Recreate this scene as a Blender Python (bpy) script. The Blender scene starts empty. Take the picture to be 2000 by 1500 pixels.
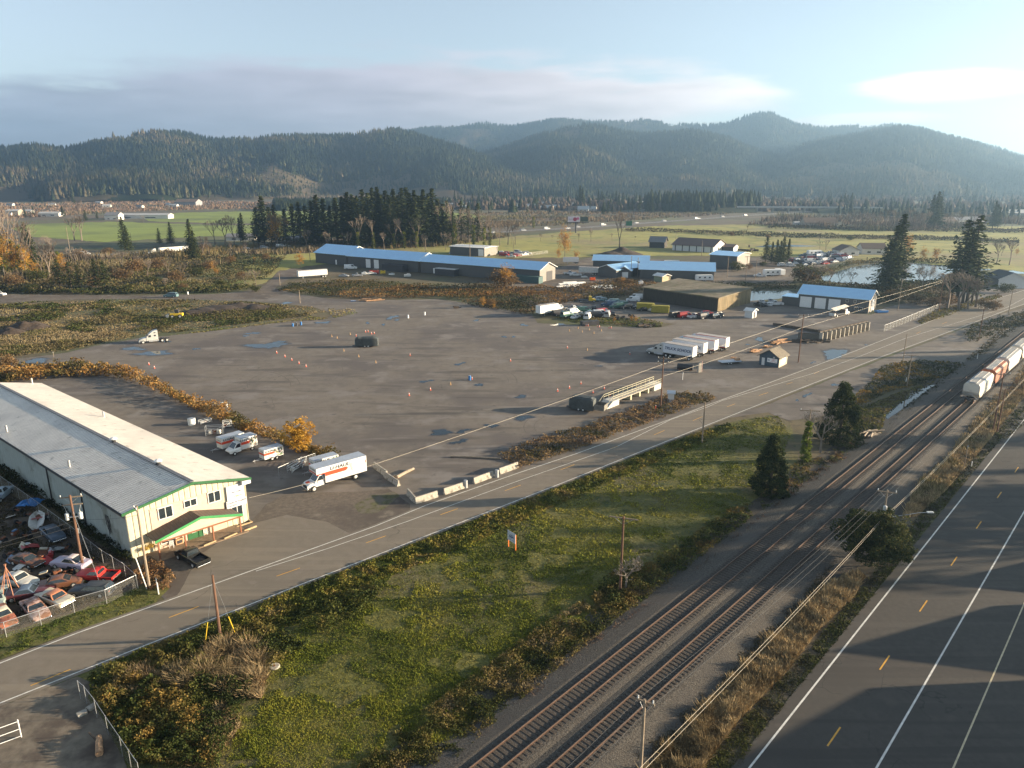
import bpy, bmesh, math, random
import numpy as np
from mathutils import Vector, Matrix
from mathutils.geometry import tessellate_polygon

# ------------------------------------------------------------------ camera, sky, sun, exposure
R = math.radians
SC = bpy.context.scene
COL = SC.collection
CAMH, FPX, PITCH = 48.0, 1400.0, R(15.95)
cam_d = bpy.data.cameras.new("camera"); cam = bpy.data.objects.new("camera", cam_d); COL.objects.link(cam)
cam.location = (0, 0, CAMH); cam.rotation_euler = (R(90) - PITCH, 0, 0)
cam_d.sensor_width = 36; cam_d.lens = 36 * FPX / 2000; cam_d.clip_start = 0.5; cam_d.clip_end = 60000
SC.camera = cam
SUN_EL, SUN_AZ = R(10.0), R(4.0)          # azimuth counted from +X towards +Y
sun_d = bpy.data.lights.new("sun", 'SUN'); sun_d.energy = 5.0; sun_d.angle = R(0.5); sun_d.color = (1.0, 0.80, 0.55)
sun = bpy.data.objects.new("sun", sun_d); COL.objects.link(sun)
sdir = Vector((math.cos(SUN_AZ) * math.cos(SUN_EL), math.sin(SUN_AZ) * math.cos(SUN_EL), math.sin(SUN_EL)))
sun.rotation_euler = sdir.to_track_quat('Z', 'Y').to_euler(); sun.location = (300, 20, 120)
SC.view_settings.view_transform = 'Standard'; SC.view_settings.look = 'None'; SC.view_settings.gamma = 1
SC.view_settings.exposure = 2.36
SC.cycles.max_bounces = 6; SC.cycles.diffuse_bounces = 2; SC.cycles.glossy_bounces = 2
SC.cycles.transparent_max_bounces = 12; SC.cycles.volume_bounces = 0
SC.cycles.use_adaptive_sampling = True

w = bpy.data.worlds.new("World"); SC.world = w; w.use_nodes = True
wt = w.node_tree; wt.nodes.clear()
def wn(t, **k):
    n = wt.nodes.new(t)
    for a, b in k.items(): setattr(n, a, b)
    return n
def wl(a, b): wt.links.new(a, b)
def wmath(op, a, b=None, c=None, clamp=False):
    n = wn('ShaderNodeMath', operation=op, use_clamp=clamp)
    for i, x in enumerate((a, b, c)):
        if x is None: continue
        if isinstance(x, (int, float)): n.inputs[i].default_value = x
        else: wl(x, n.inputs[i])
    return n.outputs[0]
sky = wn('ShaderNodeTexSky', sky_type='NISHITA', sun_disc=False)
sky.sun_elevation = SUN_EL; sky.sun_rotation = R(86); sky.altitude = 50
sky.air_density = 0.85; sky.dust_density = 0.1; sky.ozone_density = 1.3
tc = wn('ShaderNodeTexCoord'); sx = wn('ShaderNodeSeparateXYZ'); wl(tc.outputs['Generated'], sx.inputs[0])
az = wmath('ARCTAN2', sx.outputs[0], sx.outputs[1])            # 0 straight ahead, + to the right
hyp = wmath('SQRT', wmath('ADD', wmath('MULTIPLY', sx.outputs[0], sx.outputs[0]), wmath('MULTIPLY', sx.outputs[1], sx.outputs[1])))
el = wmath('ARCTAN2', sx.outputs[2], hyp)
cv = wn('ShaderNodeCombineXYZ'); wl(wmath('MULTIPLY', az, 3.0), cv.inputs[0]); wl(wmath('MULTIPLY', el, 19.0), cv.inputs[1])
nz = wn('ShaderNodeTexNoise'); nz.inputs['Scale'].default_value = 1.6; nz.inputs['Detail'].default_value = 6; nz.inputs['Roughness'].default_value = 0.58
wl(cv.outputs[0], nz.inputs['Vector'])
nzc = wmath('SUBTRACT', nz.outputs[0], 0.5)
def curve(pts):
    n = wn('ShaderNodeFloatCurve'); c = n.mapping.curves[0]
    while len(c.points) < len(pts): c.points.new(0.5, 0.5)
    for p, (a, b) in zip(c.points, pts): p.location = (a, b)
    n.mapping.update(); return n
# cloud bank: its upper and lower limit in elevation as curves over azimuth (-0.7..0.7 rad)
azn = wmath('DIVIDE', wmath('ADD', az, 0.7), 1.4)
top = curve([(0, .36), (.12, .44), (.25, .54), (.36, .57), (.5, .56), (.62, .53), (.70, .46), (.745, .36), (.77, .26), (.80, .0), (1, .0)])
wl(azn, top.inputs['Value'])
bot = curve([(0, .0), (.45, .03), (.6, .20), (.70, .285), (.79, .32), (1, .32)])
wl(azn, bot.inputs['Value'])
eln = wmath('DIVIDE', el, 0.28)
def sstep(x, a, b):
    n = wn('ShaderNodeMapRange', interpolation_type='SMOOTHSTEP'); wl(x, n.inputs[0])
    n.inputs[1].default_value = a; n.inputs[2].default_value = b; return n.outputs[0]
dtop = wmath('SUBTRACT', wmath('ADD', top.outputs[0], wmath('MULTIPLY', nzc, 0.34)), eln)
dbot = wmath('SUBTRACT', eln, wmath('ADD', bot.outputs[0], wmath('MULTIPLY', nzc, 0.12)))
bank = wmath('MULTIPLY', sstep(dtop, -0.02, 0.13), sstep(dbot, -0.06, 0.06))
bank = wmath('MULTIPLY', bank, sstep(wmath('ADD', nz.outputs[0], wmath('MULTIPLY', dtop, 1.2)), 0.36, 0.58))
def lens_cloud(a0, e0, ra, re, amp):
    q = wmath('ADD', wmath('POWER', wmath('ABSOLUTE', wmath('DIVIDE', wmath('SUBTRACT', az, a0), ra)), 2.0),
              wmath('POWER', wmath('ABSOLUTE', wmath('DIVIDE', wmath('SUBTRACT', el, e0), re)), 2.0))
    q = wmath('ADD', q, wmath('MULTIPLY', nzc, amp))
    return sstep(wmath('SUBTRACT', 1.0, q), -0.05, 0.75)
c2 = lens_cloud(0.52, 0.100, 0.115, 0.017, 2.4)
c3 = lens_cloud(0.43, 0.067, 0.10, 0.010, 2.4)
c4 = lens_cloud(-0.12, 0.052, 0.12, 0.011, 2.0)
mask = wmath('MAXIMUM', wmath('MULTIPLY', bank, 0.95), wmath('MULTIPLY', wmath('MAXIMUM', c2, wmath('MAXIMUM', c3, wmath('MULTIPLY', c4, .5))), 0.8))
cr = wn('ShaderNodeValToRGB'); wl(azn, cr.inputs[0])
e = cr.color_ramp.elements; e[0].position = 0.0; e[0].color = (.35, .40, .49, 1); e[1].position = 1.0; e[1].color = (.88, .83, .77, 1)
m1 = cr.color_ramp.elements.new(.38); m1.color = (.47, .44, .50, 1)
m2 = cr.color_ramp.elements.new(.62); m2.color = (.78, .69, .68, 1)
m3 = cr.color_ramp.elements.new(.75); m3.color = (1.1, .97, .90, 1)
nz2 = wn('ShaderNodeTexNoise'); nz2.inputs['Scale'].default_value = 2.3; nz2.inputs['Detail'].default_value = 4
wl(cv.outputs[0], nz2.inputs['Vector'])
shade = wn('ShaderNodeMapRange'); wl(wmath('ADD', nz2.outputs[0], wmath('MULTIPLY', wmath('SUBTRACT', eln, .3), 0.7)), shade.inputs[0])
shade.inputs[1].default_value = .3; shade.inputs[2].default_value = .7; shade.inputs[3].default_value = .86; shade.inputs[4].default_value = 1.26
sv = wn('ShaderNodeVectorMath', operation='SCALE'); wl(cr.outputs[0], sv.inputs[0]); wl(shade.outputs[0], sv.inputs['Scale'])
CLOUD = 0.27 ; SKYS = 0.05
csc = wn('ShaderNodeVectorMath', operation='SCALE'); wl(sv.outputs[0], csc.inputs[0]); csc.inputs['Scale'].default_value = CLOUD / SKYS
mx = wn('ShaderNodeMix', data_type='RGBA'); wl(mask, mx.inputs['Factor']); hs_ = wn('ShaderNodeHueSaturation'); hs_.inputs['Saturation'].default_value = .60; hs_.inputs['Value'].default_value = 1.0; wl(sky.outputs[0], hs_.inputs['Color']); wl(wmath('SUBTRACT', 1.02, wmath('MULTIPLY', sstep(az, .15, .65), .20)), hs_.inputs['Value']); wl(hs_.outputs[0], mx.inputs['A']); wl(csc.outputs[0], mx.inputs['B'])
bg = wn('ShaderNodeBackground'); bg.inputs['Strength'].default_value = SKYS; wl(mx.outputs['Result'], bg.inputs['Color'])
wo = wn('ShaderNodeOutputWorld'); wl(bg.outputs[0], wo.inputs['Surface'])

# ------------------------------------------------------------------ pixel -> ground geometry (photo is 2000 x 1500)
CP, SP = math.cos(PITCH), math.sin(PITCH)
def W(u, v, z=0.0):
    dx = (u - 1000) / FPX; dy = -(v - 750) / FPX
    d = (dx, CP + dy * SP, -SP + dy * CP); t = (CAMH - z) / -d[2]
    return Vector((d[0] * t, d[1] * t, z))
def Wn(u, v):
    dx = (u - 1000) / FPX; dy = -(v - 750) / FPX
    t = CAMH / (SP - dy * CP)
    return dx * t, (CP + dy * SP) * t
def HT(u, vb, vt):
    "height of something standing at ground pixel (u,vb) whose top shows at row vt"
    d = W(u, vb).y; dy = -(vt - 750) / FPX
    return CAMH + d * (-SP + dy * CP) / (CP + dy * SP)
def ang(p, q): return math.atan2(q.y - p.y, q.x - p.x)
TR = R(46.55); TV = Vector((math.cos(TR), math.sin(TR), 0)); TN = Vector((math.sin(TR), -math.cos(TR), 0))

# ------------------------------------------------------------------ noise in numpy
def _h(ix, iy, s):
    n = (ix.astype(np.int64) * 374761393 + iy.astype(np.int64) * 668265263 + s * 144665) & 0x7fffffff
    n = ((n ^ (n >> 13)) * 1274126177) & 0x7fffffff
    return ((n ^ (n >> 16)) & 0xffff) / 65535.0
def vnoise(x, y, s=0):
    x = np.asarray(x, float); y = np.asarray(y, float)
    ix = np.floor(x); iy = np.floor(y); fx = x - ix; fy = y - iy
    fx = fx * fx * (3 - 2 * fx); fy = fy * fy * (3 - 2 * fy)
    a = _h(ix, iy, s); b = _h(ix + 1, iy, s); c = _h(ix, iy + 1, s); d = _h(ix + 1, iy + 1, s)
    return (a * (1 - fx) + b * fx) * (1 - fy) + (c * (1 - fx) + d * fx) * fy
def fbm(x, y, s=0, o=4):
    t = 0; a = .5; n = 0
    for i in range(o): t = t + a * vnoise(x * 2 ** i, y * 2 ** i, s + i * 17); n += a; a *= .5
    return t / n

# ------------------------------------------------------------------ mesh helpers
class MB:
    def __init__(s): s.v = []; s.f = []; s.m = []; s.mi = 0
    def add(s, vs, fs):
        n = len(s.v); s.v += [tuple(v) for v in vs]; s.f += [tuple(i + n for i in f) for f in fs]; s.m += [s.mi] * len(fs); return s
    def bx(s, x0, x1, y0, y1, z0, z1):
        return s.add([(x0,y0,z0),(x1,y0,z0),(x1,y1,z0),(x0,y1,z0),(x0,y0,z1),(x1,y0,z1),(x1,y1,z1),(x0,y1,z1)],
                     [(0,3,2,1),(4,5,6,7),(0,1,5,4),(1,2,6,5),(2,3,7,6),(3,0,4,7)])
    def rbox(s, c, size, rz=0, rx=0, ry=0):
        n = len(s.v); a, b, d = size[0]/2, size[1]/2, size[2]/2
        s.bx(-a, a, -b, b, -d, d); M = Matrix.Translation(c) @ Matrix.Rotation(rz,4,'Z') @ Matrix.Rotation(ry,4,'Y') @ Matrix.Rotation(rx,4,'X')
        for i in range(n, len(s.v)): s.v[i] = tuple(M @ Vector(s.v[i]))
        return s
    def tube(s, p, q, r0, r1=None, n=6, caps=True):
        p = Vector(p); q = Vector(q); r1 = r0 if r1 is None else r1
        d = (q - p).normalized(); a = d.orthogonal().normalized(); b = d.cross(a)
        vs = []
        for c, r in ((p, r0), (q, r1)):
            for i in range(n):
                t = 2 * math.pi * i / n; vs.append(c + (a * math.cos(t) + b * math.sin(t)) * r)
        fs = [(i, (i + 1) % n, n + (i + 1) % n, n + i) for i in range(n)]
        if caps: fs += [tuple(reversed(range(n))), tuple(range(n, 2 * n))]
        return s.add(vs, fs)
    def path(s, pts, r, n=5):
        for a, b in zip(pts, pts[1:]): s.tube(a, b, r, r, n)
        return s
    def loft(s, secs, caps=True):
        "secs: list of equal-length closed rings"
        k = len(secs[0]); vs = [p for r in secs for p in r]; fs = []
        for j in range(len(secs) - 1):
            for i in range(k): fs.append((j*k+i, j*k+(i+1)%k, (j+1)*k+(i+1)%k, (j+1)*k+i))
        if caps: fs += [tuple(reversed(range(k))), tuple(range((len(secs)-1)*k, len(secs)*k))]
        return s.add(vs, fs)
    def prism(s, poly, y0, y1):
        "poly in (x,z) extruded along y"
        n = len(poly); vs = [(x, y0, z) for x, z in poly] + [(x, y1, z) for x, z in poly]
        fs = [tuple(range(n)), tuple(reversed(range(n, 2*n)))] + [(i, n+i, n+(i+1)%n, (i+1)%n) for i in range(n)]
        return s.add(vs, fs)
    def lathe(s, prof, c=(0,0,0), n=12):
        vs = []; 
        for r, z in prof:
            for i in range(n): t = 2*math.pi*i/n; vs.append((c[0]+r*math.cos(t), c[1]+r*math.sin(t), c[2]+z))
        fs = [(j*n+i, j*n+(i+1)%n, (j+1)*n+(i+1)%n, (j+1)*n+i) for j in range(len(prof)-1) for i in range(n)]
        fs += [tuple(reversed(range(n))), tuple(range((len(prof)-1)*n, len(prof)*n))]
        return s.add(vs, fs)
    def xf(s, M):
        s.v = [tuple(M @ Vector(v)) for v in s.v]; return s
    def build(s, name, mats, parent=None, smooth=False, bevel=0, label=None, fixn=True):
        me = bpy.data.meshes.new(name); me.from_pydata(s.v, [], s.f)
        if not isinstance(mats, (list, tuple)): mats = [mats]
        for m in mats: me.materials.append(m)
        if len(mats) > 1: me.polygons.foreach_set('material_index', s.m)
        if fixn:
            b = bmesh.new(); b.from_mesh(me); bmesh.ops.recalc_face_normals(b, faces=b.faces); b.to_mesh(me); b.free()
        if smooth: me.polygons.foreach_set('use_smooth', [True] * len(me.polygons)); me.set_sharp_from_angle(angle=R(35))
        o = bpy.data.objects.new(name, me); COL.objects.link(o)
        if parent: o.parent = parent
        if bevel:
            md = o.modifiers.new('edge', 'BEVEL'); md.width = bevel; md.segments = 2; md.limit_method = 'ANGLE'; md.angle_limit = R(40)
        if label: o['label'] = label
        return o
def npmesh(name, verts, faces, mat, cols=None, parent=None):
    "verts (N,3), faces (M,k); cols per face (M,3)"
    me = bpy.data.meshes.new(name); verts = np.ascontiguousarray(verts, np.float32); M, k = faces.shape
    me.vertices.add(len(verts)); me.vertices.foreach_set('co', verts.ravel())
    me.loops.add(M * k); me.loops.foreach_set('vertex_index', np.ascontiguousarray(faces, np.int32).ravel())
    me.polygons.add(M); me.polygons.foreach_set('loop_start', np.arange(0, M * k, k, dtype=np.int32))
    try: me.polygons.foreach_set('loop_total', np.full(M, k, np.int32))
    except Exception: pass
    if cols is not None:
        a = me.attributes.new('Col', 'FLOAT_COLOR', 'FACE'); c = np.ones((M, 4), np.float32); c[:, :3] = cols
        a.data.foreach_set('color', c.ravel())
    me.update(calc_edges=True); me.materials.append(mat)
    o = bpy.data.objects.new(name, me); COL.objects.link(o)
    if parent: o.parent = parent
    return o
def tag(o, label=None, cat=None, group=None, kind=None):
    if label: o['label'] = label
    if cat: o['category'] = cat
    if group: o['group'] = group
    if kind: o['kind'] = kind
    return o
def thing(name, label, cat, loc=(0,0,0), rz=0, group=None, sc=1):
    o = bpy.data.objects.new(name, None); COL.objects.link(o); o.empty_display_size = 0.3
    o.location = loc; o.rotation_euler = (0, 0, rz); o.scale = (sc,) * 3 if isinstance(sc, (int, float)) else sc
    return tag(o, label, cat, group)
def kids(o): return [c for c in COL.objects if c.parent == o]
KID = {}
def copy_thing(root, label, loc, rz=0, sc=None, group=None):
    if root.name not in KID:
        KID[root.name] = [(c, [g for g in COL.objects if g.parent == c]) for c in COL.objects if c.parent == root]
    r = root.copy(); COL.objects.link(r); r.location = loc; r.rotation_euler = (0, 0, rz); r['label'] = label
    if sc is not None: r.scale = (sc,) * 3 if isinstance(sc, (int, float)) else sc
    if group: r['group'] = group
    for c, gs in KID[root.name]:
        k = c.copy(); COL.objects.link(k); k.parent = r
        for g in gs: q = g.copy(); COL.objects.link(q); q.parent = k
    return r
ORD = ['', 'first', 'second', 'third', 'fourth', 'fifth', 'sixth', 'seventh', 'eighth', 'ninth', 'tenth', 'eleventh', 'twelfth', 'thirteenth',
       'fourteenth', 'fifteenth', 'sixteenth', 'seventeenth', 'eighteenth', 'nineteenth']
TENS = ['', '', 'twent', 'thirt', 'fort', 'fift', 'sixt', 'sevent', 'eight', 'ninet']
def nth(n):
    if n < 20: return ORD[n]
    return TENS[n // 10] + ('ieth' if n % 10 == 0 else 'y-' + ORD[n % 10])

# ------------------------------------------------------------------ materials
def M(name, col, rough=.8, metal=0, var=.18, scale=2.0, col2=None, bump=0, stretch=None, spec=.4, detail=4, big=None, alpha=None, rot=0):
    m = bpy.data.materials.new(name); m.use_nodes = True; nt = m.node_tree; p = nt.nodes['Principled BSDF']
    p.inputs['Roughness'].default_value = rough; p.inputs['Metallic'].default_value = metal; p.inputs['Specular IOR Level'].default_value = spec
    t = nt.nodes.new('ShaderNodeTexCoord'); mp = nt.nodes.new('ShaderNodeMapping'); nt.links.new(t.outputs['Object'], mp.inputs[0])
    mp.inputs['Scale'].default_value = stretch or (1, 1, 1); mp.inputs['Rotation'].default_value = (0, 0, rot)
    n = nt.nodes.new('ShaderNodeTexNoise'); n.inputs['Scale'].default_value = scale; n.inputs['Detail'].default_value = detail; n.inputs['Roughness'].default_value = .62
    nt.links.new(mp.outputs[0], n.inputs['Vector'])
    r = nt.nodes.new('ShaderNodeMapRange'); r.inputs[1].default_value = .3; r.inputs[2].default_value = .7; nt.links.new(n.outputs[0], r.inputs[0])
    x = nt.nodes.new('ShaderNodeMix'); x.data_type = 'RGBA'; nt.links.new(r.outputs[0], x.inputs['Factor'])
    a = [c * (1 - var) for c in col]; b = col2 or [min(1, c * (1 + var)) for c in col]
    x.inputs['A'].default_value = (*a, 1); x.inputs['B'].default_value = (*b, 1); out = x.outputs['Result']
    if big:                      # a second, larger pattern: (scale, colour, threshold, softness)
        for (sc_, c_, th, so) in big:
            n2 = nt.nodes.new('ShaderNodeTexNoise'); n2.inputs['Scale'].default_value = sc_; n2.inputs['Detail'].default_value = 5; n2.inputs['Roughness'].default_value = .6
            nt.links.new(mp.outputs[0], n2.inputs['Vector'])
            r2 = nt.nodes.new('ShaderNodeMapRange'); r2.interpolation_type = 'SMOOTHSTEP'; r2.inputs[1].default_value = th - so; r2.inputs[2].default_value = th + so; nt.links.new(n2.outputs[0], r2.inputs[0])
            x2 = nt.nodes.new('ShaderNodeMix'); x2.data_type = 'RGBA'; nt.links.new(r2.outputs[0], x2.inputs['Factor']); nt.links.new(out, x2.inputs['A']); x2.inputs['B'].default_value = (*c_, 1); out = x2.outputs['Result']
    nt.links.new(out, p.inputs['Base Color'])
    if bump:
        b_ = nt.nodes.new('ShaderNodeBump'); b_.inputs['Strength'].default_value = 1; b_.inputs['Distance'].default_value = bump
        nt.links.new(n.outputs[0], b_.inputs['Height']); nt.links.new(b_.outputs[0], p.inputs['Normal'])
    if alpha is not None: p.inputs['Alpha'].default_value = alpha
    return m
def MC(name, rough=.75, transl=.0, spec=.2):
    "colour carried by the mesh, one for each leaf"
    m = bpy.data.materials.new(name); m.use_nodes = True; nt = m.node_tree; p = nt.nodes['Principled BSDF']
    a = nt.nodes.new('ShaderNodeAttribute'); a.attribute_name = 'Col'; nt.links.new(a.outputs['Color'], p.inputs['Base Color'])
    p.inputs['Roughness'].default_value = rough; p.inputs['Specular IOR Level'].default_value = spec
    if transl:
        t = nt.nodes.new('ShaderNodeBsdfTranslucent'); nt.links.new(a.outputs['Color'], t.inputs[0]); x = nt.nodes.new('ShaderNodeMixShader'); x.inputs[0].default_value = transl
        nt.links.new(p.outputs[0], x.inputs[1]); nt.links.new(t.outputs[0], x.inputs[2]); nt.links.new(x.outputs[0], nt.nodes['Material Output'].inputs['Surface'])
    return m
def MMESH(name, col, cover):
    "wire mesh of a chain-link fence: a diamond grid of thin wire with open gaps"
    m = bpy.data.materials.new(name); m.use_nodes = True; nt = m.node_tree; p = nt.nodes['Principled BSDF']
    p.inputs['Base Color'].default_value = (*col, 1); p.inputs['Roughness'].default_value = .5; p.inputs['Metallic'].default_value = .3
    t = nt.nodes.new('ShaderNodeTexCoord'); s = nt.nodes.new('ShaderNodeSeparateXYZ'); nt.links.new(t.outputs['Object'], s.inputs[0])
    outs = []
    for sg in (1, -1):
        a = nt.nodes.new('ShaderNodeMath'); a.operation = 'MULTIPLY_ADD'; a.inputs[1].default_value = sg; nt.links.new(s.outputs[2], a.inputs[0]); nt.links.new(s.outputs[0], a.inputs[2])
        b = nt.nodes.new('ShaderNodeMath'); b.operation = 'PINGPONG'; b.inputs[1].default_value = .05; nt.links.new(a.outputs[0], b.inputs[0])
        c = nt.nodes.new('ShaderNodeMath'); c.operation = 'LESS_THAN'; c.inputs[1].default_value = .05 * cover; nt.links.new(b.outputs[0], c.inputs[0]); outs.append(c)
    mxx = nt.nodes.new('ShaderNodeMath'); mxx.operation = 'MAXIMUM'; nt.links.new(outs[0].outputs[0], mxx.inputs[0]); nt.links.new(outs[1].outputs[0], mxx.inputs[1])
    nt.links.new(mxx.outputs[0], p.inputs['Alpha']); return m
MT = dict(
 white=M('white_paint', (.74,.74,.72), .45, var=.06, scale=1.2), offwhite=M('old_white_paint', (.58,.57,.53), .6, var=.18, scale=1.5, big=[(.9,(.34,.30,.24),.66,.1)]),
 greyroof=M('truck_roof_sheet', (.42,.47,.53), .5, var=.1), black=M('black_rubber', (.018,.018,.02), .85, var=.3), dark=M('dark_steel', (.035,.035,.04), .6, var=.3),
 steel=M('galvanised_steel', (.42,.43,.44), .45, .6, var=.12), glass=M('dark_glass', (.02,.028,.035), .08, var=.1, spec=.9), orange=M('orange_paint', (.80,.12,.02), .5, var=.12),
 red=M('red_paint', (.42,.03,.025), .45, var=.2), hub=M('wheel_rim', (.55,.55,.53), .4, .2, var=.1), chrome=M('chrome', (.6,.6,.6), .2, .9, var=.05),
 wood=M('weathered_timber', (.17,.12,.085), .9, var=.35, scale=3, stretch=(1,1,.2)), polewood=M('brown_pole_timber', (.13,.07,.045), .9, var=.35, scale=6, stretch=(1,1,.15)), greywood=M('grey_pole_timber', (.24,.19,.14), .9, var=.3, scale=6, stretch=(1,1,.15)),
 concrete=M('concrete', (.36,.33,.28), .9, var=.2, scale=2.5, big=[(1.1,(.17,.15,.12),.62,.1)], bump=.01), ink=M('black_lettering', (.02,.02,.03), .6, var=.05), blueink=M('dark_blue_lettering', (.03,.05,.12), .6, var=.05),
 redink=M('red_lettering', (.45,.05,.03), .6, var=.05), blue=M('blue_plastic', (.03,.16,.42), .5, var=.15), wire=M('cable', (.10,.10,.10), .6, var=.1), wirepale=M('pale_cable', (.62,.54,.42), .5, var=.1),
 ceramic=M('pale_ceramic', (.55,.56,.55), .3, var=.05), yellow=M('yellow_paint', (.62,.42,.03), .5, var=.25), rust=M('rusty_iron', (.16,.06,.03), .85, var=.4, scale=4),
 mesh=MMESH('chain_link_wire', (.30,.30,.28), .07),
)
# ------------------------------------------------------------------ ground, roads, water
def densify(px, step=10.0, jit=0.0, seed=0):
    out = []; n = len(px)
    for i in range(n):
        a = px[i]; b = px[(i + 1) % n]; L = math.hypot(b[0]-a[0], (b[1]-a[1]) * 2); k = max(1, int(L / step))
        for j in range(k):
            t = j / k; u = a[0] + (b[0]-a[0]) * t; v = a[1] + (b[1]-a[1]) * t
            if jit and k > 1:
                f = min(1, (v - 340) / 400.0)
                u += (float(fbm(np.array([u / 17.]), np.array([v / 9.]), seed, 3)[0]) - .5) * jit * 3
                v += (float(fbm(np.array([u / 13. + 40]), np.array([v / 7.]), seed + 5, 3)[0]) - .5) * jit * 1.6
            out.append((u, v))
    return out
def sheet(name, px, z, mat, jit=0, step=10, kind='structure', seed=0, label=None):
    pts = [W(u, max(v, 353), 0) for u, v in (densify(px, step, jit, seed) if jit else px)]
    tri = tessellate_polygon([pts]); me = bpy.data.meshes.new(name)
    me.from_pydata([(p.x, p.y, z) for p in pts], [], [tuple(t) for t in tri]); me.materials.append(mat)
    b = bmesh.new(); b.from_mesh(me); bmesh.ops.recalc_face_normals(b, faces=b.faces)
    if sum(f.normal.z for f in b.faces) < 0: bmesh.ops.reverse_faces(b, faces=b.faces)
    b.to_mesh(me); b.free()
    o = bpy.data.objects.new(name, me); COL.objects.link(o); tag(o, label, kind=kind); return o
def strip(mb, pts, w, z):
    for a, b in zip(pts, pts[1:]):
        d = (b - a).normalized(); n = Vector((-d.y, d.x, 0)) * w / 2
        mb.add([(p.x, p.y, z) for p in (a - n, b - n, b + n, a + n)], [(0, 1, 2, 3)])

g_base = M('valley_soil_and_grass', (.10,.078,.045), .95, var=.35, scale=.05, col2=(.15,.115,.06), big=[(.012,(.075,.085,.03),.52,.1),(.5,(.06,.045,.03),.60,.12)])
ground = MB(); ground.bx(-5600, 5600, -450, 6900, -.8, 0); tag(ground.build('ground', g_base), kind='structure')

g_lot = M('worn_asphalt_lot', (.155,.132,.108), .92, var=.22, scale=.35, bump=.015, detail=8,
          big=[(.03,(.105,.09,.082),.53,.10), (.11,(.19,.168,.15),.60,.08), (.35,(.085,.073,.066),.66,.07)])
# tyre and seepage streaks run across the lot
def streaks(m, col, sc, th, stretch, rot, fac=.6):
    nt = m.node_tree; p = nt.nodes['Principled BSDF']; src = p.inputs['Base Color'].links[0].from_socket
    t = nt.nodes.new('ShaderNodeTexCoord'); mp = nt.nodes.new('ShaderNodeMapping'); mp.inputs['Scale'].default_value = stretch; mp.inputs['Rotation'].default_value = (0, 0, rot)
    nt.links.new(t.outputs['Object'], mp.inputs[0]); n = nt.nodes.new('ShaderNodeTexNoise'); n.inputs['Scale'].default_value = sc; n.inputs['Detail'].default_value = 5
    nt.links.new(mp.outputs[0], n.inputs['Vector']); r = nt.nodes.new('ShaderNodeMapRange'); r.interpolation_type = 'SMOOTHSTEP'; r.inputs[1].default_value = th; r.inputs[2].default_value = th + .12; r.inputs[4].default_value = fac
    nt.links.new(n.outputs[0], r.inputs[0]); x = nt.nodes.new('ShaderNodeMix'); x.data_type = 'RGBA'; nt.links.new(r.outputs[0], x.inputs['Factor']); nt.links.new(src, x.inputs['A']); x.inputs['B'].default_value = (*col, 1)
    nt.links.new(x.outputs['Result'], p.inputs['Base Color'])
def cracks(m, col, sc, wdt, fac=.8, gate=.5):
    nt = m.node_tree; p = nt.nodes['Principled BSDF']; src = p.inputs['Base Color'].links[0].from_socket
    t = nt.nodes.new('ShaderNodeTexCoord'); nn = nt.nodes.new('ShaderNodeTexNoise'); nn.inputs['Scale'].default_value = sc * 3; nn.inputs['Detail'].default_value = 4; nt.links.new(t.outputs['Object'], nn.inputs['Vector'])
    ad = nt.nodes.new('ShaderNodeVectorMath'); ad.operation = 'MULTIPLY_ADD'; nt.links.new(nn.outputs['Color'], ad.inputs[0]); ad.inputs[1].default_value = (.35/sc,)*3; nt.links.new(t.outputs['Object'], ad.inputs[2])
    v = nt.nodes.new('ShaderNodeTexVoronoi'); v.feature = 'DISTANCE_TO_EDGE'; v.inputs['Scale'].default_value = sc; nt.links.new(ad.outputs[0], v.inputs['Vector'])
    r = nt.nodes.new('ShaderNodeMapRange'); r.inputs[1].default_value = 0; r.inputs[2].default_value = wdt * sc; r.inputs[3].default_value = fac; r.inputs[4].default_value = 0; nt.links.new(v.outputs[0], r.inputs[0])
    g = nt.nodes.new('ShaderNodeTexNoise'); g.inputs['Scale'].default_value = sc * .8; nt.links.new(t.outputs['Object'], g.inputs['Vector'])
    gr = nt.nodes.new('ShaderNodeMapRange'); gr.inputs[1].default_value = gate; gr.inputs[2].default_value = gate + .1; nt.links.new(g.outputs[0], gr.inputs[0])
    mu = nt.nodes.new('ShaderNodeMath'); mu.operation = 'MULTIPLY'; nt.links.new(r.outputs[0], mu.inputs[0]); nt.links.new(gr.outputs[0], mu.inputs[1])
    x = nt.nodes.new('ShaderNodeMix'); x.data_type = 'RGBA'; nt.links.new(mu.outputs[0], x.inputs['Factor']); nt.links.new(src, x.inputs['A']); x.inputs['B'].default_value = (*col, 1)
    nt.links.new(x.outputs['Result'], p.inputs['Base Color'])
streaks(g_lot, (.08,.068,.06), .12, .55, (.3,1.8,1), R(-20), .75); streaks(g_lot, (.20,.178,.16), .16, .58, (.25,1.6,1), R(-42), .6); streaks(g_lot, (.075,.066,.06), .5, .62, (.12,2.2,1), R(8), .6); cracks(g_lot, (.05,.045,.04), .05, .10, .6, .50)
hang_ = math.atan2((W(1936,900)-W(1464,1500)).y, (W(1936,900)-W(1464,1500)).x)
g_road = M('road_asphalt', (.175,.148,.115), .9, var=.10, scale=.8, bump=.006, detail=8, big=[(.05,(.15,.128,.10),.55,.12),(.4,(.19,.16,.13),.62,.08)])
streaks(g_road, (.22,.185,.14), .5, .52, (.05,1.2,1), -TR, .6); streaks(g_road, (.12,.10,.082), .7, .57, (.04,1.3,1), -TR, .5); cracks(g_road, (.045,.04,.035), .07, .07, .9, .48)
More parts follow.
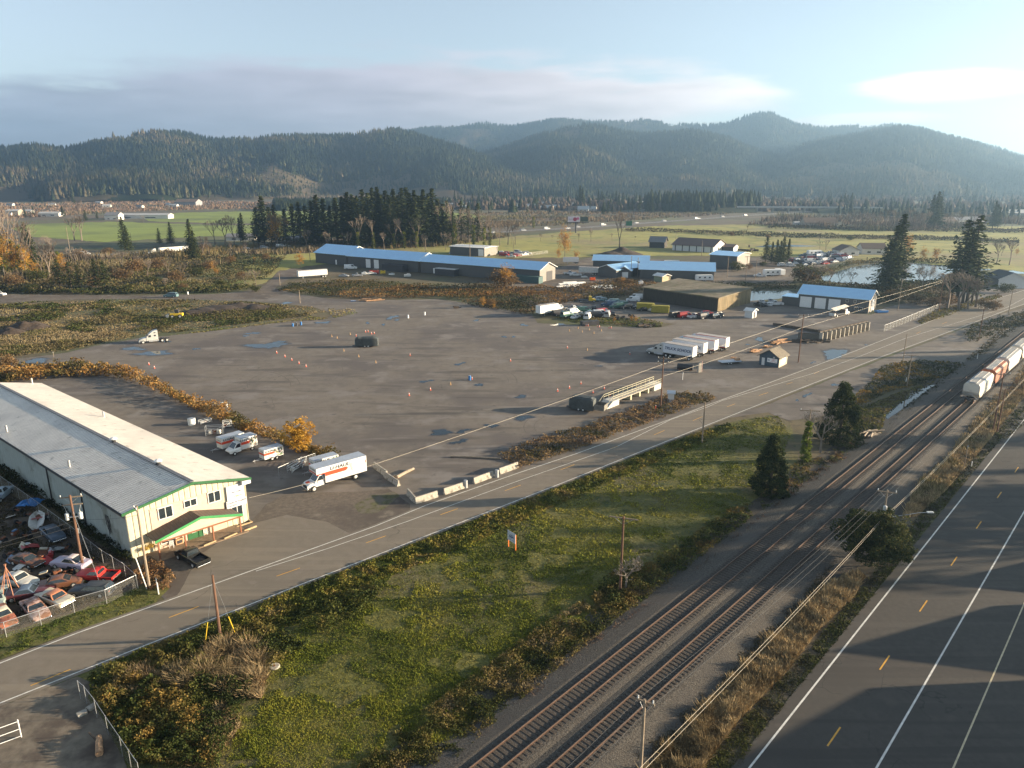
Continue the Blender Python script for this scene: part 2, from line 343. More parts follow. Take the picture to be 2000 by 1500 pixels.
g_hwy = M('highway_asphalt', (.062,.054,.046), .85, var=.16, scale=1.6, bump=.006, detail=9, big=[(.05,(.052,.046,.04),.55,.12),(.3,(.072,.062,.052),.62,.08)])
streaks(g_hwy, (.042,.036,.032), .6, .52, (.03,1.0,1), -hang_, .6); streaks(g_hwy, (.08,.07,.06), .8, .58, (.03,1.0,1), -hang_, .5); cracks(g_hwy, (.022,.02,.018), .06, .06, .9, .48)
g_gravel = M('brown_gravel', (.13,.105,.082), .95, var=.3, scale=1.5, bump=.02, detail=8, big=[(.08,(.085,.068,.055),.52,.1),(.2,(.19,.16,.125),.64,.08)])
g_dirt = M('dark_muddy_soil', (.075,.055,.04), .95, var=.35, scale=.6, bump=.03, detail=8, big=[(.15,(.11,.085,.06),.55,.1)])
g_ballast = M('ballast_stone', (.05,.044,.038), .95, var=.75, scale=6.5, col2=(.135,.118,.098), bump=.07, detail=8, big=[(.12,(.07,.062,.055),.55,.14)])
g_meadow = M('mossy_grass_soil', (.10,.105,.022), .95, var=.4, scale=2.2, col2=(.155,.145,.035), bump=.12, detail=10, big=[(.05,(.115,.092,.05),.56,.09),(.4,(.05,.062,.016),.58,.07)])
g_green = M('bright_field_grass', (.20,.25,.045), .95, var=.15, scale=.03, big=[(.008,(.10,.13,.035),.58,.1)])
g_past = M('olive_pasture', (.27,.25,.06), .95, var=.2, scale=.03, big=[(.01,(.22,.18,.08),.54,.1),(.05,(.15,.17,.04),.58,.06),(.15,(.30,.27,.09),.62,.06)])
g_orch = M('brown_bare_fields', (.115,.09,.062), .95, var=.25, scale=.02, big=[(.006,(.10,.105,.045),.52,.06),(.02,(.06,.055,.035),.56,.06)])
g_water = M('water', (.012,.02,.025), .04, var=.1, spec=.5, scale=.3)
g_water.node_tree.nodes['Principled BSDF'].inputs['IOR'].default_value = 1.33
g_water.node_tree.nodes['Principled BSDF'].inputs['Specular IOR Level'].default_value = .5
g_pond = M('pond_water', (.02,.03,.03), .12, var=.1, scale=.8, bump=.010, stretch=(.35,1.4,1)); 
g_line = M('road_line_white', (.62,.60,.55), .7, var=.22, scale=1.5); g_yel = M('road_line_yellow', (.62,.33,.05), .7, var=.2, scale=1.5)

sheet('brown_fields', [(-600,374),(2600,374),(2600,440),(1500,446),(1000,452),(600,474),(-600,512)], .05, g_orch, 0)
sheet('field_grass', [(268,419),(380,414.5),(500,412.5),(700,412),(900,416),(960,424),(640,436),(450,437),(290,432)], .10, g_green, 1.5)
sheet('field_grass', [(20,446),(60,438),(240,433),(300,436),(450,440),(640,441),(760,448),(700,462),(400,462),(200,473),(60,462)], .14, g_green, 2)
sheet('pasture_grass', [(500,530),(560,497),(700,490),(900,476),(1000,462),(1150,450),(1300,441),(1480,438),(1560,446),(1700,447),(1800,440),(2200,444),(2300,560),(1990,530),(1760,512),(1500,500),(1300,500),(1000,505),(700,510)], .10, g_past, 2)
sheet('stream_water', [(1474,482),(1500,479.4),(1545,478.6),(1600,481),(1546,482.5),(1500,483.6)], .16, g_water, 0)
# freeway across the valley
fw = [W(u, v) for u, v in [(-300,522),(0,507),(150,500),(250,496),(370,491),(520,484.5),(700,475),(850,465.5),(1000,452),(1150,444),(1300,433),(1460,421),(1600,412.5),(1750,404)]]
mb = MB(); strip(mb, fw, 15, .16); tag(mb.build('freeway_road', M('far_asphalt', (.15,.14,.13), .9, var=.1), fixn=False), kind='structure')
mb = MB()
for off in (-7, -.4, .4, 7):
    q = [];
    for i, p in enumerate(fw):
        d = (fw[min(i+1, len(fw)-1)] - fw[max(i-1, 0)]).normalized(); q.append(p + Vector((-d.y, d.x, 0)) * off)
    strip(mb, q, .25, .22)
tag(mb.build('freeway_line', g_line, fixn=False), kind='structure')

LOT = [(-400,735),(0,704),(60,698),(130,689),(200,673),(270,661),(330,656),(400,647.5),(470,639),(560,628),(640,623),(650,612),(610,600),(540,592),(470,588),(380,585),(250,584),(120,586),(0,591),(-400,606),(-400,580),(0,575.5),(300,577),(430,574),(500,566),(520,556),(545,530),(580,524),(600,530),(560,545),(535,562),(570,573),(640,583),(700,585.5),(780,586),(850,584),(905,591),(960,600),(1040,615),
       (1050,631),(1110,634),(1200,639),(1290,640),(1320,633),(1220,620),(1130,603),(1080,598),(1100,590),(1180,585),(1250,590),(1460,592),(1480,580),(1500,592),(1555,580),(1560,600),(1700,615),(1730,600),(1760,594),(1830,585),(1860,575),(1905,561),(1960,556),(2200,545),(2200,620),(2000,590),(1800,660),(1600,745),(1400,812),(1200,880),(1000,945),(800,1030),(600,1098),(420,1160),(330,1180),(300,1150),(270,1092),(60,765),(0,748),(-400,748)]
sheet('asphalt_lot', LOT, .02, g_lot, 1.2)
sheet('dirt_road', [(-300,606),(-300,578),(0,575.7),(280,577),(440,574.3),(500,566.4),(520,556),(543,531),(578,525),(598,531),(561,546),(537,563),(560,573),(520,584),(380,584),(250,583.5),(120,586),(0,591)], .032, g_gravel, .8)
sheet('field_grass', [(330,560),(380,535),(440,512),(520,497),(560,498),(620,512),(590,522),(548,528),(520,552),(480,562),(400,566)], .025, g_past, 3)
sheet('gravel_yard', [(1040,600),(960,560),(1100,520),(1160,500),(1470,515),(1500,530),(1420,560),(1250,560),(1180,575),(1080,590)], .026, g_gravel, 2)
sheet('gravel_yard', [(1420,520),(1460,505),(1540,498),(1660,496),(1650,510),(1560,530),(1540,560),(1480,556),(1440,545)], .031, g_gravel, 2)
sheet('gravel_yard', [(330,1178),(290,1120),(320,1070),(487,1022),(520,985),(560,965),(700,960),(760,955),(800,985),(800,1010),(733,1032),(633,1068),(532,1103),(420,1145)], .028, g_gravel, 1.2)
sheet('asphalt_apron', [(345,1166),(440,1128),(560,1088),(690,1046),(640,1020),(560,1006),(495,1022),(440,1050),(390,1085)], .034, g_road, 1)
sheet('moss_patch', [(690,988),(725,968),(770,960),(780,968),(765,985),(738,1000),(705,1004)], .0362, M('thin_moss', (.095,.09,.04), .95, var=.4, scale=2, big=[(.7,(.13,.11,.085),.5,.1)]), 3)
m_mark = M('tyre_mark_rubber', (.118,.10,.084), .9, var=.2, scale=1); rr = random.Random(9); mb = MB()
for k in range(22):
    u0, v0 = rr.uniform(300,1250), rr.uniform(650,860); c = W(u0, v0); r_ = rr.uniform(9, 30); a0 = rr.uniform(0, 6.28); da = rr.uniform(.5, 1.6)
    for off in (0, 2.1):
        pts = [c + Vector((math.cos(a0+da*i/14)*(r_+off), math.sin(a0+da*i/14)*(r_+off), 0)) for i in range(15)]; strip(mb, pts, rr.uniform(.16,.3), .0238 + k*.0001)
tag(mb.build('tyre_mark', m_mark, fixn=False), kind='structure')
# main road
UP = [(-400,1422),(0,1296),(151,1237),(319,1177),(500,1112),(733,1028),(833,987),(1010,925),(1124,887),(1340,808),(1380,792),(1500,749),(1667,687),(1779,643),(1880,602.5),(1973,575.7),(2100,535)]
LO = [(-400,1505),(0,1374),(294,1257),(560,1153),(807,1057),(1100,943),(1340,847),(1500,783.6),(1720,697.5),(1822,660),(1968.6,605),(2100,560)]
def offline(px, off):
    p = [W(*q) for q in px]; out = []
    for i in range(len(p)):
        d = (p[min(i+1, len(p)-1)] - p[max(i-1, 0)]).normalized(); out.append(p[i] + Vector((d.y, -d.x, 0)) * off)
    return out
ue = offline(UP, -.5); le = offline(LO, .55)
me_pts = ue + le[::-1]; tri = tessellate_polygon([me_pts]); me = bpy.data.meshes.new('main_road')
me.from_pydata([(p.x, p.y, .045) for p in me_pts], [], [tuple(t) for t in tri]); me.materials.append(g_road)
o = bpy.data.objects.new('main_road', me); COL.objects.link(o); tag(o, kind='structure')
mb = MB(); strip(mb, [W(*q) for q in UP], .16, .053); strip(mb, [W(*q) for q in LO], .16, .053)
strip(mb, [W(*q) for q in [(500,1116),(640,1072),(794,1019.5),(1000,944),(1202,874),(1310,820),(1380,796),(1410,783),(1590,729),(1680,696),(1768.5,661),(1966,601),(2000,583)]], .12, .054)
tag(mb.build('road_line', g_line, fixn=False), kind='structure')
mb = MB()
for a, b in [((60,1340),(138,1308)),((330,1207),(388,1185)),((540,1126),(586,1110)),((715,1061),(754,1047)),((860,1006),(894,994)),((986,959),(1017,948)),((1095,918),(1122,908)),((1192,877),(1206,872)),((1277,850),(1298,841)),((1353,822),(1372,814)),((1420,795),(1436,789)),((1482,773),(1500,767)),((1536,751),(1548,747)),((1590,730),(1600,726)),((1790,652),(1798,648)),((1840,633),(1850,629))]:
    strip(mb, [W(*a), W(*b)], .13, .055)
tag(mb.build('road_centre_line', g_yel, fixn=False), kind='structure')
sheet('roadside_gravel', [(1395,822),(1500,790),(1620,742),(1720,703),(1830,662),(1950,615),(2100,575),(2100,612),(1960,668),(1900,700),(1830,735),(1760,742),(1700,760),(1660,790),(1600,815),(1540,822),(1500,806),(1450,812)], .030, g_lot, 2)

# highway at the right
HW = [(1464,1500),(1736,1152),(1936,900),(2000,820)]
def hline(px, ext=400):
    a = W(*px[0]); b = W(*px[-1]); d = (b - a).normalized(); return a - d * 60, b + d * ext, d
ha, hb, hd = hline(HW); hn = Vector((hd.y, -hd.x, 0))
print('highway dir', math.degrees(math.atan2(hd.y, hd.x)))
def hstrip(name, o0, o1, z, mat):
    mb = MB(); q = [ha + hn * o0, hb + hn * o0, hb + hn * o1, ha + hn * o1]; mb.add([(p.x, p.y, z) for p in q], [(0, 3, 2, 1)]); return tag(mb.build(name, mat, fixn=False), kind='structure')
hstrip('highway_road', -1.1, 24, .045, g_hwy)
mb = MB(); strip(mb, [ha, hb], .17, .055)
for px in ([(1712,1500),(1828,1292),(1920,1136),(2000,1000)],): a, b, d = hline(px); strip(mb, [a, b], .17, .055)
tag(mb.build('highway_line', g_line, fixn=False), kind='structure')
mb = MB(); a, b, d = hline([(1862,1500),(2000,1180)]); strip(mb, [a, b], .14, .055); tag(mb.build('highway_edge_line', M('road_line_cream', (.50,.43,.28), .7, var=.2), fixn=False), kind='structure'); mb = MB()
y0 = W(1616,1458); y1 = W(1735,1283); yd = W(1980,926) - y0; L = yd.length; yd.normalize()
per = (W(1728,1290) - W(1632,1434)).length
for k in range(-4, 14): strip(mb, [y0 + yd * (k * per), y0 + yd * (k * per + 3.1)], .14, .056)
tag(mb.build('highway_yellow_line', g_yel, fixn=False), kind='structure')

# meadow between road and railway, and the verge soils
sheet('meadow_grass', [(-400,1500),(0,1378),(294,1262),(560,1158),(807,1062),(1100,948),(1340,852),(1420,826),(1500,810),(1545,826),(1560,900),(1480,985),(1330,1115),(1180,1230),(1000,1390),(880,1540),(-400,1700)], .012, g_meadow, 2)
sheet('muddy_track', [(-300,1480),(0,1381),(90,1345),(150,1322),(185,1335),(170,1362),(210,1420),(240,1480),(270,1560),(-300,1650)], .035, M('pale_muddy_gravel', (.17,.14,.105), .95, var=.3, scale=.8, bump=.02, big=[(.3,(.09,.07,.055),.55,.1)]), 2)
sheet('roadside_verge', [(-300,1395),(0,1288),(140,1235),(300,1180),(330,1150),(300,1128),(262,1150),(140,1198),(0,1240),(-300,1320)], .03, g_meadow, 1.5)
sheet('junkyard_soil', [(-300,1320),(0,1240),(140,1198),(262,1150),(300,1128),(258,1096),(200,1066),(100,1010),(0,955),(-400,850)], .024, g_dirt, 1)
sheet('ditch_soil', [(1180,1540),(1430,1540),(1560,1330),(1700,1160),(1860,965),(1950,860),(2100,690),(2100,640),(2000,700),(1900,800),(1700,960),(1500,1150),(1300,1380)], .016, M('weedy_ditch_soil', (.05,.042,.028), .95, var=.4, scale=.8, bump=.03, big=[(.2,(.09,.07,.045),.55,.1)]), 1)
# puddles
PUD = [(300,690,52,4.5),(262,681,22,5),(322,667,14,2.5),(522,675,40,7.5),(545,668,14,3),(70,705,38,4.5),(18,712,22,3.5),(383,681.5,9,2),(493,651,17,2.5),(480,656,8,1.5),(766,620,14,4),(775,625,6,2),(898,711,11,3.5),(936,752,9,3.5),(884,774,0,0),
 (896,747,0,0),(832,745,14,3.5),(1018,775,14,3.5),(632,630,16,3),(718,631,5,2),(749,634,5,2),(985,658,5,2.5),(1003,658,5,1.6),(1023,635,9,2.5),(930,626,9,1.6),(1090,634,15,2.3),(560,592,18,2),(1483,663,11,4),(1460,673,5,1.6),(1630,691,32,10.5),(1588,708,6,2),(1692,674,4,1.2),(1630,752,9,3),(1652,735,0,0),(1576,772,9,5),(1557,782,4,2),(1712,757,8,2.2),
 (862,845,32,5.5),(905,842,18,4),(960,832,13,5),(897,863,18,5.5),(1022,816,20,6),(650,628,0,0),(1170,715,9,1.2)]
for i, (u, v, a, b) in enumerate(PUD):
    if not a: continue
    px = []; rr = random.Random(i)
    ph = [rr.uniform(0, 6.28) for _ in range(3)]
    for k in range(26):
        t = 2*math.pi*k/26; f = .72 + .22*math.sin(2*t+ph[0]) + .16*math.sin(3*t+ph[1]) + .10*math.sin(7*t+ph[2]) + rr.uniform(-.06,.06)
        px.append((u + a*f*math.cos(t) + b*.8*math.sin(t)*(1 if i % 2 else -1), v + b*f*math.sin(t) - a*.05*math.cos(t)))
    wet = [(u + (x-u)*1.22, v + (y-v)*1.35) for x, y in px]
    sheet('damp_asphalt', wet, .0275 + i*.0002, M('damp_asphalt', (.07,.062,.057), .55, var=.2, scale=1) if i == 0 else bpy.data.materials['damp_asphalt'])
    sheet('puddle_water', px, .040 + i*.0002, g_water)
sheet('ditch_water', [(1727,812),(1741,800),(1760,785),(1778,768),(1800,758),(1822,750),(1836,753),(1822,768),(1800,784),(1776,800),(1768,804),(1752,818),(1733,838),(1724,832),(1735,822)], .05, g_water, 1.2, 5)
# pond and slough
sheet('pond_water', [(1598,541),(1622,535),(1646,527),(1665,522),(1684,518.5),(1708,515.5),(1740,515),(1762,514.5),(1800,515),(1832,515.5),(1880,519),(1930,522),(1935,527),(1895,530),(1850,541),(1827,547),(1790,549),(1760,550),(1720,554),(1698,556),(1649,554),(1610,549)], .08, g_pond, 1.5)
sheet('slough_water', [(1440,566),(1465,569),(1500,568),(1557,568),(1562,575),(1520,584),(1468,588),(1440,590)], .08, g_pond, 1)
sheet('slough_water', [(1960,531),(1985,527.5),(2060,528),(2060,534),(1990,535)], .08, g_pond, .5)

# ------------------------------------------------------------------ hills: four ridges, each a body of terrain with spurs and gullies
RID = [
 # crest (px x, px y), distance of the crest, depth of the front slope
 dict(n='near', c=[(-500,300),(-200,300),(0,300),(40,294),(70,292),(125,299),(150,297),(190,280),(225,272),(275,267),(320,264),(360,267),(400,276),(425,280),(450,278),(500,279),(535,272),(575,270),(650,270),(690,269),(720,260),(750,255),(780,257),(800,263),(825,271),(870,284),(930,305),(1000,326),(1080,343),(1160,356)], d=2750, w=850, s=11),
 dict(n='mid', c=[(780,356),(850,335),(900,318),(950,303),(1000,288),(1050,270),(1100,250),(1135,246),(1175,252),(1215,260),(1250,267),(1300,265),(1350,260),(1380,265),(1425,275),(1475,293),(1525,309),(1575,324),(1625,346),(1700,357)], d=3300, w=1250, s=23),
 dict(n='back', c=[(500,330),(600,300),(700,275),(790,258),(825,252),(870,250),(900,246),(950,244),(1000,247),(1050,242),(1075,236),(1100,235),(1150,239),(1200,240),(1250,236),(1280,239),(1310,244),(1350,246),(1400,247),(1430,241),(1450,232),(1475,225),(1500,222),(1515,225),(1525,232),(1550,240),(1575,246),(1600,252),(1650,251),(1700,247),(1750,247),(1800,255),(1825,262),(1900,280),(2000,310),(2200,340)], d=4700, w=1500, s=37),
 dict(n='right', c=[(1380,357),(1450,340),(1520,310),(1560,290),(1600,277),(1650,269),(1700,262),(1760,252),(1800,257),(1850,270),(1900,283),(1925,295),(1975,310),(2000,318),(2080,332),(2300,345),(2500,350)], d=3700, w=1500, s=51),
 dict(n='foot', c=[(700,372),(800,362),(860,352),(930,345),(1000,338),(1080,334),(1150,342),(1230,350),(1330,358),(1420,366)], d=2500, w=500, s=61),
]
def crest_h(rid, az):
    cx = np.array([c[0] for c in rid['c']], float); cy = np.array([c[1] for c in rid['c']], float)
    dyc = -(cy - 750) / FPX; az_c = np.arctan2((cx - 1000) / FPX, CP + dyc * SP)
    tan_el = (-SP + dyc * CP) / np.hypot((cx - 1000) / FPX, CP + dyc * SP)
    return np.interp(az, az_c, tan_el, left=-.02, right=-.02)
def hill_h(az, r):
    az = np.asarray(az, float); r = np.asarray(r, float); out = np.full(np.broadcast(az, r).shape, -6.0)
    for rd in RID:
        D = rd['d'] * (1 + .06 * (fbm(az * 6, az * 0, rd['s'], 3) - .5) * 2)
        te = crest_h(rd, az); H = CAMH + te * D
        t = (r - (D - rd['w'])) / rd['w']
        x = r * np.sin(az); y = r * np.cos(az)
        g = fbm(x / 230, y / 430, rd['s'] + 3, 5) - .5
        sp = 1 - np.abs(fbm(x / 330 + 5, y / 700, rd['s'] + 9, 3) - .5) * 4
        tt = np.clip(t + g * .5 * np.clip(1 - t, 0, 1) + sp * .10 * np.clip(1 - t, 0, 1), 0, 1)
        s_ = tt * tt * (3 - 2 * tt) * .45 + tt * .55
        back = np.clip(1 - (r - D) / 1400, 0, 1)
        h = (H + 6) * s_ * np.where(r > D, back, 1) - 6
        out = np.maximum(out, h)
    return out
NA, NR = 420, 130
AZ = np.linspace(R(-44), R(44), NA); RR = 1850 + (6600 - 1850) * np.linspace(0, 1, NR) ** 1.3
A2, R2 = np.meshgrid(AZ, RR); HH = hill_h(A2, R2)
X2 = R2 * np.sin(A2); Y2 = R2 * np.cos(A2); HH = HH + (fbm(X2 / 60, Y2 / 60, 5, 3) - .5) * 9 * np.clip((HH) / 60, 0, 1)
V = np.stack([X2, Y2, HH], -1).reshape(-1, 3)
ii = (np.arange(NR - 1)[:, None] * NA + np.arange(NA - 1)[None, :]).ravel()
FQ = np.stack([ii, ii + 1, ii + NA + 1, ii + NA], 1)
cf = V[FQ].mean(1); n1 = fbm(cf[:, 0] / 260, cf[:, 1] / 260, 71, 4); n2 = fbm(cf[:, 0] / 90, cf[:, 1] / 90, 81, 3)
def clearing(x, y, z):
    "0..1, bare felled ground and leafless lower slopes"
    a = fbm(x / 240, y / 300, 91, 5); low = np.clip((30 - z) / 25, 0, 1) * .8
    return np.clip((a - .64) / .03, 0, 1) * .8 + np.clip(low - .15, 0, 1) * (fbm(x / 130, y / 130, 95, 3) > .40)
cl = np.clip(clearing(cf[:, 0], cf[:, 1], cf[:, 2]), 0, 1)[:, None]
colr = (1 - cl) * (np.array([.020, .027, .014]) * (.7 + n1[:, None] * .8)) + cl * (np.array([.12, .095, .065]) * (.7 + n2[:, None] * .6))
hl = npmesh('hills', V, FQ, MC('hillside_soil', .95, 0, 0), colr); tag(hl, kind='structure'); hl.data.polygons.foreach_set('use_smooth', [True] * len(FQ))
# ------------------------------------------------------------------ vegetation
RG = np.random.default_rng(7)
LEAF = MC('leaf_cards', .8, .25, .1); TWIG = MC('twigs', .9, 0, .1); NEED = MC('fir_needles', .85, .12, .1)
BARK = M('bark', (.07,.055,.04), .95, var=.3, scale=5); BARKP = M('pale_bark', (.22,.19,.16), .9, var=.25, scale=5)
def inpoly(px, u, v):
    c = np.zeros(len(u), bool); n = len(px)
    for i in range(n):
        x1, y1 = px[i]; x2, y2 = px[(i + 1) % n]
        if y1 == y2: continue
        k = ((y1 > v) != (y2 > v)) & (u < (x2 - x1) * (v - y1) / (y2 - y1) + x1); c ^= k
    return c
def sample(px, n, rg):
    xs = [p[0] for p in px]; ys = [p[1] for p in px]; U = []; Vv = []; got = 0
    while got < n:
        u = rg.uniform(min(xs), max(xs), n * 2); v = rg.uniform(min(ys), max(ys), n * 2); k = inpoly(px, u, v); U.append(u[k]); Vv.append(v[k]); got += k.sum()
    return np.concatenate(U)[:n], np.concatenate(Vv)[:n]
def area(px):
    return abs(sum(px[i][0]*px[(i+1)%len(px)][1]-px[(i+1)%len(px)][0]*px[i][1] for i in range(len(px))))/2
def pal(colors, t):
    c = np.array(colors); t = np.clip(t, 0, .9999) * (len(c) - 1); i = t.astype(int); f = (t - i)[:, None]
    return c[i] * (1 - f) + c[np.minimum(i + 1, len(c) - 1)] * f
def cards(P, s, rg, up=.3, k=4, asp=.7):
    "random quads centred at P with size s; returns verts, faces"
    n = len(P); d = rg.normal(size=(n, 3)); d[:, 2] = np.abs(d[:, 2]) + up; d /= np.linalg.norm(d, axis=1)[:, None]
    a = np.cross(d, rg.normal(size=(n, 3))); a /= np.linalg.norm(a, axis=1)[:, None] + 1e-9; b = np.cross(d, a)
    s = np.broadcast_to(s, (n,))[:, None]; a = a * s * .5; b = b * s * .5 * asp
    V = np.stack([P - a, P - b, P + a, P + b], 1).reshape(-1, 3); return V, np.arange(4 * n).reshape(-1, 4)
def blades(P, h, wd, rg, lean=.5):
    n = len(P); t = rg.uniform(0, 2*math.pi, n); w_ = np.stack([np.cos(t), np.sin(t), 0*t], 1) * np.broadcast_to(wd, (n,))[:, None] * .5
    l = rg.normal(size=(n, 2)) * lean; top = P + np.stack([l[:, 0] * h, l[:, 1] * h, h], 1)
    V = np.stack([P - w_, P + w_, top], 1).reshape(-1, 3); return V, np.arange(3 * n).reshape(-1, 3)
def stuff(name, label, cat, px, per, hmax, size, colors, seed=1, mode='leaf', lump=2.5, gate=0., cscale=6., jitter=.35, minh=.25, lean=.45, z0=0.0, cover=None):
    "a bed of leaves or blades over a polygon given in the photograph; per = pieces per photo pixel, size = piece size in photo pixels"
    rg = np.random.default_rng(seed); n = int(area(px) * per); u, v = sample(px, n, rg); x, y = Wn(u, v)
    dist = np.hypot(x, y)
    hf = fbm(x / lump, y / lump, seed, 3); hf = np.clip((hf - .28) / .44, 0, 1)
    if gate > 0:
        k = fbm(x / (lump * 2.2), y / (lump * 2.2), seed + 9, 4) > gate; x, y, dist, hf = x[k], y[k], dist[k], hf[k]; n = len(x)
    h = hmax * (minh + (1 - minh) * hf); sz = size * dist / FPX * rg.uniform(.6, 1.4, n)
    t = fbm(x / cscale, y / cscale, seed + 20, 4); t = np.clip((t - .25) / .5, 0, 1)
    t = np.clip(t + rg.normal(size=n) * jitter * .35, 0, 1); C = pal(colors, t) * rg.uniform(.65, 1.3, n)[:, None]
    if mode == 'leaf':
        z = z0 + h * rg.uniform(0, 1, n) ** .45; V, F = cards(np.stack([x, y, z], 1), sz, rg)
    else:
        V, F = blades(np.stack([x, y, np.full(n, z0)], 1), h * rg.uniform(.5, 1.1, n), sz * .6, rg, lean)
    o = npmesh(name, V, F, LEAF if mode == 'leaf' else TWIG, C); tag(o, label, cat, kind='stuff'); return o
G_BR = [(.025,.035,.012),(.045,.062,.016),(.085,.085,.024),(.14,.11,.035),(.17,.11,.035)]       # bramble: green to russet
G_OR = [(.05,.05,.018),(.10,.085,.03),(.20,.13,.045),(.30,.15,.04),(.26,.18,.08)]           # autumn brush
G_DRY = [(.16,.12,.065),(.25,.19,.10),(.34,.26,.15),(.28,.19,.10)]                           # dry grass
G_GRS = [(.035,.055,.012),(.065,.09,.018),(.11,.12,.025),(.15,.13,.04)]                       # grass
G_BRN = [(.06,.05,.035),(.10,.08,.055),(.14,.11,.075),(.17,.135,.08),(.09,.09,.035),(.17,.12,.055)]             # leafless thickets
# -- foreground
stuff('meadow_grass_tufts','uneven green and olive grass between the main road and the railway','grass', [(294,1264),(560,1160),(807,1064),(1100,950),(1340,854),(1440,822),(1520,812),(1545,850),(1500,960),(1330,1105),(1180,1210),(1000,1360),(860,1500),(440,1500),(470,1400),(430,1330)], .60, .26, 3.6, [(.07,.09,.016),(.13,.15,.02),(.22,.215,.03),(.28,.25,.05)], 3, 'blade', 1.6, .40, 9., lean=.7)
stuff('meadow_grass_tufts','short mossy turf over the whole meadow','grass', [(294,1264),(560,1160),(807,1064),(1100,950),(1340,854),(1440,822),(1520,812),(1545,850),(1500,960),(1330,1105),(1180,1210),(1000,1360),(860,1500),(300,1500),(200,1330)], .50, .11, 3.2, [(.09,.10,.016),(.16,.155,.025),(.22,.19,.06),(.20,.20,.027)], 4, 'blade', .5, .0, 5., lean=1.1)
stuff('ditch_brush','low green and yellow brush along the ditch beside the main road','brush', [(200,1302),(300,1262),(560,1160),(807,1064),(1100,950),(1340,854),(1420,828),(1440,836),(1340,880),(1200,938),(1050,1005),(900,1072),(700,1150),(560,1205),(420,1250),(300,1330),(230,1340)], .60, .5, 4.0, [(.04,.05,.014),(.075,.09,.018),(.14,.135,.026),(.22,.17,.04),(.17,.13,.06)], 5, 'leaf', 1.3, .30, 3.)
stuff('bramble_thicket','dark bramble thicket in the lower left of the meadow','brush', [(170,1330),(240,1300),(420,1240),(560,1206),(700,1150),(760,1140),(720,1190),(640,1240),(560,1290),(500,1330),(470,1400),(430,1500),(260,1500),(215,1430),(185,1380)], .42, 1.3, 4.6, [(.025,.034,.012),(.05,.065,.016),(.095,.095,.025),(.14,.11,.035)], 6, 'leaf', 1.7, .30, 3.)
stuff('autumn_leaves_brush','orange and olive brush beside the foreground chain link fence','brush', [(185,1360),(260,1330),(330,1340),(400,1400),(420,1500),(265,1500),(225,1430)], .42, 1.3, 4.6, [(.06,.06,.016),(.13,.10,.03),(.24,.15,.04),(.10,.09,.03)], 8, 'leaf', 1.2, .0, 1.6)
for i,(px,d,hh) in enumerate([([(330,1330),(400,1270),(440,1250),(500,1262),(520,1310),(512,1365),(450,1360),(400,1330),(360,1350)],.8,1.9),([(210,1345),(260,1310),(330,1300),(360,1330),(300,1350),(240,1370)],.5,1.3),([(380,1395),(440,1380),(470,1420),(430,1470),(380,1500),(350,1450)],.4,1.1)]):
    stuff('dry_grass_clump',['tall straw coloured grass clump round the foot of the brown pole','straw coloured grass tufts at the left end of the meadow','tan grass patch at the bottom of the meadow'][i],'grass', px, d*1.7, hh*.8, 3.0, G_DRY+[(.20,.15,.09)], 30+i, 'blade', 1.1, .12, 1.5, lean=.6, minh=.35)
stuff('bramble_thicket','bramble belt on the slope beside the railway ballast','brush', [(700,1500),(760,1440),(900,1340),(1050,1230),(1180,1150),(1240,1130),(1260,1165),(1150,1260),(1020,1370),(900,1480),(880,1520),(690,1520)], .50, .6, 4.2, [(.03,.04,.012),(.06,.065,.018),(.11,.095,.03),(.17,.125,.045),(.15,.12,.07)], 9, 'leaf', 1.4, .30, 3.)
stuff('dead_weeds','grey and russet dead weeds at the ballast edge','weeds', [(880,1520),(900,1480),(1020,1370),(1150,1260),(1300,1160),(1450,1040),(1560,950),(1640,880),(1660,900),(1560,985),(1400,1110),(1250,1225),(1080,1350),(960,1450),(900,1530)], .60, .45, 3.8, [(.12,.095,.07),(.17,.13,.09),(.11,.06,.04),(.06,.05,.02)], 10, 'blade', 1.2, .22, 3., lean=1.0, z0=.08)
stuff('bramble_thicket','russet brambles round the foot of the tee shaped pole','brush', [(1150,1165),(1200,1115),(1260,1105),(1300,1085),(1420,1000),(1460,985),(1470,1010),(1380,1085),(1290,1150),(1240,1190),(1180,1205)], .5, .9, 4.0, G_BR, 12, 'leaf', 1.2, .25, 2.)
stuff('meadow_edge_brush','low brush under the evergreens by the railway','brush', [(1480,960),(1560,900),(1600,890),(1690,850),(1700,880),(1640,905),(1560,950),(1490,1000)], .4, .5, 3.4, G_BR+[(.14,.08,.05)], 13, 'leaf', 1.5, .38, 3.)
stuff('dry_grass_strip','band of tall golden grass between the railway and the highway','grass', [(1230,1540),(1310,1450),(1400,1352),(1500,1250),(1590,1165),(1650,1120),(1690,1125),(1670,1165),(1600,1230),(1530,1320),(1440,1410),(1380,1490),(1350,1540)], .9, 1.15, 3.6, [(.20,.15,.08),(.32,.24,.13),(.42,.32,.18),(.30,.22,.11)], 14, 'blade', 1.2, .12, 3., lean=.4)
stuff('dry_grass_strip','golden grass on the verge beyond the holly bush','grass', [(1760,1010),(1800,935),(1850,895),(1880,850),(1920,800),(2000,715),(2060,660),(2060,700),(2000,775),(1940,850),(1890,910),(1840,965),(1790,1010)], .8, 1.1, 3.4, [(.22,.17,.09),(.36,.27,.15),(.42,.32,.18),(.16,.14,.06)], 15, 'blade', 1.4, .18, 4., lean=.4)
